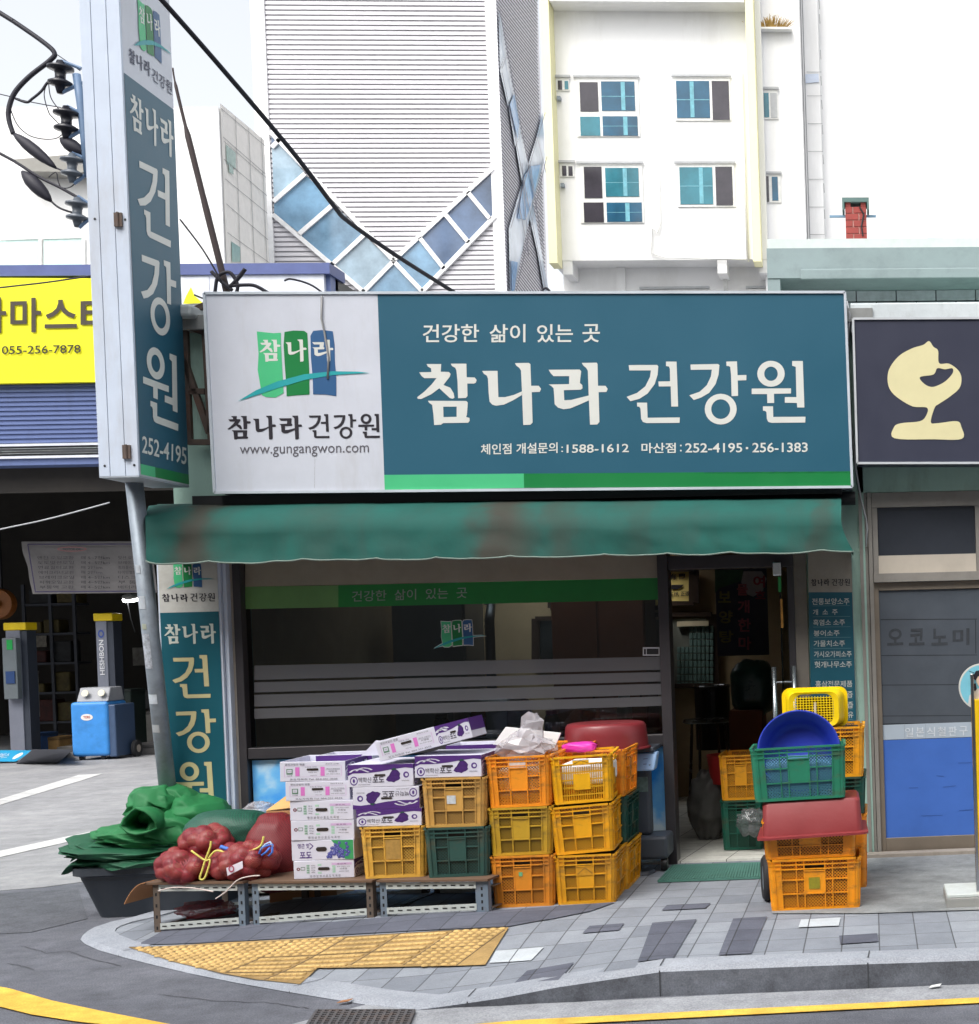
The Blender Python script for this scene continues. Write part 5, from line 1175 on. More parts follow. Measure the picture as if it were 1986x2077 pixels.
MB().box(ax_(60)+.2, ax_(985), Y3+1.2, Y3+7.9, 0, zlow-.001).build('lower_wall', m_bw, ap)
[MB().box(ax_(x), ax_(x+40), Y3+.02, Y3+1.19, zlow-.5, zlow-.002).build('beam', m_bw, ap) for x in (110, 760, 935)]
MB().box(ax_(315), ax_(352), Y3+1.0, Y3+1.19, 0, zlow-.01).build('column', m_bw, ap)
mb = MB(); mb.box(ax_(945)+.12, ax_(1135), Y3+.4, Y3+8.3, 0, ztop+3); mb.build('side_wing', m_bw, ap)
m_strip = mat('pale_curtain', (120, 190, 206), .5, var=.3, k=.8)
m_wfr = mat('window_frame_white', (226, 226, 222), .5); m_lt = mat('blue_curtain_glass', (62, 150, 168), .1, var=.4, k=.6, scale=.7, spec=.6)
def win(x0, y0, x1, y1, panes, Y=None):
    Y = Y3 if Y is None else Y
    a, b = P(*s3(x0, y1), Y), P(*s3(x1, y0), Y)
    f = MB(); f.box(a.x, b.x, Y-.05, Y-.002, a.z, b.z); fo = f.build('window', m_wfr, ap)
    MB().box(a.x-.08, b.x+.05, Y-.12, Y-.051, b.z+.02, b.z+.1).build('lintel', m_seam, fo)
    for (p0, r0, p1, r1, m) in panes:
        c, e = P(*s3(p0, r1), Y-.06), P(*s3(p1, r0), Y-.06)
        po = MB().box(c.x, e.x, Y-.07, Y-.051, c.z, e.z).build('pane', m, fo)
        if m in (m_bg, m_lt) and e.x-c.x > .8:
            w2 = e.x-c.x; u2 = c.x+w2*(.35+.3*((int(p0)*7) % 5)/5); cu = MB(); cu.box(u2, u2+w2*.12, Y-.075, Y-.0705, c.z+.02, e.z-.02); cu.box(c.x, e.x, Y-.0745, Y-.0702, c.z+(e.z-c.z)*.48, c.z+(e.z-c.z)*.5); cu.build('curtain', m_strip, fo)  # paler upright strip and thin cross bar laid over the pane
win(190, 330, 445, 575, [(202, 345, 274, 468, m_bd), (292, 342, 428, 465, m_bg), (203, 490, 283, 570, m_lt), (297, 488, 441, 570, m_bg)])
win(600, 328, 830, 508, [(608, 340, 742, 495, m_bg), (758, 340, 824, 503, m_bd)])
win(205, 692, 462, 938, [(220, 700, 290, 832, m_bd), (309, 705, 445, 826, m_lt), (218, 850, 298, 934, m_bd), (314, 850, 459, 932, m_bg)])
win(612, 690, 848, 870, [(622, 702, 755, 858, m_lt), (773, 700, 838, 862, m_bd)])
win(98, 330, 155, 382, [(108, 338, 124, 376, m_bd), (136, 340, 150, 374, m_lt)])
win(118, 688, 175, 744, [(126, 696, 142, 738, m_bd), (152, 698, 168, 738, m_bd)])
win(462, 1216, 740, 1260, [(480, 1222, 600, 1260, m_bg), (612, 1222, 730, 1260, m_bd)], Y3+1.2)
win(908, 1214, 988, 1260, [(918, 1222, 980, 1260, m_bg)], Y3+1.2)
win(955, 380, 1030, 502, [(966, 390, 992, 492, m_lt), (1002, 390, 1026, 494, m_seam)], Y3+.4)
win(970, 735, 1042, 852, [(974, 740, 992, 848, m_bd), (1008, 742, 1030, 842, m_bg)], Y3+.4)
d = Dec(lambda x, y: P(*s3(x, y), Y3-.12), (0, -1, 0)); d.lift = .01
pp = MB(); 
pp.tube([P(*s3(876, 290), Y3-.12), P(*s3(890, 700), Y3-.12), P(*s3(906, 1100), Y3-.12)], .05, 8); pp.tube([P(*s3(530, 700), Y3-.08), P(*s3(538, 940), Y3-.08), P(*s3(525, 978), Y3-.08), P(*s3(502, 960), Y3-.08), P(*s3(500, 1065), Y3-.08), P(*s3(560, 1082), Y3-.08), P(*s3(900, 1090), Y3-.08)], .025, 6)
pp.tube([P(*s3(810, 1120), Y3+1), P(*s3(812, 1230), Y3+1)], .08, 8); pp.build('drain_pipe', m_wfr, ap, smooth=True)
vt = MB(); [vt.box(P(*s3(x, y+16), Y3-.2).x, P(*s3(x+14, y), Y3-.2).x, Y3-.2, Y3-.002, P(*s3(x, y+16), Y3-.2).z, P(*s3(x, y), Y3-.2).z) for x, y in ((103, 402), (118, 768))]; vt.build('vent_hood', m_steel, ap)
# far white wall at the right with stair joints
Y4 = 48.0
fw = thing('white_tower', 'plain white high rise wall at the top right with thin joints', 'building', (P(1700, 900, Y4).x, Y4+3, 0))
xw_ = P(*s3(1140, 600), Y4).x
MB().box(xw_, xw_+16, Y4+.6, Y4+8, 0, P(1700, -120, Y4).z).build('wall', m_bw, fw)
MB().box(P(*s3(1142, 500), Y4).x, P(*s3(1212, 500), Y4).x, Y4, Y4+.59, 0, P(1700, -120, Y4).z).build('duct_shaft', m_bw, fw)
d = Dec(lambda x, y: P(*s3(x, y), Y4-.02), (0, -1, 0)); d.lift = .02
for y in (303, 403, 520, 636, 753, 870, 985): d.line('joint', m_sg, [(1146+y*.02, y), (1208+y*.02, y)], 2)
for y in (0, 60, 210, 320, 420, 525, 650, 770, 880): d.line('joint', m_sg, [(1204+y*.025, y), (1206+(y+30)*.025, y+40)], 2.5)
d.line('joint', mat('dark_joint', (110, 110, 116), .7), [(1133, -20), (1166, 1015)], 2.5); d.poly('shaft_window', mat('pale_window', (196, 206, 222), .3), [(1146, 312), (1202, 310), (1204, 345), (1148, 350)]); d.build(fw)
# dry plant growing on ledge
c = P(*s3(998, 118), Y3+.2)
pl = thing('dry_plant', 'clump of dry yellow weeds growing on the white apartment ledge', 'plant', c)
lf = MB()
for i in range(150):
    a = random.uniform(-1, 1); L_ = random.uniform(.3, .75)*(1-.4*abs(a)); b = c+Vector((a*.62, random.uniform(-.05, .1), 0)); t_ = b+Vector((a*.35+random.uniform(-.15, .15), random.uniform(-.2, .05), L_*.7)); n = Vector((.025, 0, .01)); lf.face([b-n, b+n, t_+n*.3, t_-n*.3])
lf.build('stems', mat('dry_stems', (184, 150, 80), .8, var=.4, scale=8, k=.9), pl)
MB().box(c.x-.75, c.x+.8, Y3+.05, Y3+.39, c.z-.08, c.z-.01).build('ledge', m_bw, pl)
# low building with eaves behind the neighbour shop
Y5 = 4.5
lo = thing('eaves_building', 'low grey brick building with pale green eaves behind the right shop', 'building', (2, Y5+3, 0))
xe0 = P(*s3(985, 1100), Y5).x; ze1 = P(*s3(1400, 1040), Y5).z; ze0 = P(*s3(1400, 1165), Y5).z
m_eave = mat('pale_green_eave', (148, 164, 166), .8, var=.12, scale=2, k=.9, dirt=((104, 116, 116), .6, 3))
MB().box(xe0, 6, Y5, Y5+5, ze0, ze1).build('eave', m_eave, lo)
MB().box(P(*s3(1125, 1100), Y5).x, 6, Y5-.03, Y5-.001, ze0-.02, P(*s3(1400, 1130), Y5).z).build('gutter', m_eave, lo, bevel=.01)
MB().box(xe0+.01, 6, Y5+.01, Y5+4.9, ze1+.001, ze1+.09).build('roof_slab', mat('roof_edge', (206, 214, 212), .7), lo)
xk = P(*s3(1000, 1200), Y5+.5).x
m_sbr = mat('grey_split_brick', (186, 188, 196), .8, var=.2, scale=10, k=1.0)
bk = MB(); zb0 = 3.0
rr_ = 0
z = ze0-.002
rowh = .115
while z > zb0:
    x = xk+.05-(rr_ % 2)*.2
    while x < 6: bk.box(max(xk, x), x+.39, Y5+.55, Y5+.6, z-rowh+.012, z); x += .4
    z -= rowh; rr_ += 1
bk.build('brick_facing', m_sbr, lo, bevel=.006, seg=1)
MB().box(xk, 6, Y5+.58, Y5+4, 2.5, ze0-.001).build('wall', mat('dark_mortar', (60, 62, 66), .9, k=1.0), lo)
MB().box(xe0, xe0+.12, Y5+.01, Y5+.5, 3, ze0-.002).build('corner_post', m_eave, lo)
# chimney
Y6 = 8.0
chx0, chx1 = P(*s3(1316, 940), Y6).x, P(*s3(1404, 940), Y6).x; zct = P(*s3(1360, 868), Y6).z; zcb = ze1+.1
zc1_ = P(*s3(1360, 832), Y6).z; zc2_ = P(*s3(1360, 850), Y6).z
chm = thing('chimney', 'small red brick chimney with green cap on the low roof', 'chimney', ((chx0+chx1)/2, Y6+.1, zcb))
cb = MB(); z = zct; k_ = 0; bh = (zct-P(*s3(1360, 1000), Y6).z)/4.6; wd = chx1-chx0
while z > zcb:
    s = (.36, .64)[k_ % 2]
    if z < zct-.001 or True:
        cb.box(chx0, chx0+wd*s-.006, Y6, Y6+wd, max(zcb, z-bh+.008), z); cb.box(chx0+wd*s+.006, chx1, Y6, Y6+wd, max(zcb, z-bh+.008), z)
    z -= bh; k_ += 1
cb.build('brick_stack', mat('red_brick', (150, 66, 60), .8, var=.2, scale=8, k=1.0), chm, bevel=.004)
MB().box(chx0+.012, chx1-.012, Y6+.012, Y6+wd-.012, zcb, zct+.001).build('mortar_core', mat('pale_mortar', (190, 150, 140), .8, k=1.0), chm)
mb = MB(); [mb.box(x-.03, x+.03, Y6, Y6+wd, zct+.002, zc2_) for x in (chx0+.035, chx1-.035)]; mb.build('cap_leg', MC['red_brick'], chm)
mb = MB(); mb.box(chx0-.035, chx1+.035, Y6-.03, Y6+wd+.03, zc2_, zc1_); mb.box(chx0-.035, chx0-.01, Y6-.03, Y6+wd, zc2_-.09, zc2_-.001); mb.box(chx1+.01, chx1+.035, Y6-.03, Y6+wd, zc2_-.09, zc2_-.001); mb.build('cap', mat('green_cap', (86, 112, 108), .7, k=1.0), chm)
mb = MB(); zrod = P(*s3(1300, 887), Y6-.1).z; mb.bar((P(*s3(1248, 887), Y6+wd/2).x, Y6+wd/2, zrod), (P(*s3(1443, 887), Y6+wd/2).x, Y6+wd/2, zrod), .025); mb.build('cross_rod', mat('pale_blue_rod', (110, 146, 170), .5), chm)
MB().tube([P(*s3(1375, 870), Y6-.01), P(*s3(1392, 900), Y6-.01), P(*s3(1382, 950), Y6-.01), P(*s3(1388, 990), Y6-.01)], .01, 6).build('wire', m_dark, chm)
tagp(MB().tube([P(*s3(1660, 1002), 6), P(*s3(1760, 1004), 6), P(*s3(1860, 1006), 6)], .012, 6).bar(P(*s3(1680, 1005), 6), P(*s3(1682, 1022), 6)-Vector((0, 0, .3)), .015).bar(P(*s3(1762, 1005), 6), P(*s3(1764, 1030), 6)-Vector((0, 0, .3)), .015).build('roof_rail', mat('pale_rail', (176, 200, 214), .5), None), 'thin pale rail on the low roof at the right edge', 'rail')
# building across the street (behind the camera): shades the shop front, seen in the glass
ac = thing('opposite_building', 'plain grey building across the street behind the camera', 'building', (0, -16, 0))
MB().box(-45, 40, -24, -15, 0, 13.6).build('wall', mat('opposite_wall', (128, 126, 122), .8, k=1.0), ac)
# ================================================================ cables and utility pole
YU = 21.6; US = (21.6+9.9)/13.9; u1 = crop(0, 0, 3.35)
up = thing('utility_pole', 'grey utility pole with stacked black insulators behind the column sign', 'utility pole', P(175, 1500, YU)); up.location.z = 0
xp = P(176, 300, YU).x
MB().tube([(xp+.32, YU+.2, 0), (xp+.32, YU+.2, 18)], [.2, .15], 20).build('pole', mat('pole_concrete', (150, 158, 170), .8), up, smooth=True)
MB().tube([P(*u1(520, 505), YU), P(*u1(548, 700), YU), P(*u1(570, 900), YU), P(*u1(600, 1200), YU)], .035*US, 8).build('rack_bar', mat('rack_blue_grey', (96, 120, 150), .5), up, smooth=True)
bk_ = MB()
for yy, xx in ((560, 528), (800, 558), (1000, 578), (1180, 598)):
    p = P(*u1(xx, yy), YU); bk_.bar(p, (xp+.32, YU+.2, p.z), .05)
bk_.build('bracket', MC['rack_blue_grey'], up)
for (ix, iy, ln) in ((410, 520, 1), (452, 830, 1), (490, 1140, .9), (525, 1440, .9)):
    c = P(*u1(ix, iy), YU-.05); ib = MB()
    ln *= US; r = .085*ln
    ib.lathe([(0, .15*ln), (r*.35, .14*ln), (r*.45, .11*ln), (r*1.25, .085*ln), (r*1.25, .065*ln), (r*.6, .05*ln), (r*.5, .02*ln), (r*.5, -.02*ln), (r*1.15, -.05*ln), (r*1.15, -.07*ln), (r*.5, -.085*ln), (r*.4, -.12*ln), (r*.3, -.15*ln), (0, -.15*ln)], 20, c, (.05, 0, 1))
    o = ib.build('insulator', mat('insulator_glaze' if ix < 480 else 'insulator_grey', (26, 28, 38) if ix < 480 else (96, 104, 114), .3, k=.8), up, smooth=True)
    MB().tube([c+Vector((.02, 0, .14*US)), P(*u1(520+iy*.06, iy-55), YU)], .016*US, 6).tube([c+Vector((.02, 0, -.14*US)), P(*u1(520+iy*.06, iy+45), YU)], .016*US, 6).build('clevis', MC['rack_blue_grey'], o)
def cable(name, label, pts, r, m=None, n=8, parent=None, grp=None):
    # smooth with Catmull-Rom
    P3 = [Vector(p) for p in pts]; out = []
    for i in range(len(P3)-1):
        p0 = P3[max(0, i-1)]; p1 = P3[i]; p2 = P3[i+1]; p3 = P3[min(len(P3)-1, i+2)]
        for k in range(6):
            t = k/6; out.append(.5*((2*p1)+(p2-p0)*t+(2*p0-5*p1+4*p2-p3)*t*t+(3*p1-p0-3*p2+p3)*t**3))
    out.append(P3[-1])
    return tagp(MB().tube(out, r, n).build(name, m or m_cable, parent, smooth=True), label, 'cable', grp)
U = lambda x, y, Y=YU: P(*u1(x, y), Y)
cable('power_cable', 'thick blue black cable bending down at the top left beside insulators', [U(-1500, -850), U(-60, 50), U(100, 150), U(300, 290), U(370, 360), U(340, 410), U(200, 520), U(100, 630), U(60, 740), U(62, 820), U(90, 910)], .021*US)
def sleeve(label, a, b, r):
    r *= US
    tagp(MB().tube([U(*a), *[Vector(U(*a)).lerp(U(*b), t) for t in (.12, .3, .5, .7, .88)], U(*b)], [r*.2, r*.6, r*.95, r, r*.85, r*.5, r*.15], 12).build('cable_sleeve', m_cable, None, smooth=True), label, 'cable sleeve', 'sleeves on the power lines')
sleeve('upper black tapered sleeve sloping down at left of the insulator rack', (90, 905), (385, 1145), .052)
sleeve('ragged lower black sleeve hanging below the grey eave at the left', (150, 1165), (350, 1370), .062)
sleeve('short black sleeve touching the column sign beside the insulators', (410, 940), (580, 1050), .06)
cable('power_cable', 'grey twin line sloping down right under the tapered sleeve', [U(-1500, 250), U(-80, 1000), U(120, 1110), U(260, 1200), U(420, 1280), U(610, 1390)], .013*US)
cable('power_cable', 'thin line from the lower sleeve to the bottom insulator', [U(345, 1365), U(400, 1410), U(480, 1440), U(530, 1445)], .009*US)
cable('power_cable', 'line from the upper sleeve to the third insulator', [U(380, 1140), U(430, 1160), U(490, 1170), U(560, 1185)], .008*US)
for i, (lab, pts) in enumerate((('thin curved wire hanging left of the second insulator', [(70, 740), (120, 850), (200, 920), (300, 945), (380, 940), (420, 915)]), ('thin wire crossing level to the insulator rack', [(-1500, 300), (-40, 630), (150, 680), (300, 710), (450, 740), (550, 790)]), ('jumper wire looping from the top insulator', [(400, 530), (330, 555), (280, 620), (220, 670), (180, 695), (105, 670)]),
        ('thin straight wire reaching the top of insulator rack', [(365, 355), (460, 420), (545, 480)]), ('loop of wire below the third insulator', [(330, 1205), (380, 1170), (395, 1230), (420, 1275), (480, 1270), (540, 1215)]), ('small jumper wire between first and second insulators', [(330, 540), (300, 640), (330, 760), (360, 800), (410, 850)]), ('fine wire arching behind the jumper wires', [(330, 560), (345, 660), (400, 740), (470, 790)]))):
    cable('thin_wire', lab, [U(*p) for p in pts], (.0045 if i != 2 else .011)*US, n=6, grp='thin wires on the insulator rack')
cable('overhead_cable', 'thick dark cable slanting from upper left to the shop roof', [P(255, -60, -1.6), P(310, 0, -1.5), P(420, 125, -1.2), P(560, 290, -.6), P(640, 395, -.2), P(668, 425, 0), P(760, 490, .4), P(870, 560, 1.0), P(960, 620, 1.5)], .0145)
cable('service_mast', 'tapering dark brown service pipe leaning onto the left end of shop roof', [P(331, 130, .5), P(337, 165, .5), P(360, 260, .5), P(395, 400, .5), P(432, 548, .5), P(440, 590, .5)], [.006]*6+[.011]*6+[.02]*6+[.022]*6+[.024]*7, mat('brown_cable', (64, 52, 52), .6))
for i, (lab, pts, r) in enumerate((('black cable loop left of service pipe foot', [(412, 560), (418, 530), (440, 522), (455, 545), (452, 565)], .012), ('black cable arching right over the signboard top', [(437, 548), (470, 546), (490, 548), (515, 562)], .012), ('crossed thin wire at the foot of the service pipe', [(405, 520), (425, 540), (445, 556)], .012), ('upright black wire end beside service pipe', [(440, 550), (455, 535), (470, 515)], .014))):
    cable('loose_cable', lab, [P(x, y, .45) for x, y in pts], r, grp='cable ends on the shop roof')
cable('thin_wire', 'thin slack wire from column sign down to the service pipe', [P(345, 420, .4), P(390, 480, .4), P(425, 540, .4)], .006, n=5)
cable('thin_wire', 'thin wire running right from bracket toward roof cables', [P(372, 565, .3), P(410, 580, .3), P(440, 592, .3)], .006, n=5)
cable('thin_wire', 'thin dark wire looping above the white part of the signboard', [P(545, 538, .2), P(560, 535, .2), P(600, 548, .2), P(640, 580, .2)], .007, n=5)
cable('thin_wire', 'thin dark line crossing the top of the yellow sign', [P(-500, 612, 11.3), P(-40, 556, 11.3), P(90, 541, 11.3), P(190, 526, 11.3)], .012, n=5)
cable('thin_wire', 'thin pale line crossing the dark garage opening', [P(-500, 1125, 9), P(-40, 1023, 9), P(90, 995, 9), P(210, 963, 9)], .009, MC['pale_wire'], n=5)
cable('hook', 'small black hook standing on top of the big signboard', [P(1042, 566, -.1), P(1040, 556, -.1), P(1046, 552, -.1), P(1053, 558, -.1), P(1052, 566, -.1)], .008, n=6)
# ================================================================ crates
def lattice(name, col, k=1.0, slot=False, p=.017):
    if name in MC: return MC[name]
    m = mat(name, col, .45, var=.15, k=k, dirt=((90, 70, 40), .35, 5)); t = m.node_tree; N = t.nodes; L = t.links; b = N['Principled BSDF']
    tc = N.new('ShaderNodeTexCoord'); sp = N.new('ShaderNodeSeparateXYZ'); L.new(tc.outputs['Object'], sp.inputs[0])
    def mth(op, a, b_=None):
        n = N.new('ShaderNodeMath'); n.operation = op
        for i, v in enumerate((a, b_)):
            if v is None: continue
            if isinstance(v, (int, float)): n.inputs[i].default_value = v
            else: L.new(v, n.inputs[i])
        return n.outputs[0]
    u = mth('ADD', sp.outputs[0], sp.outputs[1])
    if slot:
        a = mth('FRACT', mth('DIVIDE', mth('ADD', u, 5.0), .0125)); c = mth('FRACT', mth('DIVIDE', sp.outputs[2], .043))
        s = mth('MAXIMUM', mth('LESS_THAN', a, .4), mth('LESS_THAN', c, .2))
    else:
        a = mth('FRACT', mth('DIVIDE', mth('ADD', mth('ADD', u, sp.outputs[2]), 5.0), p)); c = mth('FRACT', mth('DIVIDE', mth('ADD', mth('SUBTRACT', u, sp.outputs[2]), 5.0), p))
        s = mth('MAXIMUM', mth('LESS_THAN', a, .4), mth('LESS_THAN', c, .4))
    L.new(s, b.inputs['Alpha']); return m
def crate(label, w_, d_, h, col, loc, rz=0, ry=0, rx=0, style='A', label_col=None, k=1.0, group='plastic crates at the shop front', darkmesh=None, rib=None, cat='crate', dark_inside=True):
    key = '%d_%d_%d' % col
    root = thing('plastic_crate', label, cat, loc, group, rz, rx, ry)
    mp = mat('crate_plastic_'+key, col, .42, var=.22, scale=4, k=k, dirt=((92, 76, 56), .55, 5, (1, 1, 2.2), .5), bump=.08, bscale=30)
    ml = lattice(('slot_' if style == 'S' else 'lattice_')+key, darkmesh or tuple(int(v*.86) for v in col), k, style == 'S')
    tp = .012; mb = MB(); lb = MB()
    def side(i):
        W = w_ if i % 2 == 0 else d_
        def f(s, t, n):
            ins = tp*(1-t/h); s2 = ins+(W-2*ins)*s/W; n2 = -ins+n
            if i == 0: return (s2-w_/2, -n2, t)
            if i == 1: return (w_/2+n2, s2, t)
            if i == 2: return (w_/2-s2, d_+n2, t)
            return (-w_/2-n2, d_-s2, t)
        return W, f
    for i in range(4):
        W, f = side(i)
        def bx(s0, s1, t0, t1, n0, n1, mb=mb): mb.obox([f(s0, t0, n0), f(s1, t0, n0), f(s1, t0, n1), f(s0, t0, n1), f(s0, t1, n0), f(s1, t1, n0), f(s1, t1, n1), f(s0, t1, n1)])
        c = .02
        lng = W > .45
        cols = [.13, .30, .385, .615, .70, .87] if lng and style != 'S' else [.15, .36, .64, .85]
        if style == 'S': cols = [.14, .86]
        cw = cols[0]*W
        # rim and bottom
        bx(c, W-c, h-.011, h, -.004, .009)
        for t in ((h-.034, h-.027), (h-.058, h-.052)) if style != 'S' else ((h-.05, h-.044),): bx(c, W-c, t[0], t[1], -.004, .005)
        bx(c, W-c, 0, .016, -.006, .003)
        # corner panels
        for s0, s1 in ((c, cw), (W-cw, W-c)):
            bx(s0, s1, .016, h-.011, -.007, -.001)
        for s in (cw*.45, cw, W-cw, W-cw*.45): bx(s-.003, s+.003, .016, h-.012, -.001, .005)
        lo, hi, hh = .33*h, .78*h, .885*h
        if style == 'S': 
            bx(W*.36, W*.64, .28*h, .62*h, -.007, -.001)
            quad = [(cw, W-cw, .016, .28*h), (cw, W*.36, .28*h, h-.05), (W*.64, W-cw, .28*h, h-.05), (W*.36, W*.64, .62*h, .76*h)]
            bx(W*.37, W*.63, .8*h, .9*h, .0, .004)
        else:
            a, b = (cols[2], cols[3]) if lng else (cols[1], cols[2])
            bx(W*a, W*b, lo, hi, -.007, .0)
            bx(W*a, W*b, hi-.006, hi, -.001, .006); bx(W*a, W*b, hh, hh+.006, -.005, .004)
            for s in cols[1:-1]: bx(W*s-.003, W*s+.003, .016, h-.012, -.006, .004)
            for t in (lo, .6*h):
                bx(cw, W*a, t-.003, t+.003, -.006, .004); bx(W*b, W-cw, t-.003, t+.003, -.006, .004)
            bx(W*a, W*b, lo-.003, lo+.003, -.006, .004)
            quad = [(cw, W*a, .016, h-.012), (W*b, W-cw, .016, h-.012), (W*a, W*b, .016, lo), (W*a, W*b, hh, h-.012)]
        for s0, s1, t0, t1 in quad: lb.face([f(s0, t0, -.006), f(s1, t0, -.006), f(s1, t1, -.006), f(s0, t1, -.006)])
    # rounded corners
    for sx_, sy in ((-1, 0), (1, 0), (1, 1), (-1, 1)):
        for (t0, t1, n) in ((0, h-.012, -.001), (h-.011, h, .008), (h-.034, h-.027, .004), (0, .016, .002)):
            ring = []
            for t in (t0, t1):
                ins = tp*(1-t/h)-n; R = .021
                cx = sx_*(w_/2-ins-R); cy = (ins+R) if sy == 0 else d_-ins-R
                for q in range(5):
                    a = math.pi/2*q/4; dx = sx_*math.cos(a)*R; dy = (-1 if sy == 0 else 1)*math.sin(a)*R
                    ring.append((cx+dx, cy+dy, t))
            for q in range(4): mb.face([ring[q], ring[q+1], ring[q+6], ring[q+5]])
    mb.box(-w_/2+.015, w_/2-.015, .015, d_-.015, .006, .014)
    mb.build('crate_shell', mp, root, off=(0, 0, 0)); lb.build('lattice', ml, root, off=(0, 0, 0))
    if dark_inside: MB().box(-w_/2+.035, w_/2-.035, .035, d_-.035, .016, h*.93).build('contents', mat('dark_contents', (58, 44, 34), .8, var=.5, scale=30, k=.8), root, off=(0, 0, 0))  # added dark box standing in for the shade inside the crate
    if label_col:
        x0, z0, x1, z1, c_, tx = label_col
        d = Dec(lambda u, v: Vector((-w_/2+w_*u, tp*(1-v)-.0005, v*h)), (0, -1, 0)); d.lift = .002
        d.rect('paper_label', mat('label_%d_%d_%d' % c_, c_, .6, var=.25, scale=40), x0, z0, x1, z1, lay=1.5)
        if tx == 'scribble':
            d.line('scribble', m_ink, [(x0+.02, z0+.03), ((x0+x1)/2, z1-.02), (x1-.02, z0+.04)], .008, lay=3)
        d.build(root, off=(0, 0, 0))
    return root
def zat(x, y, Y): return P(x, y, Y).z
c9 = crop(960, 1440, 4.2636); c8b = crop(540, 1440, 3.752); cT = crop(540, 1500, 6.1318); cO = crop(100, 1540, 3.1267)
YEL, ORG, OLV, TAN, DGR, ORD = (236, 168, 18), (244, 152, 34), (196, 156, 42), (206, 160, 84), (46, 82, 76), (222, 140, 38)
# ---------------------------------------------------------------- shelf of slotted angle
pA, pB = GS(294, 1787), GS(937, 1749)
def ysh(x): return pA.y+(pB.y-pA.y)*(x-pA.x)/(pB.x-pA.x)
zsb = .06; dirS = (pB-pA); dirS.z = 0; dirS.normalize(); nS = Vector((-dirS.y, dirS.x, 0))
ztop_s = zat(935, 1688, pB.y); 
m_ang = mat('painted_angle', (190, 196, 192), .5, var=.12, dirt=((96, 70, 50), .6, 9)); m_slot = mat('slot_shadow', (28, 28, 30), .9)
m_blu = mat('grey_angle_plate', (112, 126, 140), .5, var=.15, dirt=((96, 66, 46), .6, 8)); m_brn = mat('rust_angle', (96, 84, 74), .7, var=.3, dirt=((84, 56, 38), .7, 10))
units = [(294, 470), (484, 716), (729, 937)]
def shelf_x(px): 
    # where the vertical pixel column px meets the shelf front line
    q = P(px, 1740, pA.y); r_ = q-CAM; t = (dirS.x*(pA.y-CAM.y)-dirS.y*(pA.x-CAM.x))/(r_.y*dirS.x-r_.x*dirS.y); return CAM+r_*t
SD = .62
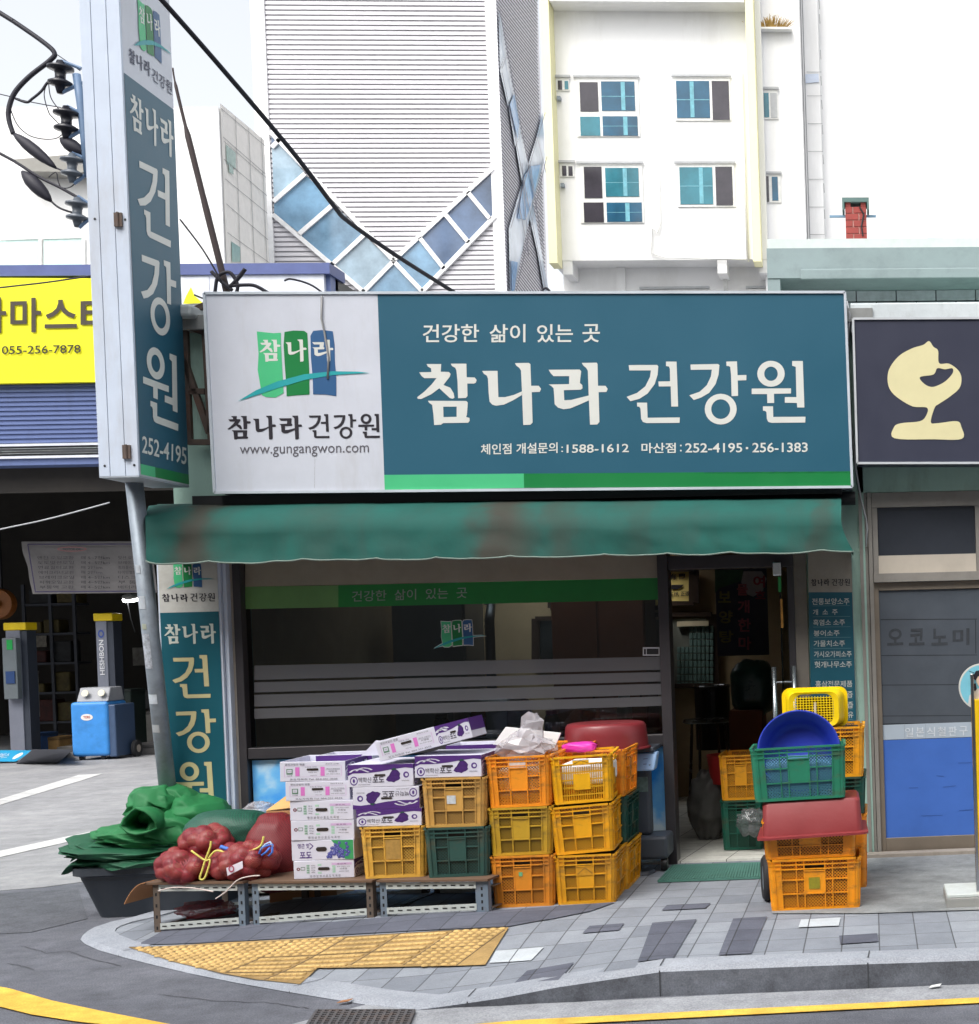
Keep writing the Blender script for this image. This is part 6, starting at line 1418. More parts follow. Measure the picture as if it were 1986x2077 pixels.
for i, (x0, x1) in enumerate(units):
    a = shelf_x(x0); b = shelf_x(x1); a.z = b.z = 0
    za, zb3 = zz(a.x, a.y)-.005, zz(b.x, b.y)-.005; zt3 = ztop_s+(pA.x-0)*0
    zta_, ztb_ = ztop_s, ztop_s
    t = thing('shelf_frame', ['low slotted steel display frame at the corner end with rusty legs', 'low slotted steel display frame under the white grape boxes', 'low slotted steel display frame with grey corner plate beside crates'][i], 'display frame', ((a+b)/2)+Vector((0, 0, .05)), 'display frames in front of the shop')
    lg = [(a, za, m_brn if i == 0 else m_blu), (b, zb3, m_blu if i != 1 else m_brn), (a+nS*SD, za, m_brn), (b+nS*SD, zb3, m_brn)]
    for j, (p, z, m) in enumerate(lg):
        s = 1 if j % 2 == 0 else -1
        mb = MB(); wd = .04 if not (i == 2 and j == 1) else .075
        e = p+dirS*wd*s
        mb.slab((p.x, p.y, z), (e.x, e.y, z), (e.x, e.y, zt3), (p.x, p.y, zt3), nS*.003)
        e2_ = p+nS*.035; mb.slab((p.x, p.y, z), (e2_.x, e2_.y, z), (e2_.x, e2_.y, zt3), (p.x, p.y, zt3), dirS*.003*s)
        o = mb.build('leg', m, t)
        sb = MB()
        for kk in range(4):
            zc_ = z+.03+kk*(zt3-z-.05)/3.6; c = p+dirS*s*wd*.5-nS*.0015
            sb.face([(c.x-.005, c.y, zc_-.009), (c.x+.005, c.y, zc_-.009), (c.x+.005, c.y, zc_+.009), (c.x-.005, c.y, zc_+.009)])
        if j < 2: sb.build('slots', m_slot, o)
    for zz_, front in ((zt3, 1), (None, 1), (zt3, 0), (None, 0)):
        p, q = (a, b) if front else (a+nS*SD, b+nS*SD)
        z0, z1 = (zz_-.04, zz_-.04) if zz_ else (za+.022, zb3+.022)
        p = p-nS*.004; q = q-nS*.004
        p = p+dirS*.04; q = q-dirS*(.04 if i != 2 else .07)
        o = MB().slab((p.x, p.y, z0), (q.x, q.y, z1), (q.x, q.y, z1+.036), (p.x, p.y, z0+.036), nS*.003).build('rail', m_ang, t)
        sb = MB(); L_ = (q-p).length; n = int(L_/.052)
        for kk in range(n):
            c = p+dirS*(L_*(kk+.5)/n)-nS*.0015; zc_ = z0+(z1-z0)*(kk+.5)/n+.018
            u_ = dirS*.014; sb.face([c-u_+Vector((0, 0, zc_-.0035)), c+u_+Vector((0, 0, zc_-.0035)), c+u_+Vector((0, 0, zc_+.0035)), c-u_+Vector((0, 0, zc_+.0035))])
        if front: sb.build('slots', m_slot, o)
    mb = MB()
    for p, z in ((a, za), (b, zb3)):
        for z_ in (zt3-.035, z+.03): mb.bar(Vector((p.x, p.y, z_))+nS*.03, Vector((p.x, p.y, z_))+nS*SD, .03, .004)
    mb.build('side_rail', m_brn, t)
    p0, p1 = a-dirS*(.04 if i == 0 else .006)-nS*.02, b+dirS*.006-nS*.02
    MB().slab((p0.x, p0.y, zt3+.001), (p1.x, p1.y, zt3+.001), p1+nS*(SD+.03)+Vector((0, 0, zt3+.001)), p0+nS*(SD+.03)+Vector((0, 0, zt3+.001)), (0, 0, .012)).build('shelf_board', mat('worn_plywood', (108, 84, 66), .8, var=.25, scale=4, dirt=((80, 60, 46), .6, 4)), t)
p = shelf_x(292); p = Vector((p.x, p.y, zt3-.001))
tagp(MB().grid(lambda u, v: p-dirS*(.02+.13*u)-nS*.03+nS*v*.3+Vector((0, 0, .014-.12*u*u)), 6, 4).build('cardboard_flap', mat('brown_card', (176, 126, 84), .8, var=.12), None, solid=.004), 'brown cardboard flap bending down at the left end of the display frames', 'cardboard')
ZB = zt3+.014
# ---------------------------------------------------------------- cartons
m_card = mat('white_carton', (214, 214, 228), .6, var=.06, k=.95, dirt=((150, 140, 140), .3, 4)); m_purp = mat('purple_print', (76, 38, 116), .5, var=.08); m_pink = mat('pink_print', (214, 120, 196), .5); m_lil = mat('lilac_print', (206, 176, 214), .5)
m_hole = mat('handle_hole_shadow', (44, 34, 30), .9); m_ptx = mat('print_text', (74, 70, 84), .6); m_min = mat('mint_print', (168, 206, 186), .5); m_gbr = mat('grape_blue', (74, 76, 150), .5, var=.3, scale=60); m_leaf = mat('leaf_print', (56, 150, 92), .5, var=.15, scale=20); m_ppl = mat('purple_text', (84, 52, 130), .5); m_frm = mat('print_frame', (96, 130, 110), .6)
def slot(d, cx, cy, wd, hg): 
    d.poly('handle_hole', m_hole, [(cx-wd/2+hg*.1, cy-hg/2), (cx+wd/2-hg*.1, cy-hg/2), (cx+wd/2, cy-hg*.2), (cx+wd/2, cy+hg*.2), (cx+wd/2-hg*.1, cy+hg/2), (cx-wd/2+hg*.1, cy+hg/2), (cx-wd/2, cy+hg*.2), (cx-wd/2, cy-hg*.2)], lay=3)
def pr_pink(d):
    d.text('print', m_ptx, '영천과일의 명품', (.08, .80), (.38, .80), (.08, .91), .0); d.text('print', m_ptx, '품질보증 농산물', (.70, .84), (.90, .84), (.70, .90), 0)
    d.rect('pink_print', m_pink, .235, .27, .30, .72); d.rect('pink_print', m_pink, .62, .27, .685, .72)
    d.poly('stamp', m_frm, [(.10, .36), (.195, .36), (.195, .64), (.10, .64)]); d.rect('stamp_centre', m_card, .115, .44, .18, .6, lay=2); d.text('print', m_ptx, '우수', (.125, .48), (.17, .48), (.125, .56), 0, lay=3); d.text('print', m_ptx, '농산물', (.105, .27), (.19, .27), (.105, .32), 0)
    slot(d, .50, .60, .18, .11)
    for y in (.70, .43, .28): d.text('print', m_ptx, '친환경 재배', (.38+(.7-y)*.2, y), (.56, y), (.38+(.7-y)*.2, y+.045), 0)
    d.text('print', m_ptx, '서영희', (.74, .44), (.87, .44), (.74, .54), 0); d.text('print', m_ptx, '경북 영천시 금호읍', (.71, .33), (.92, .33), (.71, .38), 0); d.text('print', m_ptx, '생산자 전화번호', (.71, .60), (.92, .60), (.71, .65), 0)
    d.line('print', m_ptx, [(.70, .57), (.92, .57)], .008); d.line('frame_print', m_lil, [(.07, .24), (.94, .24), (.94, .78), (.07, .78), (.07, .24)], .008)
    d.text('print', m_ptx, '포도작목회 Tel. 054-331-3535', (.15, .06), (.88, .06), (.15, .16), 0)
def pr_lilac(d):
    d.ring('emblem', mat('red_brown_print', (120, 70, 80), .6), .08, .55, .03, .09, .012, .04); d.poly('frame_print', m_frm, [(.12, .48), (.19, .48), (.19, .66), (.12, .66)], [[(.127, .51), (.183, .51), (.183, .63), (.127, .63)]])
    for i in range(4): d.rect('mint_print', m_min, .215, .30+i*.125, .265, .40+i*.125); d.text('print', m_ptx, ['중량', '등급', '품종', '품명'][i], (.22, .32+i*.125), (.26, .32+i*.125), (.22, .38+i*.125), 0, lay=3); d.text('print', m_ptx, ['특', '5kg', '캠벨', '포도'][i], (.29, .32+i*.125), (.36, .32+i*.125), (.29, .38+i*.125), 0)
    d.rect('mint_print', m_min, .40, .27, .46, .36); d.rect('mint_print', m_min, .40, .70, .46, .80)
    for i in range(3): d.rect('mint_print', m_min, .64, .30+i*.14, .69, .42+i*.14)
    slot(d, .50, .54, .19, .17)
    d.rect('lilac_print', m_lil, .63, .72, .96, .84); d.text('print', m_ptx, '생 산 자', (.72, .745), (.87, .745), (.72, .815), 0, lay=3); d.text('print', m_ptx, '서종철', (.76, .46), (.88, .46), (.76, .55), 0); d.text('print', m_ptx, '경북 영천시 보현', (.72, .60), (.93, .60), (.72, .65), 0); d.text('print', m_ptx, '054-331-2600', (.75, .34), (.91, .34), (.75, .39), 0)
    for i, c_ in enumerate('영천보현산포도작목반'): x = .27+i*.052; d.text('print', m_ptx, c_, (x, .08), (x+.034, .08), (x, .2), 0)
def pr_grape(d):
    d.poly('leaf_print', m_leaf, [(.64, 1.0), (.70, .75), (.75, .40), (.86, .02), (.99, .02), (.99, .99)])
    rnd = random.Random(3)
    for i in range(46):
        v = rnd.random(); cx = .56+.32*rnd.random()+.05*v; cy = .15+.72*v*(.3+.7*rnd.random()); 
        if cx < .56+.2*(cy-.2): cx += .1
        d.ring('grape_print', m_gbr, cx, cy, .026, .085, n=10, lay=2+i*.02)
        d.ring('grape_gloss', mat('grape_gloss', (130, 136, 200), .5), cx-.006, cy+.03, .009, .028, n=6, lay=3.2)
    slot(d, .48, .56, .17, .22)
    d.text('print_title', m_ppl, '영근 맛', (.10, .62), (.29, .62), (.10, .86), .01); d.line('arrow_print', m_ppl, [(.29, .88), (.345, .72), (.29, .56)], .02); d.text('print_title', m_ppl, '포도', (.13, .14), (.32, .14), (.13, .44), .015); d.line('print_title', m_ppl, [(.12, .13), (.33, .13)], .018)
def pr_purple(d, inv=False):
    F = (lambda x, y: (1-x, 1-y)) if inv else (lambda x, y: (x, y))
    R_ = lambda pts: [F(*p) for p in pts]
    d.poly('purple_print', m_purp, R_([(0, 1), (0, .72), (.12, .62), (.3, .62), (.5, .68), (.7, .78), (.88, .84), (1, .80), (1, 1)]))
    d.poly('purple_print', m_purp, R_([(0, .72), (0, .5), (.03, .55), (.08, .62), (.12, .625)]))
    for o_ in (0, .1): d.line('white_arc', m_card, R_([(.03+o_, .66+o_*.6), (.08+o_, .76+o_*.6), (.14+o_, .80+o_*.6), (.22+o_, .78+o_*.5), (.32+o_*.5, .66+o_)]), .035, lay=2)
    c_ = F(.09, .28); d.ring('emblem', m_ppl, c_[0], c_[1], .06, .2, .045, .15); d.ring('emblem', m_ppl, c_[0], c_[1], .018, .09)
    A, B, C = F(.16, .2), F(.36, .2), F(.16, .44); d.text('print_title', m_ptx, '백학산', A, B, C, .0); A, B, C = F(.375, .2), F(.555, .2), F(.375, .46); d.text('print_title', m_ptx, '포도', A, B, C, .02)
    A, B, C = F(.16, .09), F(.34, .09), F(.16, .13); d.text('print', m_ptx, 'BAEKHAKSAN GRAPE', A, B, C, 0)
    gr_p = [(.58, .30), (.60, .42), (.63, .50), (.65, .62), (.68, .74), (.73, .78), (.77, .70), (.80, .58), (.79, .45), (.80, .36), (.77, .28), (.73, .24), (.70, .18), (.66, .22), (.62, .22)]
    d.poly('grape_print', mat('grape_purple', (66, 30, 104), .5, var=.35, scale=70), R_(gr_p)); d.poly('leaf_print', mat('dark_leaf_print', (40, 78, 66), .5), R_([(.66, .74), (.70, .84), (.74, .80), (.73, .74)]), lay=2)
    s = F(.49, .52); slot(d, s[0], s[1], .17, .085)
    c_ = F(.89, .52); d.ring('emblem', m_ppl, c_[0], c_[1], .045, .14); d.ring('emblem_centre', m_card, c_[0]+.005, c_[1], .022, .07, lay=2); A, B, C = F(.82, .22), F(.94, .22), F(.82, .29); d.text('print', m_ptx, '백학산작목반', A, B, C, 0)
def carton(label, w_, d_, h, loc, pr, rz=0, ry=0, rx=0, side=None, open_=False, group='grape cartons stacked on the frame'):
    root = thing('carton_box', label, 'box', loc, group, rz, rx, ry)
    mb = MB()
    if open_:
        e = .006
        mb.box(-w_/2, w_/2, 0, e, 0, h); mb.box(-w_/2, w_/2, d_-e, d_, 0, h); mb.box(-w_/2, -w_/2+e, e, d_-e, 0, h); mb.box(w_/2-e, w_/2, e, d_-e, 0, h); mb.box(-w_/2+e, w_/2-e, e, d_-e, 0, e)
    else: mb.box(-w_/2, w_/2, 0, d_, 0, h)
    b = mb.build('carton_body', m_card, root, off=(0, 0, 0), bevel=.003)
    d = Dec(lambda u, v: Vector((-w_/2+w_*u, 0, v*h)), (0, -1, 0)); d.lift = .0008
    pr(d); d.build(root, off=(0, 0, 0))
    if side:
        d = Dec(lambda u, v: Vector((w_/2, d_*u, v*h)), (1, 0, 0)); d.lift = .0008; side(d)
        for o in d.build(root, off=(0, 0, 0)).values(): o.name = 'side_'+o.name.split('.')[0]
    return root
def stackpx(Y, items, z0):
    """items from the bottom up: (px left, px right, px top, px bottom) at the front plane -> (x centre, width, z, height)"""
    out = []; z = z0
    for xl, xr, yt, yb in items:
        a = P(xl, (yt+yb)/2, Y); b = P(xr, (yt+yb)/2, Y); h = P(xl, yt, Y).z-P(xl, yb, Y).z
        out.append(((a.x+b.x)/2, b.x-a.x, z, h)); z += h+.001
    return out
def q6(f, x0, x1, y0, y1): a = f(x0, y0); b = f(x1, y1); return (a[0], b[0], a[1], b[1])
yw = ysh(P(600, 1700, -1).x)+.03
W = stackpx(yw, [q6(cT, 338, 1102, 1552, 1778), q6(cT, 308, 1103, 1298, 1545), q6(cT, 304, 1098, 1045, 1292), q6(cT, 290, 1087, 797, 1040), q6(cT, 242, 1037, 545, 785), q6(cT, 172, 978, 282, 530)], ZB)
labs = ['white lilac printed carton at the bottom of the white box stack', 'white carton with blue grape picture and big purple title', 'white lilac printed carton resting on the grape picture carton', 'white lilac printed carton third from top of the white box stack', 'white carton with pink bars second from top of the stack', 'white carton with pink bars topmost of the tall white stack']
for i, ((x, w_, z, h), lb_) in enumerate(zip(W, labs)):
    carton(lb_, w_, .47, h, (x, yw, z), (pr_lilac, pr_grape, pr_lilac, pr_lilac, pr_pink, pr_pink)[i], ry=(0, 0, .012, .012, .015, .02)[i], side=(lambda d: pr_purple(d)) if i in (0, 4, 5) else None, open_=i == 5, rz=(-.03, -.06, -.02, -.03, .02, .03)[i])
yq = ysh(P(800, 1700, -1).x)+.05
c_x, c_w, c_z, c_h = stackpx(yq, [q6(c8b, 722, 1208, 890, 1285)], ZB)[0]
crate('faded yellow crate on the frame under the purple grape boxes', c_w, .48, c_h, (226, 176, 74), (c_x, yq, c_z), label_col=(.385, .36, .615, .74, (176, 138, 70), None))
Pp = stackpx(yq, [q6(c8b, 684, 1184, 758, 890), q6(c8b, 655, 1166, 568, 735), q6(c8b, 618, 1120, 398, 570)], ZB+c_h+.002)
for (x, w_, z, h), lb_, inv in zip(Pp, ['purple and white grape carton standing on the faded yellow crate', 'purple and white grape carton lying upside down in its stack', 'purple and white grape carton above the upside down one'], (0, 1, 0)):
    carton(lb_, w_, .46, h, (x, yq, z), (lambda d, inv=inv: pr_purple(d, inv)), ry=.012, side=lambda d: pr_purple(d), rz=-.02)
yr = ysh(P(920, 1700, -1).x)+.06
B2 = stackpx(yr, [q6(c8b, 1208, 1692, 872, 1252), q6(c8b, 1184, 1666, 490, 868), q6(c8b, 1128, 1636, 322, 488)], ZB)
(x, w_, z, h) = B2[0]; crate('dark green crate on the frame below the tan crate', w_, .48, h, DGR, (x, yr, z))
(x, w_, z, h) = B2[1]; crate('tan crate with small white sticker standing on the dark green crate', w_, .48, h, TAN, (x, yr, z), label_col=(.39, .47, .53, .64, (200, 206, 210), None), ry=.008)
(x, w_, z, h) = B2[2]; carton('purple and white grape carton lying on top of the tan crate', w_, .46, h, (x, yr, z+.002), lambda d: pr_purple(d), ry=.015, side=lambda d: pr_purple(d))
ztp = z+h
# slanted box leaning over the stacks
A5 = P(*c8b(868, 395), yq-.02); B5 = P(*c8b(1575, 208), yq-.02); w5 = (B5-A5).length; ang = math.atan2(B5.z-A5.z, B5.x-A5.x)
h5 = (P(*c8b(830, 245), yq-.02)-A5).length
def pr_mix(d):
    class Sub:
        def __init__(s, x0, x1): s.x0 = x0; s.x1 = x1
        def _t(s, p): return (s.x0+(s.x1-s.x0)*p[0], p[1])
        def poly(s, n, m, pts, holes=(), lay=1): d.poly(n, m, [s._t(p) for p in pts], [[s._t(p) for p in h] for h in holes], lay)
        def rect(s, n, m, a, b, c, e, lay=1): s.poly(n, m, [(a, b), (c, b), (c, e), (a, e)], lay=lay)
        def ring(s, n, m, cx, cy, rx, ry, ix=0, iy=0, n_=20, lay=1, **k): d.ring(n, m, *s._t((cx, cy)), rx*(s.x1-s.x0), ry, ix*(s.x1-s.x0), iy, lay=lay)
        def line(s, n, m, pts, w_, lay=1): d.line(n, m, [s._t(p) for p in pts], w_, lay)
        def text(s, n, m, t_, A, B, C, off=0, lay=2): d.text(n, m, t_, s._t(A), s._t(B), s._t(C), off, lay)
    pr_pink(Sub(0, .63)); pr_purple(Sub(.635, 1))
carton('tilted white and purple carton lying across the tops of two stacks', w5, .3, h5, ((A5.x+B5.x)/2+h5*0, yq-.02, (A5.z+B5.z)/2), pr_mix, ry=-ang, side=lambda d: d.rect('purple_print', m_purp, 0, .35, 1, 1))
pf = [P(*c8b(x, y), yq+.28) for x, y in ((722, 350), (835, 232), (905, 236), (870, 345))]
tagp(MB().slab(*pf, (0, .004, 0)).build('carton_flap', m_card, None), 'white carton flap standing up behind the tilted carton', 'cardboard')
for i, (rx0, rx1, ry0, ry1, lb_) in enumerate(((380, 808, 350, 520, 'open purple carton in the back row behind the white stack'), (1370, 1760, 272, 420, 'open carton in the back row behind the top purple carton'))):
    yb3 = yq+.5; (x, w_, z, h) = stackpx(yb3, [q6(c8b, rx0, rx1, ry0, ry1)], 0)[0]; zt_ = P(*c8b(rx0, ry0), yb3).z
    carton(lb_, w_, .3, h, (x, yb3, zt_-h), lambda d: d.rect('purple_print', m_purp, 0, 0, 1, 1), open_=True, group='open cartons in the back row')
    tagp(MB().box(x-w_/2, x+w_/2, yb3, yb3+.3, ZB-.1, zt_-h-.001).build('carton_box', m_card, None, bevel=.004), 'plain white carton hidden in the back row, under the open purple carton' if i == 0 else 'plain white carton hidden in the back row behind the tan crate', 'box', 'plain cartons in the back row') 
# brown cardboard box behind the white stack
a = P(*cO(1375, 380), -.62); b = P(*cO(1520, 330), -.62)
t = thing('brown_carton', 'open brown cardboard box behind the white stack and red net bag', 'box', (a.x+.2, -.5, .05))
zt_ = P(*cO(1400, 330), -.62).z; zl = P(*cO(1400, 225), -.4).z
MB().box(a.x, a.x+.4, -.62, -.3, .06, zt_).build('carton_body', MC['brown_card'], t, bevel=.004)
MB().face([(a.x+.0, -.62, zt_+.002), (a.x+.42, -.62, zt_+.04), (a.x+.42, -.4, zl+.05), (a.x+.06, -.42, zl)]).build('flap', mat('tan_card', (206, 164, 104), .8), t, solid=.004)
# ---------------------------------------------------------------- crate stacks D, E, F
pD = GS(*c9(165, 1718)); yD = pD.y; zD = zz(pD.x, yD)
D_ = stackpx(yD, [q6(c9, 156, 700, 1270, 1718), q6(c9, 138, 680, 845, 1262), q6(c9, 118, 668, 390, 832)], zD)
(x, w_, z, h) = D_[0]; crate('brownish orange crate with green sticker at the bottom beside the frame', w_, .5, h, ORD, (x, yD, z), label_col=(.44, .6, .5, .68, (110, 170, 120), None))
(x, w_, z, h) = D_[1]; crate('dirty olive yellow crate in the middle of its stack', w_, .5, h, OLV, (x, yD, z), rz=.02, darkmesh=(150, 118, 30))
(x, w_, z, h) = D_[2]; crate('bright orange crate holding the clear plastic bag', w_, .5, h, ORG, (x, yD, z), label_col=(.35, .76, .62, .9, (214, 196, 190), None), ry=-.012, dark_inside=False)
ztD = z+h; xD = x; wD = w_
lin_ = lump(MB(), (xD, yD+.25, ztD-.16), (w_/2-.03, .22, .1), 5, .12, 2, sq=4); tagp(lin_.build('bag_liner', mat('crumpled_film', (190, 170, 150), .35, var=.2, scale=12, alpha=.85), None, smooth=True), 'crumpled pale film filling the bright orange crate', 'plastic film')
# clear plastic bag
cB_ = P(*c9(440, 260), yD+.25); m_bag = mat('clear_bag', (206, 202, 208), .15, var=.15, alpha=.42, spec=.9)
def sz(a): return a/3.1267/308
def crumple(mb, c, r, seed, n=150, amp=.16, rz=0, tilt=(0, 0), sq=1.35):
    """facets with sharp creases: jittered points on a ball, hulled, then pushed in and out"""
    rnd = random.Random(seed); bm = bmesh.new(); R = Matrix.Rotation(rz, 3, 'Z') @ Matrix.Rotation(tilt[0], 3, 'X') @ Matrix.Rotation(tilt[1], 3, 'Y')
    for i in range(n):
        z = 1-2*(i+.5)/n; a = i*2.39996+rnd.random()*.9; k = math.sqrt(1-z*z); p = Vector((k*math.cos(a), k*math.sin(a), z+rnd.uniform(-.06, .06))).normalized(); bm.verts.new(p)
    bmesh.ops.convex_hull(bm, input=bm.verts[:]); bm.verts.ensure_lookup_table()
    idx = {v: i+len(mb.v) for i, v in enumerate(bm.verts)}
    for v in bm.verts:
        d0 = v.co.copy(); m_ = max(abs(d0.x), abs(d0.y), abs(d0.z)); p = d0/m_**(1-1/sq)
        f = 1+rnd.uniform(-amp, amp)+.22*noise.noise(d0*1.7+Vector((seed, 0, 0))); p = Vector((p.x*r[0], p.y*r[1], p.z*r[2]))*f
        mb.v.append(Vector(c)+R @ p)
    for f in bm.faces: mb.f.append([idx[v] for v in f.verts])
    bm.free(); return mb
def crease(o, w_=.006):
    s = o.modifiers.new('sub', 'SUBSURF'); s.levels = 2; s.render_levels = 2
    for e in o.data.edges: pass
    at_ = o.data.attributes.new('crease_edge', 'FLOAT', 'EDGE'); rnd = random.Random(5)
    for k in range(len(o.data.edges)): at_.data[k].value = rnd.choice((.35, .6, .85, .9))
bgm = MB(); bc_ = P(*c9(470, 300), yD+.22)
crumple(bgm, bc_+Vector((-.02, 0, -.01)), (.135, .11, .075), 5, 130, .2); crumple(bgm, bc_+Vector((.02, .0, .075)), (.075, .06, .1), 6, 90, .22, tilt=(0, .25)); crumple(bgm, bc_+Vector((.09, .0, -.005)), (.07, .07, .04), 9, 60, .25)
tagp(bgm.build('plastic_bag', m_bag, None), 'crumpled clear plastic bag standing in the bright orange crate', 'bag')
pf = [P(*c9(x, y), yD+.42) for x, y in ((170, 300), (280, 148), (755, 200), (700, 330))]
tagp(MB().slab(*pf, (0, .02, 0)).build('foam_board', mat('white_foam', (222, 226, 236), .7, k=1.3), None), 'white foam sheet leaning behind the clear plastic bag', 'board')
pE = GS(*c9(725, 1690)); yE = pE.y-.0; zE = zz(pE.x, yE)
E_ = stackpx(yE, [q6(c9, 706, 1232, 1258, 1685), q6(c9, 688, 1222, 808, 1225), q6(c9, 680, 1205, 372, 785)], zE)
(x, w_, z, h) = E_[0]; crate('deep yellow crate with scribble at the bottom of the tilted stack', w_, .52, h, (226, 160, 26), (x, yE, z), label_col=(.36, .58, .64, .76, (210, 148, 30), 'scribble'), rz=.03)
(x, w_, z, h) = E_[1]; crate('clean yellow crate in the middle of the tilted stack', w_, .52, h, YEL, (x, yE, z+.008), ry=-.045, rz=.05)
(x, w_, z, h) = E_[2]; crate('slotted yellow crate with white label on top of the tilted stack', w_, .52, h, (240, 178, 16), (x, yE+.01, z+.018), ry=-.035, rz=.09, style='S', label_col=(.36, .8, .64, .92, (226, 226, 222), 'scribble'), dark_inside=False)
ztE = z+h; xE = x
tagp(MB().box(x-.13, x+.13, yE+.05, yE+.4, z+.12, z+h-.03).build('paper_packet', mat('white_packet', (224, 224, 224), .6, k=1.3), None, bevel=.02), 'white packets filling the slotted yellow crate', 'packet')
pF = GS(*c9(1347, 1553)); yF = pF.y
xF = P(*c9(1400, 1300), yF).x; wF = .36
F_ = [(1160, 1553), (742, 1152), (325, 735)]
cols = [(YEL, 'yellow crate at the bottom of the stack behind the tilted stack'), (DGR, 'dark green crate in the middle of the stack behind'), (ORG, 'orange crate on top of the rear stack below the maroon tub')]
z = zz(xF, yF)
for (y0, y1), (cl, lb_) in zip(F_, cols):
    xr = P(*c9(1312+(y0-325)*.04, (y0+y1)/2), yF).x; h = P(*c9(1330, y0), yF).z-P(*c9(1330, y1), yF).z
    crate(lb_, wF, .5, h, cl if cl != DGR else (20, 76, 66), (xr-wF/2, yF, z), dark_inside=cl != ORG); z += h+.001
ztF = z
xo = P(*c9(700, 300), yD+.52).x; h = .3; crate('orange crate in the back row behind the clear bag', .37, .4, .3, ORG, (xo, yD+.53, P(*c9(700, 308), yD+.53).z-.3), dark_inside=False)
tagp(MB().box(xo-.17, xo+.17, yD+.56, yD+.9, zz(xo, yD+.6), P(*c9(700, 308), yD+.53).z-.304).build('carton_box', m_card, None, bevel=.004), 'plain white carton under the back row orange crate', 'box', 'plain cartons in the back row')
m_pkb = mat('pink_packaging', (222, 56, 168), .35, var=.1)
c = P(*c9(930, 300), yE+.4); pk = lump(MB(), (c.x-.02, yE+.46, c.z-.018), (.1, .07, .03), 9, .12, 2, sq=3); o = tagp(pk.build('pink_packet', m_pkb, None, smooth=True), 'bright pink packet poking out above the slotted yellow crate', 'packet')
# maroon round tub upside down on the scale
yT = -.42; tc_ = P(*c9(1130, 345), yT); rT = (P(*c9(1505, 345), yT)-P(*c9(755, 345), yT)).length/2; hT = P(*c9(1130, 112), yT).z-tc_.z
xT = (P(*c9(1505, 345), yT).x+P(*c9(755, 345), yT).x)/2
m_mar = mat('maroon_plastic', (138, 48, 54), .32, var=.1, k=.85, dirt=((110, 60, 60), .4, 3))
tb = MB().lathe([(rT*.0001, hT*.985), (rT*.6, hT), (rT*.80, hT*.995), (rT*.88, hT*.96), (rT*.925, hT*.86), (rT*.95, hT*.5), (rT*.975, hT*.08), (rT*1.02, hT*.06), (rT*1.03, 0), (rT*.97, 0), (rT*.95, hT*.1), (rT*.9, hT*.8), (rT*.8, hT*.93), (.0001, hT*.93)], 56, (xT, yT+rT*.35, tc_.z))
t = thing('round_tub', 'maroon round plastic tub turned upside down on the scale', 'tub', (xT, yT+rT*.35, tc_.z)); tb.build('tub_body', m_mar, t, smooth=True, auto=50)
# platform scale
ysc = -.35; sc_t = thing('platform_scale', 'dark grey platform scale with blue display under the maroon tub', 'scale', P(*c9(1560, 1300), ysc)); sc_t.location.z = .13
a, b = P(*c9(1435, 1100), ysc), P(*c9(1685, 1290), ysc)
m_scl = mat('scale_grey', (70, 76, 86), .5, var=.12, dirt=((50, 48, 46), .5, 5))
MB().box(a.x-.5, b.x, ysc, ysc+.3, b.z, a.z).build('scale_base', m_scl, sc_t, bevel=.02)
a2, b2 = P(*c9(1412, 560), ysc), P(*c9(1525, 1090), ysc); MB().box(a2.x-.03, b2.x, ysc+.08, ysc+.2, a.z+.001, a2.z+.1).build('column', m_scl, sc_t, bevel=.02)
MB().box(a2.x-.05, b2.x-.012, ysc+.074, ysc+.079, P(*c9(1450, 720), ysc).z, P(*c9(1450, 590), ysc).z).build('column_label', mat('worn_label', (110, 132, 128), .5, var=.4, scale=30), sc_t)
a3, b3 = P(*c9(1415, 375), ysc), P(*c9(1590, 525), ysc); MB().obox([(a3.x-.1, ysc, b3.z), (b3.x-.02, ysc, b3.z), (b3.x-.02, ysc+.14, b3.z), (a3.x-.1, ysc+.14, b3.z), (a3.x-.1, ysc+.04, a3.z), (b3.x, ysc+.04, a3.z), (b3.x, ysc+.14, a3.z), (a3.x-.1, ysc+.14, a3.z)]).build('display_head', mat('display_blue', (150, 184, 224), .35, k=1.1), sc_t, bevel=.012)
d = Dec(lambda x, y: P(*c9(x, y), ysc-.004), (0, -1, .25)); d.text('display_print', m_ink, 'kg', (1520, 492), (1535, 490), (1520, 466), .02); d.line('display_print', m_ppl, [(1470, 425), (1510, 422)], 5); d.line('display_print', m_ppl, [(1470, 470), (1500, 468)], 5); d.build(sc_t)
MB().box(xT-.12, b3.x-.02, ysc+.02, ysc+.5, tc_.z-.03, tc_.z-.002).build('top_plate', m_scl, sc_t, bevel=.006)
ws = MB()
for dx in (-.03, -.2): ws.lathe([(0, -.02), (.04, -.02), (.045, 0), (.04, .02), (0, .02)], 16, (b.x+dx, ysc+.05, .175), (1, 0, 0))
ws.build('caster', m_dark, sc_t)
stp = MB(); stp.tube([P(*c9(1460, 1440), ysc-.1)+Vector((0, 0, .01)), P(*c9(1510, 1420), ysc-.1), P(*c9(1560, 1395), ysc)], .015, 6).build('foot_strap', m_scl, sc_t)
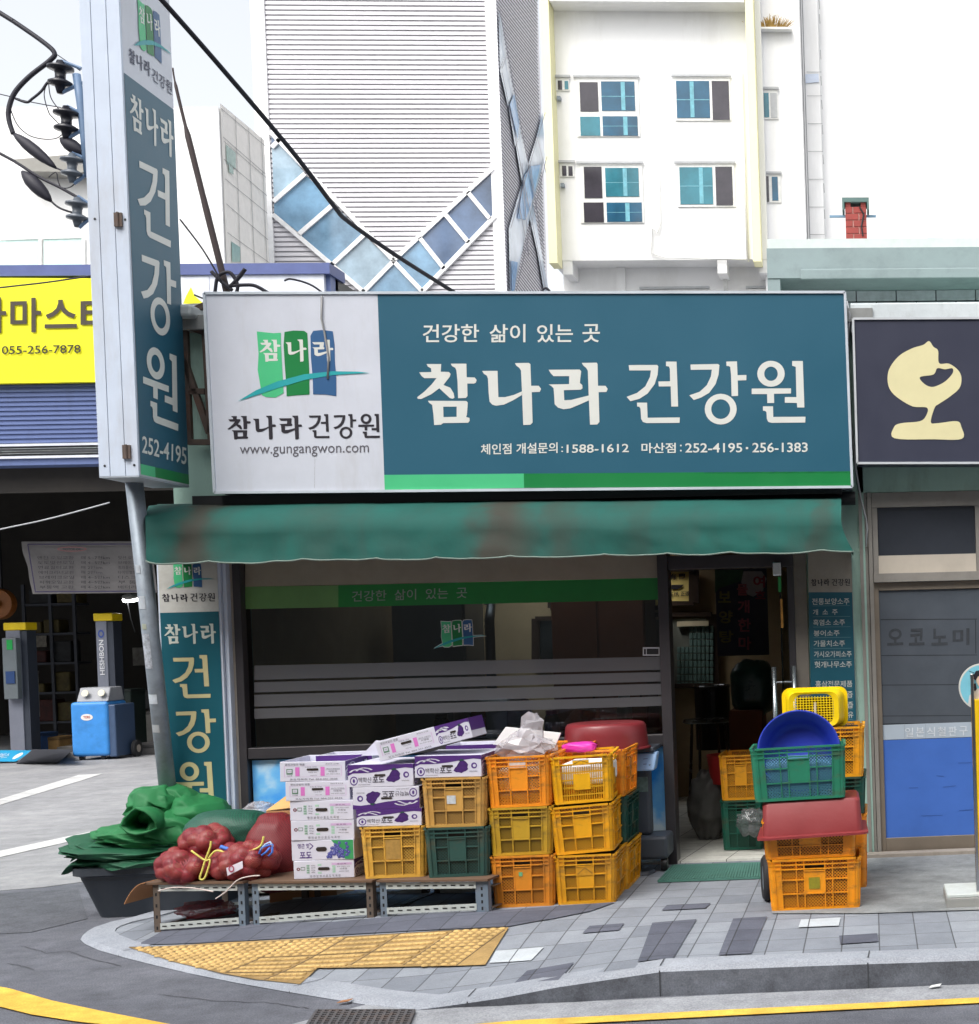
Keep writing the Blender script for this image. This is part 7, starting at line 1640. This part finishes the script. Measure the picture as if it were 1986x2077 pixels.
# ---------------------------------------------------------------- right hand stack
pG = GS(*n8(540, 1572)); yG = pG.y; zG = zz(pG.x, yG)
Gs = stackpx(yG, [q6(n8, 512, 1108, 1232, 1572), q6(n8, 486, 1092, 900, 1222)], zG)
(x, w_, z, h) = Gs[0]; crate('orange crate with green label at the bottom of the doorway stack', w_, .36, h, (246, 156, 14), (x, yG, z), label_col=(.435, .42, .555, .64, (150, 140, 30), None), group='crates stacked beside the door')
(x, w_, z, h) = Gs[1]; hg = h*.78; crate('orange crate mostly hidden under the upturned red tub', w_, .36, hg, (244, 154, 24), (x-.01, yG, z), group='crates stacked beside the door', rz=.02)
# upturned red rectangular tub over it
zt1_ = P(*n8(780, 845), yG-.01).z; zb1_ = P(*n8(780, 1085), yG-.05).z
xA, xB = P(*n8(425, 1100), yG-.05).x, P(*n8(1150, 1050), yG-.05).x; xC, xD_ = P(*n8(470, 855), yG).x, P(*n8(1090, 830), yG).x
def rrect(cx, cy, hx, hy, r, z, n=5):
    o = []
    for qx, qy, a0 in ((1, 1, 0), (-1, 1, 90), (-1, -1, 180), (1, -1, 270)):
        for k in range(n+1):
            a = math.radians(a0+90*k/n); o.append((cx+qx*(hx-r)+r*math.cos(a), cy+qy*(hy-r)+r*math.sin(a), z))
    return o
def loft(mb, rings, cap0=False, cap1=True):
    i0 = len(mb.v); n = len(rings[0])
    for r in rings: mb.v += [Vector(p) for p in r]
    for k in range(len(rings)-1):
        for j in range(n): a = i0+k*n+j; b = i0+k*n+(j+1) % n; mb.f.append([a, b, b+n, a+n])
    if cap0: mb.f.append([i0+j for j in range(n)][::-1])
    if cap1: mb.f.append([i0+(len(rings)-1)*n+j for j in range(n)])
    return mb
cxT, cyT = (xA+xB)/2, yG+.2; hx0 = (xB-xA)/2; hx1 = (xD_-xC)/2; hy0 = .26; hy1 = .2; H_ = zt1_-zb1_
t = thing('rectangular_tub', 'red rectangular plastic tub turned upside down over the orange crates', 'tub', (cxT, cyT, zb1_))
rg = [rrect(0, 0, hx0, hy0, .04, 0), rrect(0, 0, hx0, hy0, .04, .012), rrect(0, 0, hx0-.03, hy0-.03, .04, .016), rrect(0, 0, hx1+.006, hy1+.006, .035, H_-.015), rrect(0, 0, hx1-.006, hy1-.006, .03, H_), rrect(0, 0, hx1-.05, hy1-.05, .03, H_-.004)]
loft(MB(), rg).build('tub_body', mat('red_plastic', (156, 58, 60), .5, var=.15, scale=4, k=.8, bump=.15, bscale=20, dirt=((120, 60, 60), .4, 4)), t, off=(0, 0, 0), smooth=True, auto=35); t.rotation_euler = (.0, -.022, .03)
# green crate with the blue basin
zg0 = zt1_+.006; (x, w_, z, h) = stackpx(yG-.02, [q6(n8, 405, 1012, 482, 832)], zg0)[0]
crate('sea green crate on the red tub holding the blue basin', w_, .37, h, (40, 128, 98), (x, yG-.02, z), ry=-.02, group='crates stacked beside the door', darkmesh=(66, 120, 140), rz=.02, dark_inside=False)
bl = thing('blue_basin', 'round deep blue plastic basin standing on edge in the green crate', 'basin', (0, 0, 0))
bc = P(*n8(707, 520), yG+.12); rb = (P(*n8(975, 490), yG+.1)-P(*n8(430, 490), yG+.1)).length/2*1.0
m_bsn = mat('blue_plastic', (36, 54, 158), .35, var=.08, k=1.15)
axb = Vector((.05, -1, .28)).normalized(); 
bs = MB().lathe([(.0001, -.13), (rb*.62, -.13), (rb*.7, -.12), (rb*.80, -.085), (rb*.93, -.0), (rb*.97, .006), (rb, .0), (rb, -.01), (rb*.96, -.012), (rb*.83, -.09), (rb*.72, -.14), (.0001, -.14)], 64, bc, axb)
bs.build('basin_body', m_bsn, bl, smooth=True, auto=50, off=(0, 0, 0))
bl.location = bc; bl.children[0].location = -bc
tagp(lump(MB(), (x, yG+.18, z+.12), (w_/2-.05, .13, .1), 12, .15, 2, sq=4).build('sack', mat('blue_cloth', (70, 112, 150), .7, var=.2), None, smooth=True), 'blue grey cloth bundle inside the sea green crate', 'cloth')
# stack behind it with the yellow basket
yH = yG+.62
h1 = [(690, 930, (28, 84, 72), 'dark green crate edge under the orange crate by the wall'), (362, 688, (240, 166, 30), 'orange yellow crate under the yellow basket by the wall')]
zb_h = zz(-.2, yH)
wH = .37; xr = P(*n8(1128, 500), yH).x
zlow = P(*n8(1100, 930), yH).z
crate('orange crate at the foot of the stack by the green wall', wH, .5, zlow-zb_h-.002, ORG, (xr-wH/2, yH, zb_h), group='crates stacked beside the door')
z = zlow
for y0, y1, cl, lb_ in h1:
    h = P(*n8(1100, y0), yH).z-P(*n8(1100, y1), yH).z; crate(lb_, wH, .5, h, cl, (xr-wH/2, yH, z), group='crates stacked beside the door'); z += h+.001
ybk = yH+.12
bk = thing('mesh_basket', 'bright yellow perforated basket standing on its side above the crates', 'basket', (P(*n8(830, 365), ybk).x, ybk, z))
x0, x1 = P(*n8(640, 250), ybk).x-bk.location.x, P(*n8(965, 250), ybk).x-bk.location.x; zt_ = P(*n8(800, 140), ybk).z-z; xr2 = P(*n8(1030, 250), ybk).x-bk.location.x
def rr2(ex, y, r=.05): return [(p[0], y, p[1]) for p in [(q[0], q[1]) for q in rrect((x0+x1)/2+ex*.0, zt_/2, (x1-x0)/2+ex, zt_/2+ex*.4, r, 0)]]
mb = MB(); loft(mb, [rr2(-.03, .0), rr2(0, -.006), rr2(.012, .01), rr2(.03, .2), rr2(.05, .2), rr2(.05, .215), rr2(.028, .215)], False, False)
for i in range(10): mb.box(x0+.03, x1-.03, .002, .008, .035+i*(zt_-.07)/9-.0022, .035+i*(zt_-.07)/9+.0022)
for i in range(14): xx = x0+.035+i*(x1-x0-.07)/13; mb.box(xx-.0022, xx+.0022, .0, .007, .025, zt_-.025)
mb.build('basket_body', mat('basket_yellow', (250, 196, 10), .35, var=.08, k=1.15), bk, off=(0, 0, 0), smooth=True, auto=40)
MB().box(x0+.04, x1-.04, .1, .19, .02, zt_-.04).build('basket_shade', mat('dim_yellow', (110, 72, 10), .6, k=.7), bk, off=(0, 0, 0))  # added dark box behind the grid, in place of the basket's shaded inside
MB().box(-.02, -.006, -.008, -.002, .05, zt_-.06).build('tie_strip', mat('clear_tape', (214, 200, 160), .3), bk, off=(0, 0, 0))
# hand truck wheel
yK = yG+.36; wc = P(*n8(482, 1290), yK); rw = .13
t = thing('hand_truck', 'black hand truck wheel peeking out left of the bottom orange crate', 'hand truck', (wc.x, yK, zG))
zc_ = zG+rw
wl = MB().lathe([(rw*.55, -.03), (rw*.85, -.035), (rw, -.02), (rw, .02), (rw*.85, .035), (rw*.55, .03)], 28, (wc.x+.02, yK, zc_), (1, .15, 0)).build('wheel', mat('rubber', (40, 40, 42), .7), t, smooth=True)
MB().lathe([(0, .028), (rw*.56, .028), (rw*.56, -.028), (0, -.028)], 20, (wc.x+.02, yK, zc_), (1, .15, 0)).build('hub', m_steel, wl)
MB().tube([(wc.x+.02, yK, zc_), (wc.x+.5, yK-.02, zc_)], .012, 8).tube([(wc.x+.12, yK, zc_), (wc.x+.12, yK+.06, 1.0)], .014, 8).tube([(wc.x+.4, yK, zc_), (wc.x+.4, yK+.06, 1.0)], .014, 8).build('frame', m_steel, t)
# crates and bags just inside the door
yI = .35
pI = P(*n8(205, 1085), yI); zi = .15
hh1 = P(*n8(300, 845), yI).z-zi; xl, xr_i = P(*n8(200, 900), yI).x, P(*n8(470, 900), yI).x
crate('dark green crate on the tiled floor just inside the door', xr_i-xl, .45, hh1, (24, 92, 74), ((xl+xr_i)/2, yI, zi), group='crates inside the doorway')
hh2 = P(*n8(300, 545), yI).z-P(*n8(300, 838), yI).z
crate('yellow crate on the dark green crate inside the door', xr_i-xl, .45, hh2, (232, 160, 30), ((xl+xr_i)/2, yI, zi+hh1+.002), group='crates inside the doorway', dark_inside=False)
c = P(*n8(110, 700), .9); tagp(lump(MB(), (c.x, 1.0, .40), (.15, .15, .26), 21, .2, 2.5).build('plastic_sack', mat('grey_sack', (120, 118, 114), .3, var=.3, alpha=.9), None, smooth=True), 'grey translucent plastic sack leaning inside the doorway', 'sack')
c = P(*n8(180, 655), .7); tagp(MB().lathe([(.0001, 0), (.12, 0), (.15, .2), (.155, .2), (.125, -.01)], 28, (c.x+.05, .95, c.z-.1)).build('red_bucket', mat('red_bucket', (190, 50, 50), .4), None, smooth=True), 'red plastic bucket edge behind the inner yellow crate', 'bucket')
c = P(*n8(400, 985), yI-.12); tagp(lump(MB(), (c.x, yI-.12, c.z), (.1, .08, .09), 31, .35, 3).build('plastic_bag', mat('clear_bag2', (120, 122, 124), .2, var=.2, alpha=.45, spec=.7), None, smooth=True), 'clear crumpled bag hanging by the inner green crate', 'bag')
# ---------------------------------------------------------------- dark tub and tarpaulins at the corner
yt = G(176, 1762, 0).y; 
xl0, xr0 = G(176, 1762, 0).x, P(395, 1700, yt).x; xlt = P(*cO(137, 655), yt).x; ztub = P(*cO(200, 690), yt).z
t = thing('dark_tub', 'big dark grey plastic tub on the asphalt at the kerb corner', 'tub', ((xl0+xr0)/2, yt+.32, 0))
ex = (xl0-xlt); hxB = (xr0-xl0)/2
rg = [rrect(0, 0, hxB, .28, .08, .003), rrect(0, 0, hxB+ex*.75, .28+ex*.6, .09, ztub-.06), rrect(0, 0, hxB+ex*.8, .28+ex*.65, .09, ztub-.055), rrect(0, 0, hxB+ex, .28+ex*.9, .09, ztub-.045), rrect(0, 0, hxB+ex, .28+ex*.9, .09, ztub), rrect(0, 0, hxB+ex*.8, .28+ex*.7, .09, ztub), rrect(0, 0, hxB+ex*.7, .28+ex*.6, .09, ztub-.08)]
loft(MB(), rg, True, True).build('tub_body', mat('dark_grey_plastic', (50, 56, 64), .45, var=.12, k=1.1, dirt=((84, 84, 84), .35, 3)), t, off=(0, 0, 0), smooth=True, auto=40)
m_tarp = mat('green_tarpaulin', (24, 104, 56), .65, var=.15, scale=6, k=1.2, bump=.45, bscale=14); m_tarp2 = mat('dark_green_tarpaulin', (18, 78, 52), .65, var=.2, scale=6, k=1.2, bump=.45, bscale=14)
def tarp(mb, c, r, seed, amp, rz=0, nu=110, nv=50, sq=2.6, tilt=(0, 0), fr=1.0):
    c = Vector(c); R = Matrix.Rotation(rz, 3, 'Z') @ Matrix.Rotation(tilt[0], 3, 'X') @ Matrix.Rotation(tilt[1], 3, 'Y')
    def sp(v, e): return math.copysign(abs(v)**(2/e), v)
    def fn(u, v):
        a = 2*math.pi*u; b = math.pi*v-math.pi/2; d0 = Vector((math.cos(a)*math.cos(b), math.sin(a)*math.cos(b), math.sin(b)))
        p = Vector((r[0]*sp(math.cos(a), sq)*sp(math.cos(b), sq), r[1]*sp(math.sin(a), sq)*sp(math.cos(b), sq), r[2]*sp(math.sin(b), sq)))
        q = d0*1.5*fr+Vector((seed, -seed, seed*.7))
        rid = 0; am = 1
        for o in range(3): rid += (1-abs(noise.noise(q*(1.9**o)*1.3))*2.2)*am; am *= .5
        lo_ = noise.noise(d0*1.2+Vector((seed*3, 0, 0)))
        p += d0*(amp*(rid*.55-.5)+amp*1.1*lo_)
        return c+R @ p
    return mb.grid(fn, nu, nv)
xm = (xlt+xr0)/2
def at(rx, ry, Y): return P(*cO(rx, ry), Y)
t = thing('folded_tarpaulin', 'folded dark green tarpaulin layers drooping over the dark tub', 'tarpaulin', (xm, yt+.3, ztub))
# layered folds: wavy sheets stacked, edges visible in front
def sheetf(zc, x0, x1, y0, y1, seed, th, sag):
    def fn(u, v):
        a = 2*math.pi*v; e = .5-.5*math.cos(a)    # closed loop round the fold: v runs round front edge
        x = x0+(x1-x0)*u; yy = y0+(y1-y0)*e+.03*noise.noise(Vector((u*4, seed, 1)))
        zo = math.sin(a)*th*(.75+.25*abs(math.sin(u*math.pi))**.3)
        wob = .022*noise.noise(Vector((x*4+seed, yy*4, seed)))+.012*noise.noise(Vector((x*11+seed, yy*9, seed*2)))+.006*(1-abs(noise.noise(Vector((x*16, yy*16+seed, 3)))))
        edge = max(0, .12-u)/.12; edge2 = max(0, u-.9)/.1
        dr_ = -sag*(edge**2)-sag*.5*edge2**2-.05*sag*(1-e)
        return Vector((x-.02*edge*math.sin(seed*9+e*5), yy, zc+zo*(1-.3*edge)*(1-.4*edge2)+wob*1.3+dr_))
    return fn
lay = MB()
zl = ztub+.01
spec = [(100, 820, -.04, .50, .034, .06), (125, 860, -.02, .52, .036, .03), (190, 880, -.01, .54, .036, .02)]
z_ = zl+.02
for i, (rx0, rx1, dy0, dy1, th, sag) in enumerate(spec):
    xa, xb_ = at(rx0, 600, yt).x, at(rx1, 600, yt).x; lay.grid(sheetf(z_, xa, xb_, yt+dy0, yt+dy1, i*1.7+.3, th, sag), 90, 28); z_ += th*1.25
lay.build('folded_sheet', m_tarp2, t, smooth=True); z_ += .05
TT = t
zt2_ = z_
t = thing('crumpled_tarpaulin', 'bright green crumpled tarpaulin bundle heaped on the folded tarpaulin', 'tarpaulin', at(700, 350, yt+.2))
for args in (((690, 290, .26), (175, .22, 125), 3, 120, .12, .2, (0, .15)), ((950, 325, .28), (185, .2, 95), 8, 110, .12, -.1, (0, .28)), ((800, 440, .12), (165, .16, 105), 13, 110, .12, .1, (.2, .1)), ((600, 480, .1), (250, .17, 52), 21, 130, .12, .1, (.15, .1)), ((470, 470, .12), (160, .17, 36), 31, 90, .1, .1, (.15, .0)), ((830, 235, .3), (120, .16, 70), 44, 70, .12, .4, (.1, .35))):
    (rx_, ry_, dy), (ra, rb_, rc), sd_, n_, am_, rz_, ti = args
    o = crumple(MB(), at(rx_, ry_, yt+dy), (sz(ra), rb_, sz(rc)), sd_, n_, am_, rz_, ti).build('crumpled_sheet', m_tarp, t, smooth=True); crease(o)
for args in (((470, 560, .12), (330, .24, 40), 51, 150, .09, .05, (.1, .06)), ((620, 610, .14), (300, .26, 44), 57, 150, .09, .0, (.1, .0)), ((330, 540, .14), (190, .2, 34), 63, 110, .1, .1, (.1, .2))):
    (rx_, ry_, dy), (ra, rb_, rc), sd_, n_, am_, rz_, ti = args
    o = crumple(MB(), at(rx_, ry_, yt+dy), (sz(ra), rb_, sz(rc)), sd_, n_, am_, rz_, ti).build('folded_sheet', m_tarp2, TT, smooth=True); crease(o)
# open mouth of the rolled bundle, facing the street
mo = MB(); c0 = at(600, 395, yt-.06); n_ = 11; rnd = random.Random(4)
jit = [rnd.uniform(.8, 1.2) for _ in range(n_)]
for k, (dy, s_) in enumerate(((-.05, 1.05), (.03, 1.0), (.14, .8))):
    for j in range(n_): a = 2*math.pi*j/n_; mo.v.append(Vector((c0.x+.105*s_*jit[j]*math.cos(a)+.03*dy, c0.y+dy+.03*rnd.uniform(-1, 1), c0.z+.075*s_*jit[(j+3) % n_]*math.sin(a))))
for k in range(2):
    for j in range(n_): mo.f.append([k*n_+j, k*n_+(j+1) % n_, (k+1)*n_+(j+1) % n_, (k+1)*n_+j])
o = mo.build('rolled_edge', m_tarp, t, smooth=True, solid=.012)
# ---------------------------------------------------------------- net bags
def netmat(name, net, inner, sc, mixv):
    m = mat(name, inner, .5, var=.35, scale=14, k=1.1); t = m.node_tree; N = t.nodes; L = t.links; b = N['Principled BSDF']
    src = b.inputs['Base Color'].links[0].from_socket
    tc = N.new('ShaderNodeTexCoord'); ws = []
    for rot in (.6, -.6):
        mp = N.new('ShaderNodeMapping'); mp.inputs['Rotation'].default_value = (0, rot, 0); L.new(tc.outputs['Object'], mp.inputs[0])
        wv = N.new('ShaderNodeTexWave'); wv.inputs['Scale'].default_value = sc; wv.inputs['Distortion'].default_value = 2.5; wv.inputs['Detail'].default_value = 2; L.new(mp.outputs[0], wv.inputs['Vector'])
        ws.append(wv.outputs['Fac'])
    mx = N.new('ShaderNodeMath'); mx.operation = 'MAXIMUM'; L.new(ws[0], mx.inputs[0]); L.new(ws[1], mx.inputs[1])
    r = N.new('ShaderNodeMapRange'); r.inputs[1].default_value = .55; r.inputs[2].default_value = .95; r.inputs[3].default_value = mixv*.35; r.inputs[4].default_value = mixv; L.new(mx.outputs[0], r.inputs[0])
    mm = N.new('ShaderNodeMix'); mm.data_type = 'RGBA'; L.new(r.outputs[0], mm.inputs['Factor']); L.new(src, mm.inputs['A']); mm.inputs['B'].default_value = (*A_(*net), 1); L.new(mm.outputs['Result'], b.inputs['Base Color'])
    bp = N.new('ShaderNodeBump'); bp.inputs['Strength'].default_value = .35; bp.inputs['Distance'].default_value = .003; L.new(mx.outputs[0], bp.inputs['Height']); L.new(bp.outputs[0], b.inputs['Normal'])
    return m
def netlines(name, col, sc, thr):
    m = mat(name, col, .5, var=.2, k=1.1); t = m.node_tree; N = t.nodes; L = t.links; b = N['Principled BSDF']
    tc = N.new('ShaderNodeTexCoord'); prev = None
    for rot in ((.5, .3, .9), (-.5, .2, -.9)):
        mp = N.new('ShaderNodeMapping'); mp.inputs['Rotation'].default_value = rot; L.new(tc.outputs['Object'], mp.inputs[0])
        wv = N.new('ShaderNodeTexWave'); wv.inputs['Scale'].default_value = sc; wv.inputs['Distortion'].default_value = 1.2; L.new(mp.outputs[0], wv.inputs['Vector'])
        g = N.new('ShaderNodeMath'); g.operation = 'GREATER_THAN'; g.inputs[1].default_value = thr; L.new(wv.outputs['Fac'], g.inputs[0])
        if prev: q = N.new('ShaderNodeMath'); q.operation = 'MAXIMUM'; L.new(prev, q.inputs[0]); L.new(g.outputs[0], q.inputs[1]); prev = q.outputs[0]
        else: prev = g.outputs[0]
    r = N.new('ShaderNodeMapRange'); r.inputs[3].default_value = .2; r.inputs[4].default_value = .9; L.new(prev, r.inputs[0]); L.new(r.outputs[0], b.inputs['Alpha']); return m
m_net = netlines('red_onion_net', (148, 44, 54), 55, .78)
m_oni = [mat('onion_skin%d' % i, c_, .3, var=.4, scale=16, k=1.15) for i, c_ in enumerate(((150, 92, 80), (112, 62, 66), (176, 120, 100)))]
def onionbag(label, c, r, seed, n=26, ro=.044, neck=None):
    rnd = random.Random(seed); n = int(n*1.5); c = Vector(c); t = thing('onion_bag', label, 'onion bag', c-Vector((0, 0, r[2])), 'red net bags of onions')
    mb = MB(); on = [MB(), MB(), MB()]; mb.ball(c, 1, 20, 14, (r[0]*.86, r[1]*.86, r[2]*.86))
    for i in range(n):
        u, v = i*2.39996+rnd.random()*.5, -.92+1.84*((i+.5)/n); k = math.sqrt(1-v*v); q = ro*rnd.uniform(.85, 1.2)
        p = c+Vector(((r[0]-q*.9)*k*math.cos(u), (r[1]-q*.9)*k*math.sin(u), (r[2]-q*.9)*v)); p += Vector((.012*noise.noise(p*5), 0, .02*noise.noise(p*6+Vector((seed, 0, 0))))); s_ = (q, q, q*.92); on[i % 3].ball(p, 1, 18, 12, s_)
        mb.ball(p, 1, 14, 10, (q+.006, q+.006, q*.92+.006))
    for x, m in zip(on, m_oni): x.build('onions', m, t, smooth=True)
    o = mb.build('net', m_net, t)
    md = o.modifiers.new('remesh', 'REMESH'); md.mode = 'VOXEL'; md.voxel_size = .008; md.use_smooth_shade = True
    s = o.modifiers.new('smooth', 'SMOOTH'); s.factor = .5; s.iterations = 8
    return t
def mid(rx, ry, Y): return at(rx, ry, Y)
x_ = at(900, 800, -1).x
yo = ysh(x_)+.14
def onb(p, rz_, up=0): return Vector((p.x, p.y-.07, ZB+rz_*.97+up-.035))
b1 = onionbag('red net onion bag slumped over the left end of the display frame', onb(mid(912, 790, yo), sz(108)), (sz(162), .15, sz(108)), 1, 26)
b2 = onionbag('red net onion bag with white sticker on the display frame', onb(mid(1275, 755, yo-.01), sz(125)), (sz(190), .16, sz(122)), 2, 30)
b3 = onionbag('upper red net onion bag tied with yellow string', onb(mid(1040, 625, yo+.08), sz(100), .14), (sz(140), .14, sz(98)), 3, 20)
fs = [at(1122, 690, yo-.258), at(1225, 645, yo-.258), at(1228, 690, yo-.26), at(1130, 740, yo-.26)]
st_ = MB().slab(*fs, (0, .002, 0)).build('paper_sticker', mat('white_sticker', (220, 214, 226), .5), b2)
d = Dec(lambda x, y: at(x, y, yo-.2625), (0, -1, .0)); d.ring('sticker_emblem', mat('sticker_red', (170, 60, 90), .5), 1155, 695, 18, 22, 11, 14); d.build(b2)
m_ys = mat('yellow_string', (226, 216, 110), .5); m_bs = mat('blue_string', (70, 120, 214), .5, var=.2); m_ws = mat('white_string', (210, 196, 190), .6)
def string(name, label, pts, Y, r, m, par=None):
    P3 = [at(x, y, Y) for x, y in pts]; return cable(name, label, P3, r, m, 6, par) if par is None else MB().tube(P3, r, 6).build(name, m, par, smooth=True)
ysx = yo-.13
string('tie_string', 'yellow string tied in a loop on the upper onion bag', [(900, 580), (985, 640), (1020, 640), (1000, 720), (980, 760), (955, 755), (975, 690), (990, 640), (1020, 560), (1026, 520)], yo-.19, .0055, m_ys)
string('tie_string', 'yellow string running right across the onion bags to the red knot', [(1010, 630), (1060, 580), (1150, 600), (1260, 585), (1340, 550), (1360, 490)], yo-.185, .006, m_ys)
string('tie_string', 'flat blue string lying across the tops of the onion bags', [(1085, 555), (1150, 575), (1240, 595), (1320, 610)], yo-.15, .012, m_bs)
string('tie_string', 'white thread seam along the lower left onion bag', [(690, 835), (780, 815), (880, 815), (960, 825), (1040, 840)], yo-.245, .004, m_ws)
string('tie_string', 'white thread seam along the right onion bag', [(1055, 885), (1120, 840), (1190, 770), (1260, 745), (1335, 738)], yo-.255, .004, m_ws)
kn = thing('net_knot', 'red and blue knotted neck at the side of the red net sack', 'knot', at(1370, 580, ysx)); km = lump(MB(), at(1365, 580, yo-.16), (.028, .03, .038), 4, .3, 3); km.build('knot_net', m_net, kn, smooth=True)
for pts, m in (([(1330, 600), (1350, 560), (1390, 545), (1415, 540), (1415, 590), (1390, 615)], m_bs), ([(1340, 575), (1370, 540), (1400, 525), (1420, 555)], mat('pale_blue_string', (170, 196, 226), .5)), ([(1345, 610), (1375, 590), (1400, 560)], m_bs)): MB().tube([at(x, y, yo-.205) for x, y in pts], .006, 6).build('string', m, kn, smooth=True)
m_gnet = netmat('green_net', (26, 96, 74), (26, 38, 36), 30, .75); m_rnet = netmat('red_net', (128, 30, 36), (62, 24, 28), 34, .8)
c = at(1150, 455, yo+.22); o = thing('green_net_sack', 'dark green net sack lying behind the onion bags', 'sack', c); lump(MB(), c, (sz(245), .2, sz(125)), 6, .06, 1.6, 60, 36, sq=2.2).build('net', m_gnet, o, smooth=True)
MB().tube([at(1105, 495, yo+.02), at(1112, 470, yo+.02), at(1122, 445, yo+.03)], .006, 6).build('tie', m_ws, o)
c = at(1430, 590, yo+.2); o = thing('red_net_sack', 'dark red net sack standing beside the white carton stack', 'sack', c); lump(MB(), c, (sz(180), .19, sz(225)), 8, .05, 1.6, 60, 36, sq=2.2).build('net', m_rnet, o, smooth=True)
c = at(1000, 945, yo+.12); o = thing('red_net_scrap', 'crumpled red net scrap lying under the left display frame', 'net', c); lump(MB(), (c.x, c.y, zz(c.x, c.y)+.05), (.16, .1, .05), 14, .3, 3).build('net', m_net, o, smooth=True)
c = at(1330, 320, -.3); tagp(lump(MB(), (c.x, -.3, c.z), (.09, .09, .05), 17, .3, 3).build('plastic_bag', m_bag, None, smooth=True), 'clear crumpled bag behind the brown cardboard box', 'bag')
# small litter
for i, (x, y, c_, lb_) in enumerate(((645, 1922, (160, 110, 70), 'small orange leaf lying by the low kerb and drain'), (1780, 1893, (220, 222, 220), 'tiny white paper scrap in the gutter by the kerb'))):
    p = G(x, y, .012); tagp(MB().face([p, p+Vector((.05, .01, .004)), p+Vector((.06, .04, .008)), p+Vector((.01, .035, .002))]).build('litter_leaf' if i == 0 else 'paper_scrap', mat('litter%d' % i, c_, .7), None, solid=.002), lb_, 'leaf' if i == 0 else 'paper')
